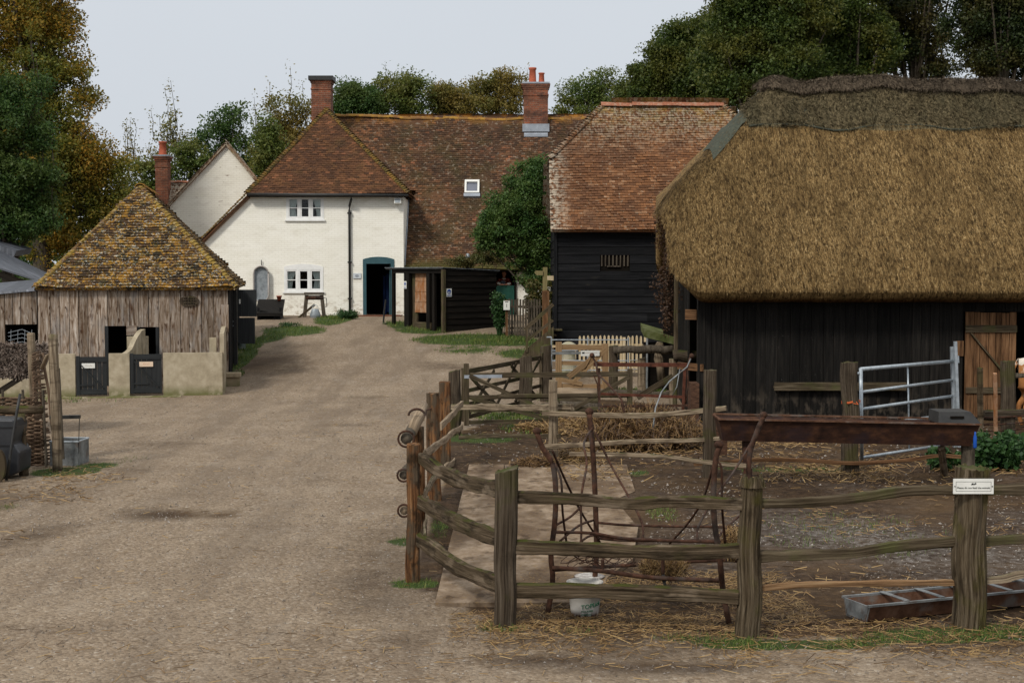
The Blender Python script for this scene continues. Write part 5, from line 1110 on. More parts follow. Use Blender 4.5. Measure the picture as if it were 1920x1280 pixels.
# ------------------------------------------------------------------ trees and plants
def foliage(name, parent, mat, centers, rad, nleaf, size, squash=.7, flat=.4, ratio=.6, kind=None):
    cs = []
    for c, r in zip(centers, rad):
        k = max(6, int(nleaf * RNG.uniform(.7, 1.3)))
        d = unit(RNG.normal(size=(k, 3))) * (RNG.uniform(0, 1, (k, 1)) ** .45) * r; d[:, 2] *= squash
        cs.append(np.array(c)[None] + d)
    c = np.concatenate(cs); return mass(name, leaf_quads(c, size, flat, ratio=ratio), M[mat], parent, kind=kind)
def tree(name, label, base_px, D, blobs, mat, leaf=.15, ncl=60, nleaf=110, clr=.55, trunk=.2, group=None, base=None, cat='tree', twigs=0, spread=.9, shell=.45, limbs=14, minz=None):
    """blobs: (px, py, rx, ry, [depth offset]) read off the photograph at depth D; clumps of leaves fill their outer part"""
    if base is None: q_ = P(base_px, 500, D); base = on(q_.x, D)
    base = V3(base); t_ = thing(name, base, label, cat, group)
    cent, rad = [], []; tot = sum(b[2] * b[3] for b in blobs)
    for b in blobs:
        c = P(b[0], b[1], D + (b[4] if len(b) > 4 else 0)); rx = b[2] * D / FPX; rz = b[3] * D / FPX; ry = max(rx * spread, .4); n = max(3, int(ncl * b[2] * b[3] / tot))
        d = unit(RNG.normal(size=(n, 3))); r = shell + (1 - shell) * RNG.uniform(0, 1, n) ** .6
        for i in range(n):
            cent.append((c.x + d[i, 0] * rx * r[i], c.y + d[i, 1] * ry * r[i], c.z + d[i, 2] * rz * r[i])); rad.append(clr * RNG.uniform(.6, 1.35))
    if minz is not None: k_ = [i for i in range(len(cent)) if cent[i][2] > minz]; cent = [cent[i] for i in k_]; rad = [rad[i] for i in k_]
    foliage('crown', t_, mat, cent, rad, nleaf, leaf)
    top = V3(np.mean(np.array(cent), 0)); zt = max(c[2] for c in cent); mb = MB()
    ax = path(base - V3((0, 0, .2)), V3((top.x, top.y, zt - .8)), 9, .25); ax[0] = base - V3((0, 0, .2))
    sweep(mb, ax, [trunk * (1.15 - 1.0 * i / 8) for i in range(9)], seg=9, amp=.15)
    order = list(range(len(cent))); random.shuffle(order)
    for i in order[:limbs]:
        c = V3(cent[i]); k = min(7, max(2, int(8 * (c.z - base.z) / (zt - base.z) * .7))); s_ = ax[k]; m_ = s_.lerp(c, .5) + V3((0, 0, -.12 * (c - s_).length + .3)); r0 = trunk * (.5 - .045 * k)
        sweep(mb, [s_, s_.lerp(m_, .6), m_, m_.lerp(c, .6), c], [r0, r0 * .8, r0 * .6, r0 * .4, r0 * .15], seg=6, amp=.1)
    mb.build('trunk', M['bark'], t_, True)
    if twigs:
        mb = MB(); lv = []
        for i in range(twigs):
            b = random.choice(blobs); c = P(b[0] + random.uniform(-1, 1) * b[2], b[1] - b[3] * random.uniform(.0, .6), D); e_ = c + V3((random.uniform(-.3, .3), random.uniform(-.3, .3), random.uniform(.7, 1.7)))
            pp = path(c - V3((0, 0, .6)), e_, 6, .12); sweep(mb, pp, [.02, .018, .015, .012, .01, .006], seg=5)
            for k in range(2, 6):
                lv.append(np.array(pp[k])[None] + RNG.normal(size=(9, 3)) * .12)
        mb.build('twigs', M['bark'], t_); mass('twig_leaves', leaf_quads(np.concatenate(lv), leaf * .9), M[mat], t_)
    return t_

# left edge
tree('autumn_tree', 'tall tree turning rusty brown and gold, filling the top left corner', 82, 52, [(60, 60, 78, 70), (95, 20, 60, 60), (20, 0, 60, 80), (20, 130, 80, 70), (120, 135, 62, 60), (60, 210, 90, 60), (145, 205, 42, 45), (150, 290, 66, 60), (110, 300, 90, 70), (70, 370, 80, 60), (175, 340, 52, 50), (130, 390, 70, 45), (-60, 150, 80, 200), (195, 395, 36, 30), (-40, -60, 90, 80), (60, -80, 80, 70), (212, 330, 28, 44), (222, 385, 24, 40), (150, 440, 60, 30), (90, 455, 60, 34), (100, 320, 90, 80)],
     'leaf_autumn', .105, 860, 200, .56, .33, shell=.2, limbs=60)
tree('green_tree', 'dark green tree in front of the autumn tree at the left edge', 20, 47, [(20, 190, 55, 55), (10, 260, 80, 60), (40, 330, 62, 70), (10, 400, 90, 60), (78, 250, 22, 30), (88, 330, 24, 30), (60, 160, 20, 24), (50, 420, 50, 40), (-60, 300, 70, 120), (92, 400, 26, 26)],
     'leaf_dark', .1, 330, 190, .45, .22, shell=.15, twigs=12)
# saplings between the left trees and the farmhouse
tree('bushy_tree', 'dark bushy tree behind the left-hand small chimney', 262, 66, [(265, 350, 36, 50), (285, 330, 26, 38), (250, 390, 40, 30), (340, 330, 34, 52), (375, 330, 30, 45), (355, 290, 20, 30)], 'leaf_mid', .14, 120, 120, .55, .12)
tree('sapling', 'slender sapling with thin leafy shoots rising behind the small chimney', 315, 68, [(312, 262, 22, 48), (300, 300, 26, 34), (322, 225, 12, 22), (335, 270, 20, 30)], 'leaf_olive', .13, 34, 45, .42, .07, group=None, twigs=9, shell=.1)
tree('sapling', 'thin sparse sapling left of the small chimney against the sky', 252, 70, [(255, 320, 18, 38), (248, 300, 12, 34)], 'leaf_olive', .12, 14, 30, .35, .05, twigs=8, shell=.1)
tree('spreading_tree', 'spreading tree with flat topped crown standing above the white gable', 428, 70, [(428, 225, 42, 28), (405, 250, 42, 20), (462, 262, 34, 20), (425, 285, 52, 22), (375, 262, 18, 16), (455, 300, 42, 26), (450, 205, 16, 14), (395, 310, 30, 30), (470, 320, 22, 22)], 'leaf_dark', .13, 150, 75, .5, .15, shell=.1, limbs=30)
tree('young_tree', 'light yellowish-green open tree left of the tall brick chimney', 520, 66, [(530, 225, 48, 48), (560, 205, 24, 30), (510, 270, 36, 46), (555, 255, 40, 40), (490, 300, 22, 36), (520, 320, 36, 26)], 'leaf_olive', .12, 150, 70, .48, .12, twigs=14, shell=.1, limbs=26)
tree('young_tree', 'darker green tree low beside the left slope of the farmhouse roof', 497, 62, [(500, 250, 20, 42), (505, 290, 24, 36), (492, 320, 18, 16)], 'leaf_mid', .13, 60, 90, .5, .1, shell=.1)
# behind the long roof
for i, (px, bl, m_, lab) in enumerate((
    (650, [(655, 180, 32, 28), (685, 190, 34, 30), (640, 205, 26, 22)], 'leaf_dark', 'dark rounded tree just right of the tall brick chimney'),
    (760, [(745, 170, 52, 30), (780, 165, 30, 26), (720, 195, 46, 26), (770, 200, 46, 26)], 'leaf_mid', 'broad bright green tree behind the middle of the long roof ridge'),
    (840, [(835, 182, 34, 26), (850, 200, 40, 22)], 'leaf_olive', 'hazy grey-green tree behind the long roof, between two taller trees'),
    (925, [(905, 170, 40, 32), (945, 162, 36, 34), (920, 200, 56, 26), (965, 180, 20, 34)], 'leaf_olive', 'yellowish leafy tree immediately left of the chimney with two pots'),
    (1090, [(1095, 178, 42, 30), (1065, 205, 34, 24), (1130, 160, 40, 34), (1150, 190, 46, 34), (1100, 215, 50, 20)], 'leaf_mid', 'green tree between the two potted chimney and the tiled barn ridge'))):
    tree('woodland_tree', lab, px, 74 + i * 1.3, bl, m_, .125, 110, 130, .58, .2, group='trees beyond the long roof', shell=.15, twigs=3 if i in (1, 3) else 0)
# oaks at the right
OK = [('tall oak whose crown meets the sky above the tiled barn', 1300, [(1250, 100, 36, 26), (1290, 95, 60, 40), (1240, 140, 56, 34), (1200, 170, 48, 34), (1330, 60, 50, 40), (1300, 160, 90, 46), (1215, 200, 60, 34), (1330, 190, 70, 36), (1270, 60, 22, 18)], 'leaf_wood', 62),
      ('very tall oak with crown running off the top edge over the thatched ridge', 1440, [(1400, 20, 66, 50), (1450, 60, 80, 60), (1380, 110, 76, 60), (1470, 130, 90, 50), (1370, -20, 30, 34), (1500, 20, 70, 60), (1420, -60, 90, 50), (1390, 160, 80, 40)], 'leaf_wood', 58),
      ('shaded oak behind the middle of the thatched ridge', 1600, [(1580, 40, 70, 70), (1620, 90, 70, 50), (1560, 110, 60, 40), (1600, -40, 90, 50), (1590, 140, 50, 30)], 'leaf_wood', 60),
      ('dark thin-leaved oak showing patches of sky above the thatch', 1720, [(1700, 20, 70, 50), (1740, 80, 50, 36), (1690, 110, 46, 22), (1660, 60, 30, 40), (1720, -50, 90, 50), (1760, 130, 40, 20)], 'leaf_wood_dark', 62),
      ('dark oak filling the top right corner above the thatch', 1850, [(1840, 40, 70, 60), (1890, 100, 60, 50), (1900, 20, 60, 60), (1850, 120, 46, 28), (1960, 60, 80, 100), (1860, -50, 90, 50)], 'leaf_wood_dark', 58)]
for i, (lab, px, bl, m_, D) in enumerate(OK):
    tree('oak_tree', lab, px, D, bl, m_, .125, (560, 720, 400, 210, 380)[i], 200, .62, .32, group='oaks behind the barns', shell=.15, limbs=40)
# low wood behind everything
cs = [(x + RNG.uniform(-1, 1), 88 + RNG.uniform(-3, 3), RNG.uniform(1.5, 6.6)) for x in np.arange(-40, 42, .42) for _ in range(2)]
tag(foliage('distant_wood', None, 'leaf_dark', cs, [1.3] * len(cs), 60, .3), kind='stuff')
cs = [(x + RNG.uniform(-1, 1), 60 + RNG.uniform(-2, 2), RNG.uniform(1.2, 5.2)) for x in np.arange(-34, -13.5, .3) for _ in range(4)]
tag(foliage('undergrowth', None, 'leaf_dark', cs, [.8] * len(cs), 70, .2), kind='stuff')
# bay tree before the long roof
bay = tree('bay_tree', 'dense dark green bay tree standing against the long roof, left of the tiled barn', 1003, 46, [(990, 340, 36, 44), (1010, 318, 24, 26), (945, 400, 40, 40), (915, 440, 24, 30), (975, 385, 46, 46), (1010, 380, 30, 60), (960, 430, 56, 44), (1000, 440, 40, 60), (930, 420, 30, 30), (975, 475, 40, 26), (1015, 490, 24, 40), (1000, 520, 22, 30)],
     'leaf_laurel', .085, 420, 170, .3, .1, spread=1.0, shell=.35, limbs=16)
tree('shrub', 'olive shrub rambling over the wall top left of the bay tree', 900, 49, [(905, 475, 22, 16), (930, 480, 20, 12), (880, 488, 30, 9), (860, 492, 26, 7)], 'leaf_vine', .07, 70, 90, .2, .03, cat='shrub', shell=.1, limbs=10)
# climber along the lean-to wall under the long roof
cr = thing('wall_climber', (-1.5, 51.2, 2.6), 'mossy green climber covering the wall top behind the black shed', 'climber')
mb = MB(); tube(mb, path(V3((-3.8, 51.4, 2.9)), V3((-.6, 51.4, 3.0)), 12, .12), .03, seg=6); mb.build('stem', M['bark'], cr)
cs = [(x, 51.45 + RNG.uniform(-.15, .1), RNG.uniform(2.6, 3.02)) for x in np.arange(-3.85, -.7, .05)]; foliage('leaves', cr, 'leaf_vine', cs, [.16] * len(cs), 45, .06)
# leafy plants
def plant(name, label, px, py, r, hgt, mat, leaf, n, cat='plant', group=None, D=None):
    b = GP(px, py) if D is None else P(px, py, D); t_ = thing(name, b, label, cat, group); mb = MB(); cs = []
    for i in range(n):
        a = random.uniform(0, 2 * PI); rr = r * random.random() ** .5; e_ = b + V3((rr * math.cos(a), rr * math.sin(a), hgt * random.uniform(.5, 1.0)))
        pp = path(b + V3((rr * .4 * math.cos(a), rr * .4 * math.sin(a), 0)), e_, 6, .04); sweep(mb, pp, [.008, .007, .006, .005, .004, .003], seg=4); cs += [p for p in pp[2:]]
    mb.build('stems', M['leaf_nettle'], t_); foliage('leaves', t_, mat, cs, [.11] * len(cs), 9, leaf, ratio=.7); return t_
plant('nettle_patch', 'large clump of green nettles under the right end of the long trough', 1872, 880, .45, .5, 'leaf_nettle', .085, 75, 'nettles')
plant('nettle_patch', 'small clump of green nettles at the left leg of the sign post', 1760, 880, .16, .3, 'leaf_nettle', .08, 16, 'nettles')
plant('nettle_patch', 'nettles growing behind the sign post below the trough', 1820, 880, .25, .3, 'leaf_nettle', .09, 26, 'nettles')
plant('weed_clump', 'bright green weeds at the foot of the farmhouse downpipe', 652, 598, .4, .28, 'leaf_nettle', .06, 40, 'weeds')
plant('creeping_plant', 'green climber at the right end of the black shed', 938, 628, .26, 1.3, 'leaf_nettle', .07, 60, 'climber')
plant('creeping_plant', 'leafy climber growing up behind the wooden steps by the sign post', 1012, 630, .45, 1.7, 'leaf_vine', .09, 90, 'climber')
plant('weed_clump', 'sparse weeds beside the black box at the farmhouse wall', 545, 612, .35, .12, 'leaf_nettle', .05, 14, 'weeds')

# ------------------------------------------------------------------ grass, straw, pebbles
bs_ = []
for (cx, cy, ex, ey, d) in GE:
    A_e = PI * ex * ey; dens = 2600 if cy < 20 else (900 if cy < 35 else 420); n = int(A_e * dens * d * (1 if cy < 20 else .8)); n = min(n, 26000)
    a = RNG.uniform(0, 2 * PI, n); r = RNG.uniform(0, 1, n) ** .6 * 1.12; x = cx + ex * r * np.cos(a); y = cy + ey * r * np.sin(a); k = npnoise(x, y, 5, 9, 2) > -.35
    bs_.append(np.stack([x[k], y[k], Gv(x[k], y[k]) - .012], 1))
near = np.concatenate([b for b in bs_ if len(b) and b[0, 1] < 25]); far = np.concatenate([b for b in bs_ if len(b) and b[0, 1] >= 25])
mass('grass', np.concatenate([blades(near, .055, .007, .5), blades(far, .09, .02, .45)]), M['grass'], kind='stuff')
def scat(poly_or_box, n, seed=0):
    x0, x1, y0, y1 = poly_or_box; return RNG.uniform(x0, x1, n), RNG.uniform(y0, y1, n)
def ground_pts(x, y, dz=.01): return np.stack([x, y, Gv(x, y) + np.where(in_poly(x, y, PEN), .015, .004) + dz], 1)
parts = []
x, y = scat((-.5, 2.6, 10.9, 13.6), 15000); k = (npnoise(x, y, 3.5, 21, 4) + RNG.normal(0, .5, len(x)) > -.1) & (y > 11.3 + .12 * np.sin(x * 3) + RNG.normal(0, .12, len(x))) & ~((x < .1) & (y > 12.0)); parts.append(straws(ground_pts(x[k], y[k], .012), .1, .0045, .22))
x, y = scat((-.2, 4.2, 10.3, 11.7), 3500); k = npnoise(x, y, 3, 22, 4) + RNG.normal(0, .5, len(x)) - (11.1 - y) > -.2; parts.append(straws(ground_pts(x[k], y[k]), .12, .006, .2))
x, y = scat((2.2, 9, 11.3, 27), 9000); k = npnoise(x, y, 1.6, 23, 3) + RNG.normal(0, .4, len(x)) > .45; parts.append(straws(ground_pts(x[k], y[k]), .14, .009, .15))
x, y = scat((.5, 8.5, 19.5, 27.5), 12000); k = npnoise(x, y, 1.4, 24, 3) + RNG.normal(0, .4, len(x)) > .25; parts.append(straws(ground_pts(x[k], y[k], .02), .17, .012, .3))
x, y = scat((-8.6, -5.2, 13.5, 21), 6000); k = npnoise(x, y, 1.8, 25, 3) + RNG.normal(0, .45, len(x)) > .45 + .25 * (x + 7); parts.append(straws(ground_pts(x[k], y[k]), .14, .009, .2))
x, y = scat((-5, 6, 8.5, 33), 2600); parts.append(straws(ground_pts(x, y), .1, .006, .1))
x, y = scat((-5, 5, 8.8, 11.5), 900); parts.append(straws(ground_pts(x, y), .13, .005, .1))
mass('loose_straw', np.concatenate(parts), M['straw'], kind='stuff')
def stones(n, box, smin_, smax, seed, keep=None):
    x, y = scat(box, n);
    if keep is not None: k = keep(x, y); x, y = x[k], y[k]
    n = len(x); s = RNG.uniform(smin_, smax, n) * RNG.uniform(.5, 1, n); c = ground_pts(x, y, 0); v = []
    O = np.array([[1, 0, 0], [0, 1, 0], [-1, 0, 0], [0, -1, 0], [0, 0, .8]]); R = RNG.normal(0, .25, (n, 5, 3)); a = RNG.uniform(0, 2 * PI, n); ca_, sa_ = np.cos(a)[:, None], np.sin(a)[:, None]
    Q = O[None] + R; Qx = Q[..., 0] * ca_ - Q[..., 1] * sa_; Qy = Q[..., 0] * sa_ + Q[..., 1] * ca_; Q = np.stack([Qx, Qy * .8, Q[..., 2]], -1) * s[:, None, None] + c[:, None]
    return np.concatenate([np.stack([Q[:, i], Q[:, (i + 1) % 4], Q[:, 4]], 1) for i in range(4)])
def stone_obj(name, arrs, mat):
    v = np.concatenate(arrs); 
    return mass(name, v, mat, nper=3, kind='stuff')
M['pebble'] = leaf_mat('loose_pebbles', [(.07, .055, .04), (.13, .105, .082), (.2, .165, .135), (.33, .3, .27)], None, 1, 0.0)
stone_obj('loose_pebbles', [stones(13000, (-5.5, 5.5, 8.6, 17), .004, .013, 0, lambda x, y: ~in_poly(x, y, PEN)), stones(5000, (-9, 1, 16, 36), .008, .02, 1, lambda x, y: ~in_poly(x, y, PEN)), stones(4500, (1.5, 8, 12.5, 19), .007, .02, 2, lambda x, y: npnoise(x, y, 1.2, 31, 3) > -.1), stones(1500, (-.8, 9, 19, 28), .01, .03, 3)], M['pebble'])
# ------------------------------------------------------------------ paddock fence: split oak posts and rails
random.seed(42)
def D_of(py): return CZ * FPX / (py - 510)
def bp(px, py): p = GP(px, py); return p
pf = thing('paddock_fence', bp(945, 1172), 'rough post and rail fence of weathered cleft oak round the near corner of the pen', 'fence')
def fpost(parent, px, pb, pt, wpx, mat, slant=0.0, sq=.7, amp=.14, dpx=None, lean=0, seg=16, tp=.95):
    b = bp(px, pb); D = b.y; top = P(px + lean, pt, D); w_ = wpx * D / FPX
    mb = MB(); post(mb, b, top, w_, (dpx or wpx) * D / FPX, seg=seg * 2, amp=amp * 1.25, sq=sq, slant=slant, taper=tp, n=26); return mb.build('post', M[mat], parent, False), b, D
p1, b1, D1 = fpost(pf, 946, 1172, 880, 39, 'post_grey', .045, lean=4, tp=1.12)
p2, b2, D2_ = fpost(pf, 775, 1090, 832, 24, 'post_red', 0, dpx=30)
p3, b3, D3 = fpost(pf, 1400, 1192, 903, 46, 'post_round', .0, sq=.1, lean=11, seg=26, tp=.86, amp=.1)
p4, b4, D4 = fpost(pf, 1815, 1176, 876, 54, 'post_round', -.01, sq=.35, lean=8, tp=1.12, seg=22, amp=.16)
# ragged rotten top of the round post
mb = MB(); 
for k in range(13):
    a = 2 * PI * k / 13; c = P(1411, 905, D3) + V3((.08 * math.cos(a), .08 * math.sin(a), -.03)); sweep(mb, [c, c + V3((random.uniform(-.01, .01), 0, random.uniform(.05, .1)))], [.028, .012], seg=6, amp=.3)
mb.build('ragged_top', M['post_round'], p3)
def frail(parent, pa, Da, pb, Db, hpx, mat, wob=.03, sag=0.0, over=.03, dw=.7, n=16, mid=None, tap=None, name='rail'):
    a = P(pa[0], pa[1], Da); b = P(pb[0], pb[1], Db); Dm = (Da + Db) / 2; h_ = .84 * hpx * Dm / FPX; mb = MB()
    if mid:
        pts = [a] + [P(x, y, Da + (Db - Da) * (x - pa[0]) / (pb[0] - pa[0])) for x, y in mid] + [b]; fine_ = []
        for i in range(len(pts) - 1):
            p0, p1_, p2_, p3_ = pts[max(0, i - 1)], pts[i], pts[i + 1], pts[min(len(pts) - 1, i + 2)]
            for k in range(9):
                t = k / 9; fine_.append(.5 * ((2 * p1_) + (p2_ - p0) * t + (2 * p0 - 5 * p1_ + 4 * p2_ - p3_) * t * t + (3 * p1_ - p0 - 3 * p2_ + p3_) * t ** 3))
        fine_.append(pts[-1]); N = len(fine_); s = random.random() * 30
        hs = [h_ / 2 * (1 + .28 * mn.noise(V3((i * .22 + s, 1, 0))) + .16 * mn.noise(V3((i * .7 + s, 4, 0)))) * (1 if not tap else tap[0] + (tap[1] - tap[0]) * i / (N - 1)) for i in range(N)]
        sweep(mb, fine_, [h_ * dw / 2] * N, hs, seg=22, amp=.2, fr=1.5, sq=.85, lfr=.9)
    else: rail(mb, a, b, h_, h_ * dw, n=n, wob=wob, sag=sag, over=over, seg=12)
    return mb.build(name, M[mat], parent, False)
d1, d2, d3, d4 = D1, D2_, D3, D4
frail(pf, (790, 858), d2 - .05, (935, 917), d1, 34, 'cleft', mid=[(830, 885), (880, 905)], dw=.5)
frail(pf, (788, 940), d2 - .05, (935, 1010), d1, 34, 'cleft', mid=[(820, 958), (870, 985)], dw=.5)
frail(pf, (786, 1012), d2 - .05, (935, 1093), d1, 36, 'cleft', mid=[(820, 1035), (865, 1066)], dw=.5)
frail(pf, (965, 931), d1, (1392, 945), d3, 26, 'cleft', mid=[(1080, 935), (1180, 944), (1260, 940)])
frail(pf, (965, 1024), d1, (1388, 1032), d3, 32, 'cleft', mid=[(1100, 1029), (1250, 1035)])
frail(pf, (960, 1106), d1, (1385, 1120), d3, 32, 'cleft', mid=[(1100, 1106), (1250, 1112)])
frail(pf, (1415, 944), d3, (1795, 920), d4, 22, 'gate_old', mid=[(1500, 942), (1600, 934), (1700, 920)])
frail(pf, (1415, 1042), d3, (1795, 1014), d4, 23, 'gate_old', mid=[(1500, 1040), (1600, 1036), (1680, 1024)])
frail(pf, (1412, 1104), d3, (1795, 1092), d4, 14, 'rail_new', mid=[(1500, 1096), (1600, 1094), (1700, 1092)])
frail(pf, (1835, 918), d4, (2150, 910), d4 + .2, 24, 'gate_old', mid=[(1920, 918), (2030, 914)]); frail(pf, (1835, 1016), d4, (2150, 1006), d4 + .2, 22, 'gate_old', mid=[(1920, 1010), (2030, 1012)])
frail(pf, (1835, 1088), d4, (2150, 1060), d4 + .2, 16, 'rail_pale', mid=[(1880, 1085), (1920, 1076), (2030, 1070)])
# next post, just outside the picture
mb = MB(); post(mb, P(2150, 1170, d4 + .2) * 1.0 - V3((0, 0, P(2150, 1170, d4 + .2).z)), P(2155, 890, d4 + .2), .24, .22, seg=28, n=20); mb.build('post', M['post_round'], pf)
# sign on the post
F4 = Fr(0, D4 - .17, 0); sg = thing('animal_sign', F4.pt(F4.hit(1824, 911)[0], 0, F4.hit(1824, 925)[1]), 'small white notice about not feeding the animals, screwed to a thick fence post', 'sign')
a, zt = F4.hit(1787, 897); b, zb = F4.hit(1862, 925); mb = MB(); F4.box(mb, a, b, 0, .012, zb, zt); 
pn = mb.build('panel', M['sign_white'], sg)
mb = MB(); 
for z0, z1, x0, x1 in ((zb + .022, zb + .024, a + .02, b - .02), (zt - .024, zt - .022, a + .02, b - .02), (zb + .022, zt - .022, a + .02, a + .022), (zb + .022, zt - .022, b - .022, b - .02)): F4.box(mb, x0, x1, .0118, .0135, z0, z1)
mb.build('border_line', M['sign_ink'], pn)
mb = MB()
for x0 in (a + .011, b - .011):
    c = F4.pt(x0, .012, (zb + zt) / 2); prism(mb, [c + V3((.005 * math.cos(k * PI / 4), 0, .005 * math.sin(k * PI / 4))) for k in range(8)], F4.n * .003)
mb.build('screw', M['iron'], pn)
def text(body, fr, s, z, size, mat, parent, n=.013, th_=.0012, bend=None, align='CENTER', slant=0.0, depth=None, name='lettering'):
    cu = bpy.data.curves.new('tmp_text', 'FONT'); cu.body = body; cu.size = size; cu.align_x = align; cu.extrude = th_; cu.resolution_u = 3
    to = bpy.data.objects.new('tmp_text', cu); COL.objects.link(to); dg = bpy.context.evaluated_depsgraph_get(); dg.update()
    me = bpy.data.meshes.new_from_object(to.evaluated_get(dg)); bpy.data.objects.remove(to); bpy.data.curves.remove(cu)
    o0 = ORG[parent.name]
    for v in me.vertices:
        x, y, z_ = v.co; y += x * slant
        if bend: cc, r, a0 = bend; aa = a0 + x / r; rr = r + z_ + .002; w_ = V3((cc.x + rr * math.sin(aa), cc.y - rr * math.cos(aa), z + y)) - o0
        else: w_ = fr.pt(s + x, n + z_, z + y) - o0
        v.co = w_
    me.materials.clear(); me.materials.append(M[mat]); me.name = name
    o = bpy.data.objects.new(name, me); COL.objects.link(o); o.parent = parent; ORG[o.name] = o0; return o
text('Please do not feed the animals', F4, (a + b) / 2, zb + .042, .0215, 'sign_ink', pn)
mb = MB(); c = F4.pt((a + b) / 2, .0125, zt - .042); rnd = random.Random(3)    # tiny farm emblem: a roof, a beast and a tree
prism(mb, [c + V3((-.022, 0, -.006)), c + V3((-.012, 0, .008)), c + V3((-.002, 0, .008)), c + V3((-.001, 0, -.006))], F4.n * .0012)
prism(mb, [c + V3((.0, 0, -.006)), c + V3((.001, 0, .004)), c + V3((.009, 0, .006)), c + V3((.009, 0, -.006))], F4.n * .0013)
prism(mb, [c + V3((.016 + .006 * math.cos(k * PI / 4), 0, .004 + .008 * math.sin(k * PI / 4))) for k in range(8)], F4.n * .0012); mb.build('emblem', M['sign_ink'], pn)

# hurdle of sliding rails held by iron rings, seen end on
lf = thing('side_fence', bp(815, 937), 'side run of split reddish posts and pale rails along the track', 'fence')
_, b5, D5 = fpost(lf, 815, 937, 737, 25, 'post_red', 0, lean=-4)
_, b7, D7 = fpost(lf, 834, 872, 716, 23, 'post_red', 0)
_, b6, D6 = fpost(lf, 789, 1010, 800, 22, 'post_red', 0, lean=-6)
_, b8, D8 = fpost(lf, 852, 815, 695, 24, 'post_grey', .05, dpx=34)
for (pa, Da, pb, Db, h_, mt) in (((797, 850), 14.6, (866, 800), 22.0, 14, 'dry_wood'), ((826, 800), 19.0, (866, 757), 22.6, 15, 'dry_wood'), ((797, 925), 14.6, (822, 880), 18.0, 14, 'rail_pale'), ((822, 890), 17.6, (853, 862), 22.6, 14, 'dry_wood'), ((797, 1005), 13.9, (802, 935), 16.0, 12, 'rail_pale')):
    frail(lf, pa, Da, pb, Db, h_, mt, wob=.04, over=.05, dw=.45)
sl_ = thing('sliding_rails', P(765, 960, 14.2), 'three round poles lying end on, with iron rings, left of the reddish corner post', 'slip rails')
for k, (cx, cy, r_, mat_) in enumerate(((762, 822, .058, 'bark'), (757, 890, .045, 'bark'), (758, 956, .045, 'dry_wood'))):
    D = 13.9; c = P(cx, cy, D); mb = MB(); sweep(mb, path(c, P(cx + 24, cy - 40, 17.0), 7, .03), r_, seg=12, amp=.12); po = mb.build('pole', M[mat_], sl_, True)
    mb = MB(); R_ = r_ * 1.35; tube(mb, [c + V3((R_ * math.cos(2 * PI * i / 16), -.03, R_ * math.sin(2 * PI * i / 16))) for i in range(17)], .011, seg=7, cap=False); mb.build('iron_ring', M['rust'], po)
mb = MB(); c = P(784, 782, 14.8); sweep(mb, [P(772, 812, 14.6), P(778, 795, 14.7), P(787, 780, 14.9), P(795, 762, 15.4)], [.05, .058, .06, .05], seg=14, amp=.12); po = mb.build('grey_pole_end', M['tin'] if False else M['dry_wood'], sl_, True)
mb = MB(); R_ = .085; c = P(782, 778, 14.75); tube(mb, [c + V3((R_ * math.cos(PI * i / 12), -.05, R_ * .8 * math.sin(PI * i / 12))) for i in range(13)] , .013, seg=7); tube(mb, [c + V3((R_, -.05, 0)), c + V3((R_ + .02, -.04, .06)), c + V3((R_ + .06, .0, .07))], .01, seg=6); mb.build('iron_ring', M['rust'], po)

# back fence of the pen
bf = thing('inner_fence', bp(1037, 865), 'lower inner fence of pale crooked rails across the middle of the pen', 'fence')
_, b9, D9 = fpost(bf, 1037, 868, 714, 17, 'rail_pale')
_, b10, D10 = fpost(bf, 1330, 893, 694, 24, 'post_grey', lean=2)
_, b11, D11 = fpost(bf, 1594, 886, 679, 30, 'post_grey', .02, lean=-2)
frail(bf, (843, 763), D8 - .4, (1073, 763), D9 - .15, 13, 'rail_pale', mid=[(900, 763), (980, 764)])
frail(bf, (862, 820), D8 - 1.2, (1050, 817), D9 - .12, 9, 'gate_old', mid=[(920, 817), (980, 817)])
frail(bf, (1018, 774), D9 - .1, (1362, 765), D10 - .12, 11, 'rail_pale', mid=[(1100, 777), (1200, 779), (1280, 774)])
frail(bf, (1014, 838), D9 - .12, (1350, 822), D10 - .12, 11, 'rail_pale', mid=[(1100, 833), (1200, 827), (1280, 826)], tap=(1.1, .8))
frail(bf, (1068, 851), D9 - 1.5, (1410, 874), D10 - 1.2, 9, 'rail_pale', mid=[(1150, 852), (1240, 856), (1320, 866)])
frail(bf, (1405, 862), D10 + .2, (1818, 858), D11 + .0, 8, 'door_plank', mid=[(1500, 862), (1600, 868), (1700, 862), (1760, 854)])
frail(bf, (1305, 950 - 80), D10 + .5, (1405, 862), D10 + .2, 8, 'door_plank', wob=.01)
# right-hand rails by the door
rf = thing('far_pen_fence', bp(1890, 830), 'grey post with thick rails before the barn door at the right edge', 'fence')
fpost(rf, 1890, 828, 677, 24, 'post_grey'); fpost(rf, 1838, 836, 690, 10, 'cleft')
frail(rf, (1845, 775), 24.0, (2050, 765), 24.2, 14, 'post_grey', mid=[(1900, 774), (1960, 770)]); frail(rf, (1898, 704), 24.2, (2060, 702), 24.2, 12, 'bark', wob=.01)
for (y0, y1) in ((783, 778), (796, 790), (808, 802)):
    mb = MB(); tube(mb, [P(1845, y0, 23.8), P(1880, y0 - 1, 23.9), P(1940, y1, 24), P(2050, y1 - 2, 24.1)], .014, seg=6); mb.build('iron_bar', M['rust'], rf)
mb = MB(); post(mb, bp(1868, 836), P(1866, 700, 23.2), .06, .06); mb.build('post', M['orange_board'], rf)

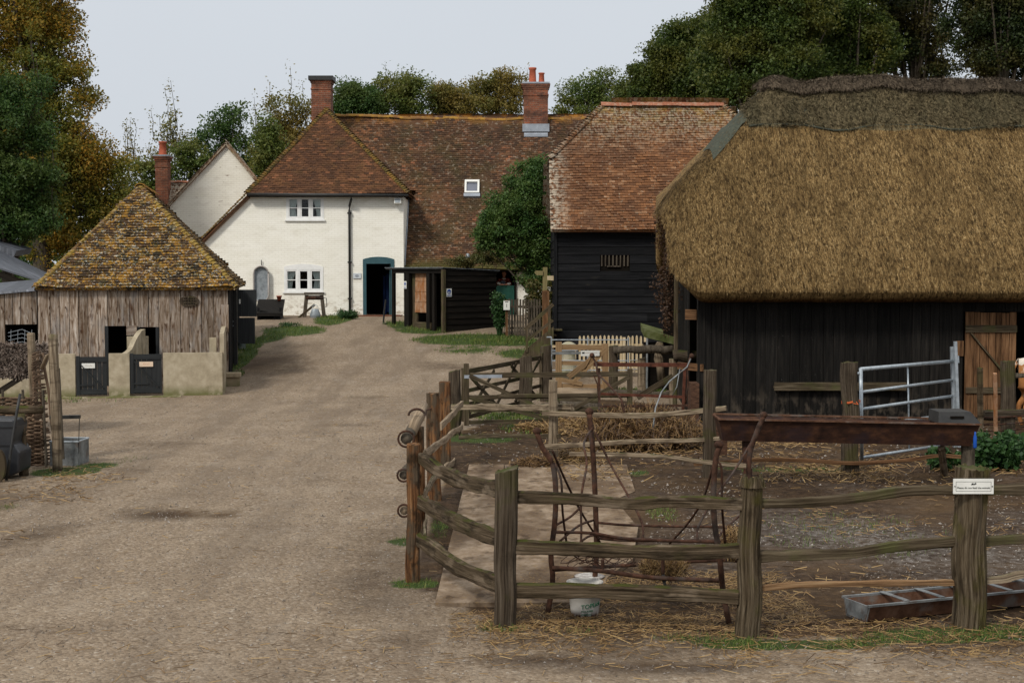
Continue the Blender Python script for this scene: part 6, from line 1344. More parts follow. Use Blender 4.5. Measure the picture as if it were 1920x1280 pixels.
# galvanised field gate
GA, GB = P(1612, 700, 21.0), P(1789, 700, 23.1)
mg = thing('metal_field_gate', (GA.x, 21.0, 0), 'shiny galvanised tubular field gate standing half open before the dark plank wall', 'gate')
DL, DR = 21.0, 23.0
mb = MB()
tubes = [(692, 677, .03), (735, 712, .024), (767, 742, .024), (800, 776, .024), (858, 831, .024)]
for yl, yr, r_ in tubes: tube(mb, [P(1614, yl, DL), P(1787, yr, DR)], r_, seg=12)
mb.build('bars', M['galv'], mg, True)
mb = MB(); tube(mb, [P(1614, 690, DL), P(1616, 862, DL)], .027, seg=12); mb.build('hanging_stile', M['galv'], mg, True)
mb = MB(); bar(mb, P(1785, 650, DR), P(1790, 838, DR), .05, .07, up=(0, -1, 0)); bar(mb, P(1791, 640, DR - .1), P(1798, 838, DR - .1), .045, .06, up=(0, -1, 0)); mb.build('latch_stile', M['galv'], mg)
mb = MB(); tube(mb, [P(1702, 684, 22.0), P(1705, 846, 22.0)], .013, seg=8); mb.build('middle_upright', M['galv'], mg, True)
mb = MB(); tube(mb, [P(1607, 700, DL), P(1616, 699, DL)], .02); tube(mb, [P(1786, 676, DR), P(1797, 668, DR - .1), P(1797, 680, DR - .1)], .015); mb.build('hinge', M['galv'], mg)
cd_ = thing('baler_twine', P(1600, 755, 20.8), 'orange twine tying the metal gate to its mossy post', 'twine'); mb = MB()
for k in range(3): tube(mb, [P(1578, 752 + k * 2, 20.75), P(1590, 754 + k * 1, 20.4), P(1604, 751 + k, 20.45), P(1613, 750 + k * 2, 20.9)], .006, seg=5)
tube(mb, [P(1604, 751, 20.45), P(1609, 758, 20.4), P(1600, 756, 20.4)], .006, seg=5); mb.build('cord', M['orange_cord'], cd_)

# long rusty water trough
TD = 19.0; tr = thing('water_trough', P(1590, 900, TD), 'long rusty brown steel water trough with a grey lid box at its right end', 'trough')
def T_(px, py, dd=0): return P(px, py, TD + dd)
Lf, Rt = T_(1348, 786), T_(1838, 796); zt = T_(1348, 786).z; zt2 = Rt.z; zb_l, zb_r = T_(1358, 828).z, T_(1830, 838).z; wd = .52
mb = MB(); xa, xb = Lf.x, Rt.x; xa2, xb2 = T_(1358, 828).x, T_(1826, 838).x
ring = lambda f: [V3((xa + (xb - xa) * f, TD, zt + (zt2 - zt) * f)), V3((xa2 + (xb2 - xa2) * f, TD + .12, zb_l + (zb_r - zb_l) * f)), V3((xa2 + (xb2 - xa2) * f, TD + wd - .12, zb_l + (zb_r - zb_l) * f)), V3((xa + (xb - xa) * f, TD + wd, zt + (zt2 - zt) * f))]
K = 12; inn = []
for i in range(K + 1):
    r_ = ring(i / K); mb.v += r_; c = (r_[0] + r_[3]) / 2
for i in range(K + 1):
    r_ = ring(.006 + .988 * i / K); c = (r_[0] + r_[1] + r_[2] + r_[3]) / 4; mb.v += [p + (c - p) * .06 + V3((0, 0, .004 if k in (0, 3) else .01)) for k, p in enumerate(r_)]
m_ = 4 * (K + 1)
for i in range(K):
    for k in range(3): a = 4 * i + k; mb.face((a, a + 1, a + 5, a + 4)[::-1], [(0, 0)] * 4); a += m_; mb.face((a, a + 1, a + 5, a + 4), [(0, 0)] * 4)
    for k in (0, 3): a = 4 * i + k; mb.face((a, a + 4, a + m_ + 4, a + m_))
for i in (0, K): mb.face([4 * i + k for k in range(4)]); mb.face([m_ + 4 * i + k for k in range(4)][::-1])
mb.build('basin', M['trough_rust'], tr)
mb = MB(); r0_, r1_ = ring(0), ring(1)
bar(mb, r0_[0] + V3((-.01, -.015, .006)), r1_[0] + V3((.01, -.015, .006)), .035, .022); bar(mb, r0_[3] + V3((0, .012, .022)), r1_[3] + V3((0, .012, .022)), .035, .022); bar(mb, r0_[0] + V3((0, 0, .01)), r0_[3] + V3((0, 0, .01)), .03, .02)
mb.build('rim', M['trough_side'], tr)
mb = MB(); x0, x1 = T_(1762, 770).x, T_(1822, 770).x; x2 = T_(1838, 797).x; y0, y1 = TD - .02, TD + wd + .02; zL = zt2 + .02; zH = zt2 + .17
prism(mb, [(x0 - .02, y0, zL), (x2, y0, zL), (x1, y0 + .06, zH), (x0, y0 + .06, zH)], (0, wd - .06, 0)); lb = mb.build('lid_box', M['iron'], tr)
mb = MB(); obox(mb, (T_(1782, 782).x, y0 + .005, T_(1782, 784).z), (.18, 0, 0), (0, .02, 0), (0, 0, .03)); mb.build('hand_hole', M['dark'], lb)
mb = MB(); post(mb, bp(1772, 888), P(1765, 838, TD + .2), .1, .06); leg = mb.build('leg', M['rail_pale'], tr)
for o_ in (leg,): pass
mb = MB(); post(mb, V3((T_(1410, 850).x, TD + .25, 0)), V3((T_(1405, 830).x, TD + .25, zb_l + .01)), .12, .1); mb.build('leg', M['trough_rust'], tr)
mb = MB(); post(mb, V3((T_(1826, 850).x, TD + .25, 0)), V3((T_(1826, 838).x, TD + .25, zb_r + .02)), .16, .14, amp=.25); mb.build('leg', M['bark'], tr)
mb = MB(); lathe(mb, T_(1828, 840, -.06), [(.02, 0), (.025, .02), (.025, .14), (.012, .19), (.012, .22)], 12); tag(mb.build('blue_bottle', M['plastic_blue'], None, True), 'blue plastic bottle hanging at the right end of the rusty trough', 'bottle')

# galvanised feed trough on the ground
ft = thing('feed_trough', bp(1640, 1177), 'long low galvanised feed trough split by cross bars, on the mud behind the sign post', 'trough')
c0 = V3((P(1628, 1147, 11.6).x, 11.58, .15)); dirv = V3((P(1920, 1120, 12.15).x - c0.x, .57, 0)); dirv.normalize(); nv_ = V3((-dirv.y, dirv.x, 0)); L_ = 2.6; W_ = .36; H_ = .135
def tp(a, n, z): return c0 + dirv * a + nv_ * n + V3((0, 0, z))
mb = MB(); th_ = .008
prism(mb, [tp(0, 0, 0), tp(L_, 0, 0), tp(L_, .05, -H_), tp(0, .05, -H_)], nv_ * th_); prism(mb, [tp(0, W_, 0), tp(L_, W_, 0), tp(L_, W_ - .05, -H_), tp(0, W_ - .05, -H_)], -nv_ * th_)
prism(mb, [tp(0, .055, -H_), tp(L_, .055, -H_), tp(L_, W_ - .055, -H_), tp(0, W_ - .055, -H_)], (0, 0, .008)); mb.build('basin', M['trough_side'], ft)
for a_ in (0, L_ - .012):
    mb = MB(); prism(mb, [tp(a_, -.002, .004), tp(a_, W_ + .002, .004), tp(a_, W_ - .04, -H_ - .005), tp(a_, .04, -H_ - .005)], dirv * .012); mb.build('end_plate', M['galv_dull'], ft)
mb = MB(); bar(mb, tp(-.01, -.004, .008), tp(L_ + .01, -.004, .008), .025, .018); bar(mb, tp(-.01, W_ + .004, .008), tp(L_ + .01, W_ + .004, .008), .025, .018); mb.build('rim', M['galv_dull'], ft)
for k in range(1, 6):
    mb = MB(); a_ = L_ * k / 8.2 * 1.12; prism(mb, [tp(a_, .0, .02), tp(a_ + .05, .0, .02), tp(a_ + .05, W_, .02), tp(a_, W_, .02)], (0, 0, .006)); mb.build('cross_bar', M['galv_dull'], ft)

# ------------------------------------------------------------------ near hay rack of bent rusty rods
hr = thing('hay_rack', P(1190, 1150, 12.4), 'rusty iron hay rack with knobbed corner rods behind the front fence rails', 'hay rack')
Df, Db = 11.95, 13.25
def rod(pts, r, name='rod', D=None, mat='rust', par=None):
    mb = MB(); Q = [P(p[0], p[1], p[2] if len(p) > 2 else D) for p in pts]; F = []
    for i in range(len(Q) - 1):
        p0, p1_, p2_, p3_ = Q[max(0, i - 1)], Q[i], Q[i + 1], Q[min(len(Q) - 1, i + 2)]
        for k in range(5):
            t = k / 5; F.append(.5 * ((2 * p1_) + (p2_ - p0) * t + (2 * p0 - 5 * p1_ + 4 * p2_ - p3_) * t * t + (3 * p1_ - p0 - 3 * p2_ + p3_) * t ** 3))
    F.append(Q[-1]); tube(mb, F, r, seg=8, amp=.08); return mb.build(name, M[mat], par or hr, True)
def knob(px, py, D, r, par): mb = MB(); ball(mb, P(px, py, D), r, r * .9, r * .85, 12, .15); mb.build('knob', M['rust'], par, True)
l1 = rod([(1007, 812), (1018, 840), (1036, 870), (1042, 920), (1040, 980), (1033, 1040), (1036, 1090), (1024, 1165)], .024, 'corner_post', Df); knob(1007, 808, Df, .037, l1)
l2 = rod([(1105, 775), (1112, 850), (1117, 960), (1118, 1040), (1114, 1098)], .027, 'corner_post', Db); knob(1105, 771, Db, .042, l2)
l3 = rod([(1349, 838), (1342, 862), (1338, 920), (1340, 980), (1349, 1040), (1356, 1110), (1370, 1182)], .024, 'corner_post', 11.6); knob(1348, 833, 11.6, .04, l3)
l4 = rod([(1432, 780), (1420, 808), (1406, 850), (1404, 900), (1405, 1000), (1400, 1098)], .025, 'corner_post', Db - .1); knob(1432, 777, Db - .1, .037, l4)
for pts, r, D in (([(1033, 997), (1110, 999), (1180, 1010), (1345, 1016)], .014, Df), ([(1118, 979), (1200, 985), (1398, 988)], .013, Db), ([(1035, 1064), (1130, 1070), (1220, 1082), (1352, 1088)], .02, Df - .02), ([(1040, 1068), (1130, 1062), (1350, 1050), (1400, 1056)], .016, Df + .5), ([(1114, 1008), (1180, 1013), (1300, 1013), (1400, 1014)], .012, Db)): rod(pts, r, 'rail', D)
for pts in ([(1036, 845, Df), (1060, 900, 12.3), (1090, 960, 12.9), (1125, 1016, 13.2)], [(1040, 868, Df), (1052, 900, Df), (1055, 960, Df + .1), (1062, 1015, Df + .2)], [(1112, 800, Db), (1095, 830, 13.0), (1100, 870, 12.7), (1090, 930, 12.4), (1090, 1000, 12.2), (1088, 1020, 12.1)],
            [(1116, 810, Db), (1150, 880, 13.1), (1190, 950, 12.6), (1205, 985, 12.4), (1205, 1010, 12.2)], [(1338, 870, 11.6), (1318, 935, 11.9), (1290, 980, 12.3), (1256, 1018, 12.8)], [(1345, 865, 11.6), (1353, 880, 11.6), (1354, 950, 11.7), (1360, 1020, 11.9)],
            [(1408, 830, Db), (1375, 885, 12.9), (1345, 925, 12.5), (1310, 985, 12.3), (1308, 1012, 12.2)], [(1040, 985, Df), (1070, 968, 12.3), (1090, 948, 12.5)], [(1050, 1014, Df), (1085, 985, 12.5), (1112, 975, Db)], [(1090, 1014, 12.2), (1112, 1003, 12.8), (1150, 1010, 12.9)], [(1400, 955, Db), (1360, 990, 12.6), (1346, 1008, 12.0)]):
    rod(pts, .0105)
for px in (1130, 1243): rod([(px, 1048, Df), (px, 1068 + (px - 1130) * .07, Df)], .016, 'short_upright')
rod([(1243, 1075, Df), (1247, 1098, Df)], .014, 'short_upright', mat='iron')
# wire and hay lying in it
mb = MB()
for k in range(16):
    c = P(1085 + k * 5, 1052 + random.uniform(-6, 8), 12.3 + random.uniform(-.2, .2)); r_ = random.uniform(.1, .22); a0 = random.uniform(0, 6)
    tube(mb, [c + V3((r_ * math.cos(a0 + i * .5), r_ * .5 * math.sin(a0 + i * .5), .04 * math.sin(i * .9 + k))) for i in range(8)], .0035, seg=4)
tag(mb.build('tangled_wire', M['rust']), 'tangle of thin rusty wire lying in the left half of the near hay rack', 'wire')
def heap(name, c, rx, ry, rz, n, L, w_, mat, label, cat, core=.72, corem='straw_dark', tilt=.5, up=.0):
    t_ = thing(name, c, label, cat); mb = MB(); ball(mb, V3(c) + V3((0, 0, up)), rx * core, ry * core, rz * core, 22, .25); mb.build('packed_core', M[corem], t_, True)
    d = unit(RNG.normal(size=(n, 3))); r = RNG.uniform(.7, 1.02, (n, 1)); p = d * r * np.array([rx, ry, rz]); k = (p[:, 2] + up) > -.02 if up == 0 else np.ones(n, bool)
    p = p[k] * (1 + .12 * np.sin(p[k][:, :1] * 9 + p[k][:, 1:2] * 7)); q_ = p + np.array(c)[None] + np.array([0, 0, up]); mass('stalks', straws(q_, L, w_, tilt), M[mat], t_); return t_
heap('hay_wisp', P(1240, 1066, 12.2), .2, .16, .075, 1500, .16, .0045, 'straw', 'wisp of pale hay caught on the lower rails of the near hay rack', 'hay', up=.01, core=.5, tilt=.9)
heap('hay_wisp', P(1372, 1020, 12.4), .09, .1, .14, 800, .12, .0045, 'straw', 'wisp of pale hay behind the round fence post at the rack end', 'hay', up=.01, core=.5, tilt=.9)
heap('hay_heap', V3((P(1205, 815, 23.4).x, 23.6, .12)), 1.0, .9, .52, 16000, .22, .011, 'straw_dark', 'big heap of brown hay inside the far rusty rack', 'hay', corem='straw_dark', tilt=1.2)
heap('straw_heap', V3((P(1130, 778, 25.6).x, 25.8, .03)), 1.5, .8, .2, 9000, .2, .012, 'straw', 'yellow straw spread behind the hay heap', 'straw')
heap('straw_tuft', V3((P(1070, 828, 21.6).x, 21.8, .0)), .34, .25, .2, 1600, .16, .009, 'straw', 'small tuft of straw right of the pale middle post', 'straw')
heap('brush_tuft', V3((P(1005, 838, 21.0).x, 21.1, .0)), .38, .2, .16, 1500, .18, .009, 'straw_dark', 'brown twiggy tuft on the ground left of the pale middle post', 'brushwood')
# lick bucket
bk = thing('feed_bucket', bp(1098, 1162), 'dirty white plastic feed bucket with green lettering under the bottom rail', 'bucket')
bc = V3(bp(1098, 1162)) + V3((0, .13, 0)); RB_ = .15; mb = MB(); lathe(mb, bc, [(.105, 0), (.112, .012), (.12, .05), (.15, .29), (.156, .29), (.156, .3), (.146, .3), (.11, .06), (.1, .02)], 32); bo = mb.build('body', M['plastic_white'], bk, True)
text('TOPLick', None, 0, bc.z + .088, .052, 'sign_green', bo, bend=(bc, .13, -.3), align='LEFT', slant=.16, name='lettering')
text('MOLASSES', None, 0, bc.z + .062, .022, 'sign_green', bo, bend=(bc, .124, -.3), align='LEFT', slant=.06); text('MINERAL', None, 0, bc.z + .034, .022, 'sign_green', bo, bend=(bc, .12, -.3), align='LEFT', slant=.06)
# flat white lid lying behind
c = P(1105, 1092, 13.3); c.z = .03; mb = MB(); lathe(mb, c, [(.0, 0), (.14, 0), (.145, .01), (.12, .016), (.0, .016)], 20); tag(mb.build('bucket_lid', M['plastic_white'], None, True), 'round white lid lying on the ground beyond the feed bucket', 'lid')
# ------------------------------------------------------------------ gates at the back of the pen
random.seed(99)
def seg_gate(name, A, B, zs, mat, label, stile=.09, bh=.075, th_=.03, braces=(), uprights=(), top=None, strap=None, group=None, cat='gate'):
    """field gate between two ground points: bars at heights zs, braces as (s0,z0,s1,z1) in 0..1 of width"""
    A = V3(A); B = V3(B); d = B - A; d.z = 0; L = d.length; u = d.normalized(); n = V3((u.y, -u.x, 0)); z0 = min(A.z, B.z)
    t_ = thing(name, A, label, cat, group)
    def pt(s, nn, z): return V3((A.x, A.y, 0)) + u * (s * L) + n * nn + V3((0, 0, A.z + (B.z - A.z) * s + z))
    zt = top or max(zs) + .12
    for s in (0, 1):
        mb = MB(); o = pt(s, 0, zs[0] - .06) - u * (stile if s else 0) - n * .035; obox(mb, o, u * stile, n * .07, V3((0, 0, (zt if s == 0 else max(zs) + .1) - zs[0] + .06))); mb.build('stile', M[mat], t_)
    for z in zs:
        mb = MB(); rail(mb, pt(.02, 0, z), pt(.98, 0, z), bh * (1.25 if z == max(zs) else 1), th_, n=8, wob=.008, amp=.06, sq=.95, seg=12); mb.build('bar', M[mat], t_)
    for (a, za, b, zb) in braces:
        mb = MB(); bar(mb, pt(a, -.03, za), pt(b, -.03, zb), bh, .022, up=n) if False else bar(mb, pt(a, th_ * .5 + .014, za), pt(b, th_ * .5 + .014, zb), .022, bh, up=(0, 0, 1)); mb.build('brace', M[mat], t_)
    for s in uprights:
        mb = MB(); bar(mb, pt(s, th_ * .5 + .013, zs[0]), pt(s, th_ * .5 + .013, max(zs)), .022, bh, up=n); mb.build('brace', M[mat], t_)
    if strap:
        s0, s1, z = strap; mb = MB(); obox(mb, pt(s0, th_ * .5 + .01, z - .03), u * ((s1 - s0) * L), n * .015, V3((0, 0, .06))); mb.build('hinge_strap', M['lead' if mat == 'gate_old' else 'galv_dull'], t_)
    return t_, pt
# two old gates closing the pen corner
z26 = 26.0; A0 = V3((P(870, 805, z26).x, z26, G(-.9, 26))); B0 = V3((P(1185, 805, 26.6).x, 26.6, G(2.2, 26.6)))
ga_, gp_ = seg_gate('field_gate', A0, B0, [.14, .36, .6, .98][:3] + [1.0], 'gate_old', 'old grey five-barred gate facing the camera behind the pale middle post', top=1.22, braces=[(.03, 1.0, .42, .42), (.42, .42, .5, .2), (.5, .16, .03, .6), (.98, .95, .55, .2)], strap=(.0, .22, .98))
mb = MB(); rail(mb, gp_(.2, .05, .62), gp_(.98, .05, .62), .07, .03, n=6, wob=.01); mb.build('bar', M['gate_old'], ga_)
A1 = V3((P(868, 790, 26.4).x, 26.5, G(-.9, 26.5))); B1 = V3((P(1016, 750, 31.5).x, 31.5, G(.7, 31.5)))
gb_, gp2 = seg_gate('field_gate', A1, B1, [.16, .4, .66, 1.02], 'gate_old', 'old grey gate running back at an angle beside the track', top=1.1, braces=[(.04, .98, .4, .16), (.34, .16, .62, 1.0), (.55, .98, .9, .18), (.04, .2, .34, .95), (.6, .2, .95, .98)])
gpst = [thing('gate_post', bp(984, 772), 'mossy grey post with a broken top midway along the angled gate', 'post'), thing('gate_post', bp(1022, 752), 'dark square post where the angled gate meets the new wooden gate', 'post')]
for t_, (px, pb, pt_, w_) in zip(gpst, ((986, 775, 668, 24), (1024, 752, 648, 22))):
    b = bp(px, pb); mb = MB(); post(mb, b, P(px, pt_, b.y), w_ * b.y / FPX, slant=.05); mb.build('shaft', M['post_grey'], t_)
    mb = MB(); c = P(px, pt_ + 3, b.y); ball(mb, c, .1, .09, .06, 10, .4); mb.build('moss_cap', M['post_round'], t_)
# newer wooden gate with sign and strap
b = GP(1040, 741); A2 = V3((P(1042, 741, 34).x, 34, G(1, 34))); B2 = V3((P(1140, 741, 34.2).x, 34.2, G(2.3, 34.2)))
gc_, gp3 = seg_gate('wooden_gate', A2, B2, [.15, .42, .7, 1.08], 'gate_new', 'newer light brown wooden gate with iron strap and a small white sign', stile=.14, bh=.1, top=1.2, braces=[(.95, 1.05, .3, .2), (.1, .3, .5, .2)], strap=(-.1, .5, .93))
FG = Fr(A2.x, A2.y - .06, math.atan2(B2.y - A2.y, B2.x - A2.x)); a, zt = FG.hit(1089, 657); b_, zb = FG.hit(1124, 667)
mb = MB(); FG.box(mb, a, b_, .0, .012, zb, zt); sp_ = mb.build('sign_panel', M['sign_white'], gc_)
mb = MB(); FG.box(mb, a + .03, a + .09, .011, .0135, (zb + zt) / 2 - .012, (zb + zt) / 2 + .03); mb.build('sign_mark', M['sign_ink'], sp_)
mb = MB(); 
for k in range(9): FG.box(mb, a + .11 + k * .033, a + .11 + k * .033 + .024, .011, .0135, (zb + zt) / 2 + .0, (zb + zt) / 2 + .016)
mb.build('sign_writing', M['sign_ink_soft'], sp_)
for px, pb, pt_, w_, mt, lab in ((1150, 752, 648, 17, 'post_grey', 'dark mossy post just right of the newer wooden gate'), (1203, 760, 671, 15, 'rail_pale', 'pale split post below the mossy hut roof')):
    b = V3((P(px, pb, 33.4).x, 33.4, .05)); t_ = thing('gate_post', b, lab, 'post'); mb = MB(); post(mb, b, P(px, pt_, 33.4), w_ * 33.4 / FPX, slant=.02); mb.build('shaft', M[mt], t_)
b = bp(1262, 770); t_ = thing('rail_post', b, 'pale split post under the thick grey rail beside the barn corner', 'post'); mb = MB(); post(mb, b, P(1262, 672, b.y), .17, .12); mb.build('shaft', M['rail_pale'], t_)
lf2 = thing('log_barrier', V3((P(1100, 760, 29).x, 29, .05)), 'stacked rough logs and slabs lying behind the old front-facing gate', 'log barrier')
for (xa_, ya_, xb_, yb_, D, r_, m_) in ((1045, 737, 1120, 741, 28.5, .11, 'dry_wood'), (1048, 748, 1125, 753, 28.0, .09, 'gate_old'), (1050, 760, 1122, 764, 27.8, .1, 'bark'), (1150, 657, 1262, 654, 33.2, .09, 'bark'), (1262, 666, 1305, 667, 29.4, .11, 'post_grey'), (1140, 735, 1260, 740, 31, .07, 'bark')):
    mb = MB(); rail(mb, P(xa_, ya_, D), P(xb_, yb_, D), r_ * 2, r_ * 1.6, n=8, amp=.2, sq=.2); mb.build('log', M[m_], lf2, True)
# silvery tube gate, picket fence, picket gate
tg = thing('tube_gate', V3((P(1032, 700, 36.5).x, 36.5, .1)), 'thin silver tube gate in front of the picket fence', 'gate'); mb = MB(); D = 36.5
for (a, b) in (((1033, 637), (1180, 637)), ((1033, 676), (1180, 676)), ((1033, 694), (1180, 694)), ((1033, 657), (1083, 657))): tube(mb, [P(*a, D), P(*b, D)], .014, seg=7)
for px in (1034, 1102, 1178): tube(mb, [P(px, 632, D), P(px, 706, D)], .02, seg=7)
tube(mb, [P(1025, 632, D), P(1034, 632, D)], .018, seg=7); mb.build('frame', M['galv'], tg)
pk = thing('picket_fence', V3((P(1085, 700, 38).x, 38, .1)), 'cream wooden picket fence with pointed pales before the tiled barn', 'fence'); D = 38.0
def pickets(par, px0, px1, n):
    for i in range(n):
        px = px0 + (px1 - px0) * i / (n - 1); a = P(px, 698, D); b = P(px, 633, D); w_ = .058 ; mb = MB(); h_ = random.uniform(-.01, .012)
        x = a.x; prism(mb, [(x - w_ / 2, D, a.z), (x + w_ / 2, D, a.z), (x + w_ / 2, D, b.z + h_), (x + w_ * .3, D, b.z + .045 + h_), (x, D, b.z + .06 + h_), (x - w_ * .3, D, b.z + .045 + h_), (x - w_ / 2, D, b.z + h_)], (0, -.02, 0)); mb.build('pale', M['picket'], par)
    for py in (647, 688):
        mb = MB(); bar(mb, P(px0 - 3, py, D + .02), P(px1 + 3, py, D + .02), .03, .07, up=(0, 0, 1)); mb.build('rail', M['picket'], par)
    mb = MB(); bar(mb, P(px0 - 2, 652, D - .03), P(px1 + 2, 652, D - .03), .02, .09); mb.build('rail', M['picket'], par)
pickets(pk, 1087, 1164, 11)
mb = MB()
for px in (1048, 1068, 1078):
    a = P(px, 698, D); obox(mb, (a.x - .03, D, a.z), (.06, 0, 0), (0, .02, 0), (0, 0, .72))
    mb.build('pale', M['picket'], pk); mb = MB()
mb = MB(); bar(mb, P(1030, 649, D + .02), P(1086, 649, D + .02), .03, .06); mb.build('rail', M['picket'], pk)
pg = thing('picket_gate', V3((P(1185, 700, 38).x, 38, .1)), 'narrow cream picket gate with thin wires at the right end of the picket fence', 'gate'); pickets(pg, 1178, 1209, 5)
for px in (1170, 1179):
    mb = MB(); a = P(px, 700, D - .03); obox(mb, (a.x - .045, D - .06, a.z), (.08, 0, 0), (0, .05, 0), (0, 0, P(px, 632, D).z - a.z)); mb.build('stile', M['picket'], pg)
mb = MB()
for py in (658, 675, 692): tube(mb, [P(1180, py, D - .05), P(1211, py, D - .05)], .009, seg=6)
mb.build('wire', M['galv'], pg)
# staddle stone
c = V3((P(1066, 700, 37).x, 37, G(1.5, 37))); ss = thing('staddle_stone', c, 'pale mushroom-shaped staddle stone behind the newer wooden gate', 'staddle stone')
mb = MB(); z0 = 0; zt = P(1066, 655, 37).z - c.z; lathe(mb, c, [(.24, 0), (.23, .1), (.17, zt * .9), (.16, zt)], 18); mb.build('stem', M['staddle'], ss, True)
mb = MB(); lathe(mb, c + V3((0, 0, zt)), [(.17, 0), (.24, .01), (.25, .06), (.2, .13), (.1, .19), (.02, .21)], 22); mb.build('cap', M['staddle'], ss, True)
# mossy-lidded hut with a rough carved post
hut = thing('low_hut', V3((P(1235, 720, 34.5).x, 34.5, .08)), 'small black hut with a sloping moss-green lid between picket gate and thatched barn', 'hut'); D = 34.6
p_ = [P(1207, 617, D), P(1266, 634, D), P(1266, 646, D), P(1208, 632, D)]; mb = MB(); prism(mb, p_, (0, .9, .12)); mb.build('lid', mk('mossy_lid', [(.04, .05, .015), (.09, .1, .035), (.14, .15, .08)], ns=5, bstr=.3), hut)
mb = MB(); a, b = P(1211, 632, D + .05), P(1264, 700, D + .05); obox(mb, (a.x, D + .1, .05), (b.x - a.x, 0, 0), (0, .7, 0), (0, 0, a.z - .2)); mb.build('body', M['dark'], hut)
mb = MB(); post(mb, (a.x + .03, D + .03, .05), (a.x + .03, D + .03, a.z), .05); mb.build('corner_post', M['galv_dull'], hut)
b = V3((P(1236, 700, 33.9).x, 33.9, .08)); rs = thing('gnarled_post', b, 'gnarled split post with a waist standing before the low black hut', 'post')
mb = MB(); sweep(mb, [P(1240, 712, 33.9), P(1238, 690, 33.9), P(1235, 672, 33.9), P(1233, 662, 33.9), P(1236, 650, 33.9), P(1237, 641, 33.9)], [.1, .09, .12, .07, .13, .07], [.08, .07, .07, .05, .08, .05], seg=12, amp=.3, up=(0, -1, 0)); mb.build('shaft', M['rail_pale'], rs, True)
# far rusty rack beside the barn
fr_ = thing('hay_rack', V3((P(1205, 820, 24).x, 24, 0)), 'red rusty hay rack standing over the hay heap near the barn corner', 'hay rack'); D = 24.2
def rod2(pts, r, name='rod', mat='rust', sqr=False):
    mb = MB(); Q = [P(p[0], p[1], p[2] if len(p) > 2 else D) for p in pts]
    if sqr: bar(mb, Q[0], Q[-1], r, r * 1.3, up=(0, -1, 0) if abs(Q[0].x - Q[-1].x) < .2 else (0, 0, 1))
    else: tube(mb, Q, r, seg=7, amp=.08)
    return mb.build(name, M[mat], fr_, not sqr)
rod2([(1113, 683), (1292, 684)], .05, 'top_rail', 'rust_red', True); rod2([(1122, 738), (1280, 744)], .035, 'rail', 'rust_red', True); rod2([(1125, 762, 23.6), (1290, 760, 23.6)], .03, 'rail', 'rust', True)
rod2([(1123, 690), (1124, 815)], .045, 'leg', 'rust', True); rod2([(1284, 690), (1278, 818)], .045, 'leg', 'rust_red', True)
rod2([(1110, 666, 24), (1118, 682, 24), (1120, 700, 23.9), (1140, 720, 23.5), (1165, 748, 23), (1171, 775, 22.8)], .018); rod2([(1110, 666, 24), (1098, 690, 24.6), (1075, 700, 25.2)], .018, mat='gate_new')
rod2([(1297, 668, 24), (1288, 688, 24), (1255, 715, 23.6), (1240, 735, 23.4), (1229, 765, 23), (1224, 805, 22.8)], .012, mat='galv_dull'); rod2([(1275, 690), (1269, 725), (1258, 745)], .008, mat='galv_dull'); rod2([(1113, 703), (1120, 720), (1122, 745)], .012)
rod2([(1295, 668), (1288, 690), (1290, 720), (1284, 760)], .02)
for px, py in ((1110, 666), (1297, 667)):
    mb = MB(); ball(mb, P(px, py, 24), .045, amp=.1); mb.build('knob', M['rust'], fr_, True)
mb = MB(); bar(mb, P(1113, 670, 24.3), P(1066, 706, 24.8), .09, .03, up=(0, -1, 0)); mb.build('wood_strut', M['gate_new'], fr_); mb = MB(); bar(mb, P(1262, 705, 24.8), P(1195, 745, 25.2), .1, .03, up=(0, -1, 0)); mb.build('wood_strut', M['gate_old'], fr_)
# brick pier low beside the barn corner
mb = MB(); obox(mb, (P(1296, 770, 27.4).x, 27.45, -.05), (.16, 0, 0), (0, .5, 0), (0, 0, .8)); tag(mb.build('brick_pier', M['brick_dark']), 'low red brick pier under the rail at the barn corner', 'pier')
mb = MB(); a = P(1343, 870, 20.6); cbox(mb, (P(1348, 820, 21.2).x, 21.2, .45), .22, .16, .55, .1); tag(mb.build('brick_stack', M['brick_dark']), 'short stack of red bricks right of the inner fence post, under the trough end', 'bricks')

# ------------------------------------------------------------------ wooden steps, signpost, picket panel by the bay tree
stp = thing('barn_steps', V3((P(1010, 665, 39.5).x, 39.5, .55)), 'dark wooden steps with a sloping handrail beside the tiled barn', 'steps'); D = 39.3
def hb(a, b, w_, h_, D0=D, D1=None, name='handrail', mat='gate_old'):
    mb = MB(); bar(mb, P(*a, D0), P(*b, D1 or D0), w_, h_); mb.build(name, M[mat], stp)
hb((984, 618), (1037, 570), .06, .1); hb((986, 640), (1037, 600), .05, .07, name='lower_rail'); 
for px, y0, y1 in ((988, 616, 652), (1030, 577, 640)):
    mb = MB(); bar(mb, P(px, y1 + 8, D), P(px, y0, D), .07, .07, up=(0, -1, 0)); mb.build('post', M['gate_old'], stp)
mb = MB(); prism(mb, [P(978, 668, D), P(986, 655, D), P(1038, 612, D), P(1038, 640, D), P(1010, 672, D)], (0, .06, 0)); mb.build('string_board', M['gate_old'], stp)
for k in range(5):
    mb = MB(); c = P(990 + k * 11, 660 - k * 10, D + .1); obox(mb, c, (.3, 0, 0), (0, .8, 0), (0, 0, .04)); mb.build('tread', M['gate_old'], stp)
sgp = thing('footpath_signpost', V3((P(1022, 640, 41).x, 41, .7)), 'beige wooden signpost with two pointing arms right of the bay tree', 'signpost'); D = 41.0
mb = MB(); bar(mb, P(1020, 640, D), P(1022, 501, D), .13, .1, up=(0, -1, 0)); mb.build('post', M['wood_beige'], sgp)
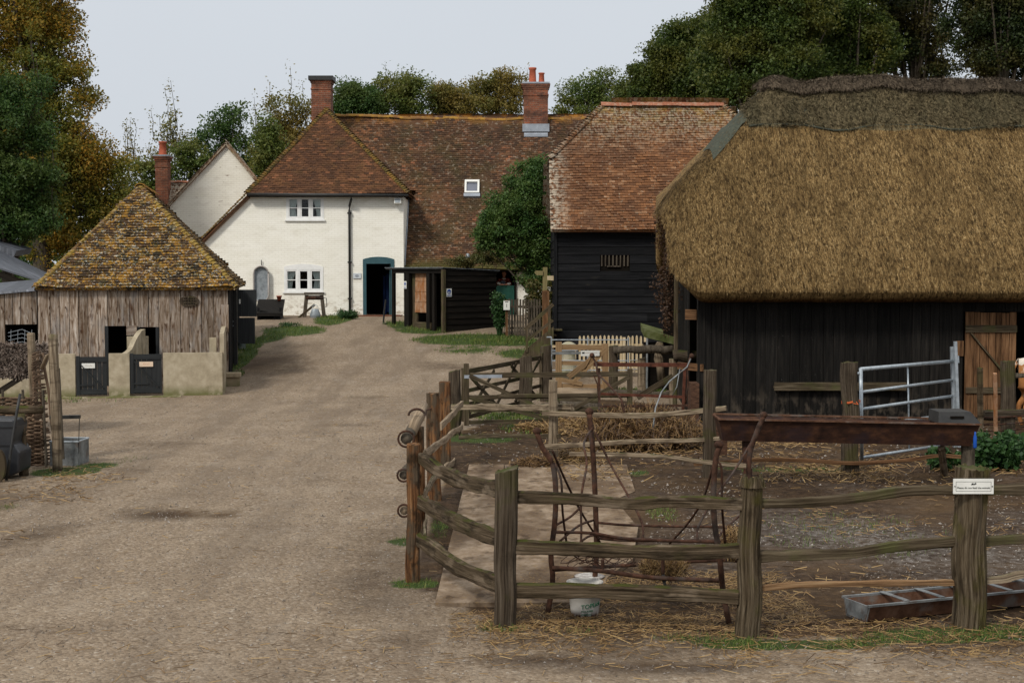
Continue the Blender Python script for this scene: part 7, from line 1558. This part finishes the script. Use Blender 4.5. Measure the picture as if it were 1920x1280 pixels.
mb = MB(); prism(mb, [P(1018, 508, D - .06), P(1018, 516, D - .06), P(1006, 516, D - .06), P(1002, 511, D - .06), P(1005, 507, D - .06)], (0, -.03, 0)); mb.build('arm', M['wood_beige'], sgp)
mb = MB(); prism(mb, [P(1026, 517, D - .06), P(1038, 517, D - .06), P(1038, 526, D - .06), P(1026, 525, D - .06)], (0, -.03, 0)); mb.build('arm', M['picket'], sgp)
mb = MB(); bar(mb, P(1024, 640, D - .2), P(1023, 546, D - .2), .2, .16, up=(0, -1, 0)); ball(mb, P(1023, 547, D - .2), .1, .09, .05); mb.build('base_post', M['door_plank'], sgp)
sp = thing('brown_picket_fence', V3((P(985, 625, 43).x, 43, .9)), 'low dark brown picket fence between the black shed and the wooden steps', 'fence'); D = 43.2
for i in range(12):
    px = 955 + i * 5.2; mb = MB(); a = P(px, 632, D); b = P(px, 560 + (i % 3), D); obox(mb, (a.x - .03, D, a.z - .1), (.055, 0, 0), (0, .02, 0), (0, 0, b.z - a.z + .1)); mb.build('pale', M['bark'], sp)
mb = MB(); bar(mb, P(952, 575, D + .03), P(1016, 575, D + .03), .03, .07); mb.build('rail', M['bark'], sp); mb = MB(); bar(mb, P(952, 615, D + .03), P(1016, 615, D + .03), .03, .07); mb.build('rail', M['bark'], sp)
nb = thing('path_notice', P(949, 580, 42.9), 'small white notice with an exclamation mark on a dark post beside the black shed', 'notice'); FN = Fr(0, 42.9, 0)
a, zt = FN.hit(944, 564); b, zb = FN.hit(956, 581); mb = MB(); FN.box(mb, a, b, 0, .01, zb, zt); no = mb.build('panel', M['sign_white'], nb); m_ = (a + b) / 2
mb = MB(); FN.box(mb, m_ - .008, m_ + .008, .0095, .012, zb + .08, zt - .09); FN.box(mb, m_ - .05, m_ + .05, .0095, .012, zt - .045, zt - .02); mb.build('symbol', M['sign_ink'], no)
mb = MB(); bar(mb, P(950, 630, 42.98), P(950, 562, 42.98), .07, .05, up=(0, -1, 0)); mb.build('post', M['door_plank'], nb)
lp = thing('bollard_lamp', V3((P(877, 560, 49).x, 49, 1.3)), 'small grey dome lamp on a dark post rising behind the black shed', 'lamp'); mb = MB(); bar(mb, P(877, 600, 49), P(877, 484, 49), .12, .12, up=(0, -1, 0)); mb.build('post', M['fascia'], lp)
mb = MB(); c = P(877, 487, 49); lathe(mb, c, [(.05, -.04), (.075, 0), (.08, .12), (.06, .19), (.02, .22)], 16); mb.build('lamp_dome', M['tin'], lp, True)

# ------------------------------------------------------------------ things along the farmhouse wall
FH = Fr(0, 50.98, 0)
bt = thing('tin_bath', FH.pt(FH.hit(491, 540)[0], .1, FH.hit(491, 565)[1]), 'long oval zinc bath hung upright on the cream wall', 'bath')
a, zt = FH.hit(477, 499); b, zb = FH.hit(505, 566); r = (b - a) / 2; cx = (a + b) / 2; N = 14
def oval(rr, n): return [FH.pt(cx + rr * math.cos(PI * i / N), n, zt - r + rr * math.sin(PI * i / N)) for i in range(N + 1)] + [FH.pt(cx + rr * math.cos(PI + PI * i / N), n, zb + r + rr * math.sin(PI + PI * i / N)) for i in range(N + 1)]
mb = MB(); O1, O2, O3 = oval(r * .82, .02), oval(r, .16), oval(r * .86, .15); n_ = len(O1); mb.v += O1 + O2 + O3 + oval(r * .76, .06); 
for k in range(3):
    for i in range(n_): j = (i + 1) % n_; mb.face((k * n_ + i, k * n_ + j, (k + 1) * n_ + j, (k + 1) * n_ + i))
mb.face([3 * n_ + i for i in range(n_)][::-1]); mb.face([i for i in range(n_)]); mb.build('basin', M['tin'], bt, False)
mb = MB(); tube(mb, O2 + [O2[0]], .028, seg=7); mb.build('rolled_rim', M['tin_rim'], bt, True)
mb = MB(); tube(mb, [FH.pt(cx, .03, zt + .02), FH.pt(cx, .05, zt + .22)], .015, seg=6); mb.build('hanging_hook', M['iron'], bt)
bx = thing('coal_bunker', GP(505, 622), 'black wooden box with sloping lid and small arched opening against the wall', 'box'); D = 48.2; FX = Fr(0, D, .06)
a, zt = FX.hit(482, 588); b, zb = FX.hit(526, 620); zb = G(-8, 48.2) - .05; bw = b - a; mb = MB(); ho, hb_ = a + bw * .16, a + bw * .7
prism(mb, [FX.pt(a, 0, zb), FX.pt(ho, 0, zb), FX.pt(ho, 0, zb + .34), FX.pt(hb_, 0, zb + .22), FX.pt(hb_, 0, zb), FX.pt(b, 0, zb), FX.pt(b, 0, zt), FX.pt(a, 0, zt)], -FX.n * .03)
FX.box(mb, a, a + .03, -.9, -.031, zb, zt + .2); FX.box(mb, b - .03, b, -.9, -.031, zb, zt + .2); FX.box(mb, a, b, -.95, -.9, zb, zt + .3); bd_ = mb.build('body', M['black_board'], bx)
mb = MB(); prism(mb, [FX.pt(a - .06, .08, zt - .02), FX.pt(b + .08, .08, zt - .02), FX.pt(b + .06, -.95, zt + .42), FX.pt(a - .06, -.95, zt + .42)], (0, 0, .045)); FX.box(mb, a - .06, b + .08, .06, .085, zt - .08, zt + .02); mb.build('lid', M['barn_plank'], bx)
cp = FX.pt(b - .12, -.8, zt + .42); mb = MB(); lathe(mb, cp, [(.06, 0), (.085, .14), (.095, .14), (.095, .17), (.08, .17)], 14); tag(mb.build('flower_pot', M['terracotta'], None, True), 'small terracotta pot standing on the black box lid', 'pot')
# well head with winch
wl = thing('well_winch', GP(590, 607), 'old wooden well winch frame with iron crank under the ground floor window', 'winch'); D = 49.2; FWn = Fr(0, D, 0)
a, zt = FWn.hit(574, 551); b, zb = FWn.hit(605, 604)
for (p0, p1_) in (((570, 605), (575, 553)), ((609, 605), (603, 553))):
    mb = MB(); bar(mb, P(*p0, D), P(*p1_, D), .12, .09, up=(0, -1, 0)); mb.build('upright', M['bark'], wl)
mb = MB(); bar(mb, P(571, 550, D), P(607, 550, D), .22, .07); mb.build('top_board', M['bark'], wl)
mb = MB(); tube(mb, [P(574, 558, D), P(606, 558, D)], .075, seg=12, amp=.1); dr2 = mb.build('drum', M['rust'], wl, True)
mb = MB(); tube(mb, [P(606, 558, D), P(612, 559, D - .02), P(613, 575, D - .04), P(610, 575, D - .1)], .014, seg=6); mb.build('crank', M['iron'], dr2)
mb = MB(); obox(mb, P(563, 611, D - .1), V3((1.1, 0, 0)), V3((0, .6, 0)), V3((0, 0, .06))); mb.build('base_board', M['gate_old'], wl)
chn = thing('milk_churn', P(592, 604, 48.9), 'dull grey churn-shaped can standing inside the well winch frame', 'churn'); c = P(591, 604, 48.9); mb = MB(); lathe(mb, c, [(.13, 0), (.14, .1), (.185, .2), (.19, .26), (.12, .44), (.11, .46)], 18); mb.build('body', M['tin'], chn, True)
mb = MB(); tube(mb, [c + V3((.11 * math.cos(PI * i / 8), 0, .46 + .14 * math.sin(PI * i / 8))) for i in range(9)], .008, seg=5); mb.build('handle', M['galv'], chn)
mb = MB(); bar(mb, P(546, 607, 48.6), P(590, 571, 49.0), .06, .07); tag(mb.build('leaning_beam', M['gate_old']), 'long grey wooden beam leaning from the ground onto the well winch', 'beam')
mb = MB(); tube(mb, [P(529, 594, 48.6), P(546, 607, 48.5)], .025, seg=6); tube(mb, [P(546, 606, 48.5), P(562, 604, 48.5), P(566, 597, 48.6), P(572, 603, 48.6)], .02, seg=6); tag(mb.build('iron_rod', M['rust']), 'bent iron rod on the ground beside the leaning beam', 'rod')
fl = thing('floodlight', FH.pt(FH.hit(746, 378)[0], .1, FH.hit(746, 378)[1]), 'small white floodlight under the eaves at the farmhouse corner', 'floodlight')
a, zt = FH.hit(740, 372); b, zb = FH.hit(753, 383); mb = MB(); prism(mb, [FH.pt(a, .0, zt), FH.pt(a, .22, zt), FH.pt(a, .26, zb + .02), FH.pt(a, .1, zb)], FH.u * (b - a)); mb.build('housing', M['sign_white'], fl); mb = MB(); prism(mb, [FH.pt(a + .03, .225, zt - .03), FH.pt(b - .03, .225, zt - .03), FH.pt(b - .03, .265, zb + .05), FH.pt(a + .03, .265, zb + .05)], FH.n * .006); mb.build('lamp_glass', M['tin'], fl)
ws = thing('door_plaque', FH.pt(FH.hit(669, 517)[0], 0, FH.hit(669, 521)[1]), 'small pale blue-white plaque left of the teal door frame', 'plaque'); a, zt = FH.hit(662, 512); b, zb = FH.hit(677, 522); mb = MB(); FH.box(mb, a, b, -.01, .02, zb, zt); po_ = mb.build('panel', M['lead'] if False else mk('pale_blue_plaque', [(.5, .54, .56), (.56, .6, .62)]), ws)
mb = MB(); c = FH.pt((a + b) / 2, .0205, (zb + zt) / 2); prism(mb, [c + V3((.07 * math.cos(k * PI / 6), 0, .05 * math.sin(k * PI / 6))) for k in range(12)], FH.n * .003); mb.build('emblem', M['lead'], po_)
# folded blue banner inside the doorway
mb = MB(); N = 10
for i in range(N + 1):
    for k, z in enumerate((1.4, 2.0, 2.8)): x = P(718, 560, 51.9).x + .38 * i / N; mb.v.append((x, 51.9 + .05 * math.sin(i * 1.9 + k), z - .05 * math.sin(i)))
for i in range(N):
    for k in range(2): a = 3 * i + k; mb.face((a, a + 3, a + 4, a + 1))
tag(mb.build('hanging_cloth', mk('dark_blue_cloth', [(.006, .012, .04), (.012, .025, .08)], ns=4)), 'dark blue patterned cloth hanging inside the teal doorway', 'cloth')

# ------------------------------------------------------------------ left foreground: posts, wattle, brushwood roof, bin
D = 20.7
for nm, (px, pb, pt_, w_, ln, D_), lab, mt in (('tall_post', (108, 884, 627, 18, -8, 20.6), 'tall thin greenish post standing in front of the grey water tank', 'rail_pale'), ('tall_post', (66, 800, 624, 15, -8, 21.6), 'tall thin post rising behind the wattle hurdle', 'rail_pale'), ('stake', (45, 888, 775, 17, -6, 20.2), 'short greenish stake before the wattle hurdle', 'cleft')):
    b = P(px, pb, D_); b.z = max(G(b.x, b.y), b.z) if px != 66 else 0.0; t_ = thing(nm, (b.x, b.y, 0), lab, 'post'); mb = MB(); post(mb, (b.x, b.y, 0), P(px + ln, pt_, D_), w_ * D_ / FPX, sq=.3, amp=.08); mb.build('shaft', M[mt], t_, True)
# woven hurdle, upright
wh = thing('wattle_hurdle', V3((P(30, 885, 21).x, 21, 0)), 'woven wattle hurdle panel at the left edge behind a round pole', 'hurdle'); F = Fr(P(-60, 800, 21).x, 21.0, 0); xe = P(96, 800, 21).x - P(-60, 800, 21).x
mb = MB(); k = 0; z = .04
while z < 1.05:
    x = -.1
    xr_ = xe - .12 + (.0 if z < .7 else -.12)
    pts = []; s = random.random() * 9; q_ = (-1) ** k
    for i in range(15): 
        xx = x + (xr_ - x) * i / 14; pts.append(F.pt(xx, .035 * q_ * math.cos(i * 2.4), z + .012 * mn.noise(V3((i * .7, s, 0)))))
    tube(mb, pts, random.uniform(.012, .019), seg=6, amp=.15); z += random.uniform(.024, .034); k += 1
mb.build('weave', M['wattle'], wh)
for i in range(4):
    mb = MB(); tube(mb, path(F.pt(.25 + i * .3, 0, 0), F.pt(.22 + i * .3, 0, 1.16), 6, .02), .02, seg=7); mb.build('sail', M['bark'], wh)
# second hurdle standing edge on and leaning
lh = thing('wattle_hurdle', V3((P(80, 885, 21).x, 21.2, 0)), 'second wattle hurdle leaning edge-on between the two tall posts', 'hurdle')
for (px0, px1) in ((72, 62), (84, 70), (104, 80)):
    mb = MB(); tube(mb, path(P(px0 + 4, 880, 21.3), P(px1, 662, 21.6), 8, .03), .022, seg=7); mb.build('sail', M['wattle'], lh)
mb = MB()
for i in range(46):
    t_ = i / 45; y = 880 - t_ * 215; xa_, xb_ = 66 - t_ * 6, 96 - t_ * 20; dy = random.uniform(-3, 3)
    tube(mb, [P(xa_, y, 21.15 + .2 * t_), P((xa_ + xb_) / 2, y - 4 + dy, 21.4), P(xb_ + random.uniform(-2, 4), y - 6 + dy * 1.5, 21.7)], random.uniform(.014, .022), seg=5)
mb.build('weave', M['wattle'], lh)
mb = MB(); rail(mb, P(-60, 770, 20.5), P(80, 768, 20.5), .12, .12, n=8, sq=0, amp=.1, wob=.02); tag(mb.build('round_pole', M['cleft'], None, True), 'thick round pole lying level across the wattle hurdle', 'pole')
mb = MB(); sweep(mb, [P(78, 690, 21), P(88, 668, 20.9), P(100, 655, 20.9), P(93, 640, 20.9)], [.03, .03, .022, .014], seg=7, amp=.3); tag(mb.build('driftwood_branch', M['dry_wood'], None, True), 'grey forked branch caught on top of the leaning hurdle', 'branch')
# brushwood roofed shelter
bw_ = thing('brushwood_shelter', V3((P(0, 760, 25).x, 25, 0)), 'shelter with a shaggy grey brushwood roof and dark brace at the left edge', 'shelter'); D = 25.0
a, b = P(-120, 648, D), P(72, 648, D); z1 = P(0, 650, D).z; z0 = P(0, 706, D).z; mb = MB(); prism(mb, [(a.x, D, z0 + .05), (b.x - .08, D, z0 + .05), (b.x - .02, D + .5, z1), (a.x, D + .5, z1)], (0, .5, 0)); co_ = mb.build('roof', M['thatch_grey'], bw_)
n = 9000; u_ = RNG.uniform(0, 1, n); q_ = RNG.uniform(0, 1, n); c = np.stack([a.x + (b.x - a.x) * u_, D + .5 * q_ - .04, z0 + (z1 - z0) * q_ + RNG.uniform(-.03, .04, n)], 1)
mass('brushwood', straws(c, .15, .016, .8), M['thatch_grey'], co_)
mb = MB(); bar(mb, (a.x, D + .12, z0), (b.x - .1, D + .12, z0), .08, .06); bar(mb, P(-20, 745, D), P(52, 700, D), .07, .09); bar(mb, (P(58, 700, D).x, D + .2, 0), (P(58, 700, D).x, D + .2, z0), .08, .08, up=(0, -1, 0)); mb.build('dark_frame', M['fascia'], bw_)
# water tank with arched handle bar and tools
wt = thing('water_tank', V3((P(120, 878, 21).x, 21, 0)), 'square grey galvanised tank behind the tall greenish post', 'tank'); F = Fr(0, 20.9, -.04); a, zt = F.hit(93, 828); b, zb = F.hit(146, 876)
mb = MB()
for (s0, s1, n0, n1) in ((a, b, -.012, 0), (a, b, -.5, -.488), (a, a + .012, -.488, -.012), (b - .012, b, -.488, -.012)): F.box(mb, s0, s1, n0, n1, .01, zt)
F.box(mb, a + .012, b - .012, -.488, -.012, .05, .3); mb.build('basin', M['galv_dull'], wt)
mb = MB(); tube(mb, [F.pt(a, 0, zt), F.pt(b, 0, zt), F.pt(b, -.5, zt), F.pt(a, -.5, zt), F.pt(a, 0, zt)], .015, seg=6); mb.build('rim', M['galv'], wt)
sk = thing('iron_stand', P(130, 860, 21.3), 'dark iron carrying bar on thin rods standing over the grey tank', 'stand'); mb = MB(); bar(mb, P(94, 782, 21.2), P(150, 781, 21.2), .08, .05); mb.build('bar', M['iron'], sk); mb = MB(); tube(mb, [P(149, 782, 21.2), P(147, 850, 21.2)], .006, seg=5); mb.build('rod', M['iron'], sk)
mb = MB(); bar(mb, P(110, 690, 21.0), P(119, 860, 21.0), .03, .03, up=(0, -1, 0)); tag(mb.build('tool_handle', M['bark']), 'thin dark tool handle standing in the grey tank', 'tool handle')
# black wheeled bin / barrow at the edge
bn = thing('black_barrow', V3((P(10, 900, 19.8).x, 19.8, 0)), 'black plastic barrow with tubular handle and small wheel, cut by the left edge', 'barrow'); D = 19.8
o = [P(-60, 785, D), P(26, 786, D), P(30, 800, D), P(24, 832, D), P(28, 836, D), P(38, 850, D), P(36, 885, D), P(20, 892, D), P(-60, 892, D)]
mb = MB(); prism(mb, o, (0, .5, 0)); bo = mb.build('body', M['black_plastic'], bn); bv = bo.modifiers.new('bevel', 'BEVEL'); bv.width = .03; bv.segments = 3
mb = MB(); bar(mb, P(-60, 799, D - .02), P(28, 799, D - .02), .02, .02); bar(mb, P(-60, 833, D - .02), P(26, 833, D - .02), .02, .02); mb.build('moulded_rib', M['black_plastic'], bo)
mb = MB(); tube(mb, [P(38, 738, D), P(32, 770, D - .05), P(24, 820, D - .1), P(18, 860, D - .15), P(12, 900, D - .15)], .02, seg=8); mb.build('handle_tube', M['iron'], bn, True)
mb = MB(); c = P(-3, 873, D - .25); N = 22
for nn in (0, 1): mb.v += [c + V3((.09 * math.cos(2 * PI * i / N), .07 * nn, .22 * math.sin(2 * PI * i / N))) for i in range(N)]
mb.face(list(range(N))); mb.face(list(range(N, 2 * N))[::-1])
for i in range(N): j = (i + 1) % N; mb.face((i, i + N, j + N, j))
mb.build('wheel', M['gate_old'], bn)
# ------------------------------------------------------------------ the woman leaning on the half door
def skin_body(name, joints, edges, mat, parent, root=0, sub=2):
    o0 = ORG.get(parent.name, V3((0, 0, 0))) if parent else V3((0, 0, 0)); me = bpy.data.meshes.new(name)
    me.from_pydata([V3(j[0]) - o0 for j in joints], edges, []); o = bpy.data.objects.new(name, me); COL.objects.link(o)
    if parent: o.parent = parent; ORG[o.name] = o0
    md = o.modifiers.new('skin', 'SKIN'); me.skin_vertices.new(name='') if not me.skin_vertices else None
    for i, j in enumerate(joints):
        r = j[1]; me.skin_vertices[0].data[i].radius = (r, r) if not isinstance(r, tuple) else r; me.skin_vertices[0].data[i].use_root = (i == root)
    md.use_smooth_shade = True; s = o.modifiers.new('sub', 'SUBSURF'); s.levels = sub; s.render_levels = sub; me.materials.append(M[mat]); return o
xw = P(942, 520, 51.75).x; yw_ = 51.68; zf = 1.32
hp = P(945, 511, 52.1)                                            # head centre
hx, hz = hp.x, P(942, 513, 52.1).z; sh_z = hz - .215; he = zh1 + .035
pn_ = thing('person', (hx, 52.3, zf), 'woman in red sleeves and grey-blue bodice leaning on the green half door', 'person')
def w(x, y, z): return V3((hx + x, 52.1 + y, z))
pel = zf + .85
J = [(w(0, .25, pel), (.15, .1)), (w(0, .16, pel + .22), (.125, .095)), (w(0, .05, sh_z - .08), (.15, .1)), (w(0, -.0, sh_z + .05), .042), (w(0, -.04, hz - .05), (.058, .07)), (w(0, -.05, hz + .06), (.078, .09)),
     (w(-.17, 0, sh_z), .055), (w(-.24, -.1, sh_z - .24), .042), (w(-.12, -.3, he), .032), (w(.17, 0, sh_z), .055), (w(.25, -.1, sh_z - .24), .042), (w(.12, -.3, he), .032),
     (w(-.1, .25, pel - .1), .09), (w(-.1, .25, zf + .45), .06), (w(-.1, .27, zf + .06), .042), (w(-.1, .15, zf + .03), .035), (w(.1, .25, pel - .1), .09), (w(.1, .25, zf + .45), .06), (w(.1, .27, zf + .06), .042), (w(.1, .15, zf + .03), .035)]
Ed = [(0, 1), (1, 2), (2, 3), (3, 4), (4, 5), (2, 6), (6, 7), (7, 8), (2, 9), (9, 10), (10, 11), (0, 12), (12, 13), (13, 14), (14, 15), (0, 16), (16, 17), (17, 18), (18, 19)]
# hands: five short chains rooted in each palm
for s, k in ((-1, 8), (1, 11)):
    pm = len(J); c = w(s * .05, -.36, he - .005); J.append((c, .024)); Ed.append((k, pm))
    for f in range(5):
        d = V3((-s * .04, -.05 - .004 * f, .0)) if f else V3((-s * .01, -.02, .02)); o_ = c + V3((-s * .012, -.018 + 0.012 * (f - 2), .004)); i0 = len(J)
        L_ = (.5, .9, 1, .95, .75)[f]; J.append((o_, .0085)); J.append((o_ + d * .6 * L_, .0075)); J.append((o_ + d * L_ + V3((0, 0, -.012)), .0065)); Ed += [(pm, i0), (i0, i0 + 1), (i0 + 1, i0 + 2)]
skin_body('body', J, Ed, 'skin', pn_)
skin_body('blouse', [(w(0, .2, pel + .05), (.15, .11)), (w(0, .14, pel + .22), (.135, .105)), (w(0, .04, sh_z - .07), (.165, .115)), (w(0, 0, sh_z + .02), (.075, .07)), (w(-.18, .0, sh_z - .01), .07), (w(-.25, -.1, sh_z - .24), .058), (w(.18, 0, sh_z - .01), .07), (w(.26, -.1, sh_z - .24), .06), (w(.2, -.2, he + .06), .052)], [(0, 1), (1, 2), (2, 3), (2, 4), (4, 5), (2, 6), (6, 7), (7, 8)], 'cloth_red', pn_)
skin_body('bodice', [(w(-.03, .12, pel + .08), (.13, .115)), (w(-.05, .06, pel + .25), (.12, .115)), (w(-.05, -.02, sh_z - .1), (.12, .115)), (w(-.05, -.02, sh_z - .02), (.09, .07))], [(0, 1), (1, 2), (2, 3)], 'cloth_blue', pn_)
skin_body('white_cuff', [(w(.24, -.16, he + .05), .05), (w(.12, -.3, he + .01), .046)], [(0, 1)], 'cloth_white', pn_); skin_body('white_cuff', [(w(-.24, -.14, he + .06), .048), (w(-.13, -.29, he + .01), .045)], [(0, 1)], 'cloth_white', pn_)
skin_body('collar', [(w(-.06, -.06, sh_z + .04), .02), (w(0, -.09, sh_z + .01), .024), (w(.06, -.06, sh_z + .04), .02)], [(0, 1), (1, 2)], 'cloth_white', pn_)
skin_body('skirt', [(w(0, .24, pel + .02), (.15, .12)), (w(0, .25, zf + .45), (.2, .18)), (w(0, .26, zf + .1), (.26, .24))], [(0, 1), (1, 2)], 'cloth_dark', pn_)
mb = MB(); ball(mb, w(0, -.02, hz + .045), .09, .1, .105, 16, .1); ball(mb, w(.01, .05, hz - .05), .08, .07, .12, 12, .1); ho = mb.build('hair', M['hair'], pn_, True)
mb = MB(); ball(mb, w(0, -.115, hz + .0), .064, .035, .085, 16); fo = mb.build('face', M['skin'], pn_, True)
mb = MB(); 
for s in (-1, 1): ball(mb, w(s * .025, -.15, hz + .012), .009, .006, .007, 8)
mb.build('eyes', M['sign_ink'], fo, True)
mb = MB(); sweep(mb, [w(0, -.145, hz + .015), w(0, -.162, hz - .02)], [.008, .014], seg=8); ball(mb, w(.07, -.06, hz - .0), .01, .02, .03); ball(mb, w(-.07, -.06, hz), .01, .02, .03); mb.build('nose', M['skin'], fo, True)
mb = MB(); ball(mb, w(0, -.148, hz - .045), .02, .006, .006, 8); mb.build('mouth', M['cloth_red'], fo, True)

# ------------------------------------------------------------------ cow at the right edge, mostly outside the picture
cd = 26.3; cx0 = P(1906, 740, cd).x
cow = thing('cow', (cx0 + 1.0, cd, 0), 'brown cow with a white back behind the rails at the right edge', 'cow')
def k(x, y, z): return V3((cx0 + x, cd + y, z))
J = [(k(.18, 0, 1.08), (.24, .27)), (k(.6, 0, 1.0), (.28, .34)), (k(1.1, 0, .97), (.29, .36)), (k(1.5, 0, 1.02), (.25, .33)), (k(1.75, 0, 1.2), (.14, .2)), (k(2.0, 0, 1.36), (.12, .14)), (k(2.2, 0, 1.36), (.11, .12)), (k(2.45, 0, 1.2), (.065, .07))]
Ed = [(i, i + 1) for i in range(7)]
for s in (-1, 1):
    i = len(J); J += [(k(.18, s * .17, .8), .14), (k(.28, s * .18, .62), .09), (k(.1, s * .18, .42), .055), (k(.14, s * .18, .12), .04), (k(.18, s * .18, .04), .052)]; Ed += [(0, i), (i, i + 1), (i + 1, i + 2), (i + 2, i + 3), (i + 3, i + 4)]
    i = len(J); J += [(k(1.5, s * .15, .75), .1), (k(1.52, s * .15, .42), .055), (k(1.52, s * .15, .12), .04), (k(1.54, s * .15, .04), .05)]; Ed += [(3, i), (i, i + 1), (i + 1, i + 2), (i + 2, i + 3)]
    i = len(J); J += [(k(2.08, s * .14, 1.42), .03), (k(2.06, s * .24, 1.42), .03)]; Ed += [(5, i), (i, i + 1)]
i = len(J); J += [(k(.02, 0, 1.28), .035), (k(-.06, 0, 1.1), .022), (k(-.06, 0, .7), .018), (k(-.05, 0, .52), .035)]; Ed += [(0, i), (i, i + 1), (i + 1, i + 2), (i + 2, i + 3)]
skin_body('body', J, Ed, 'cow', cow, root=1)
SC.render.engine = 'CYCLES'
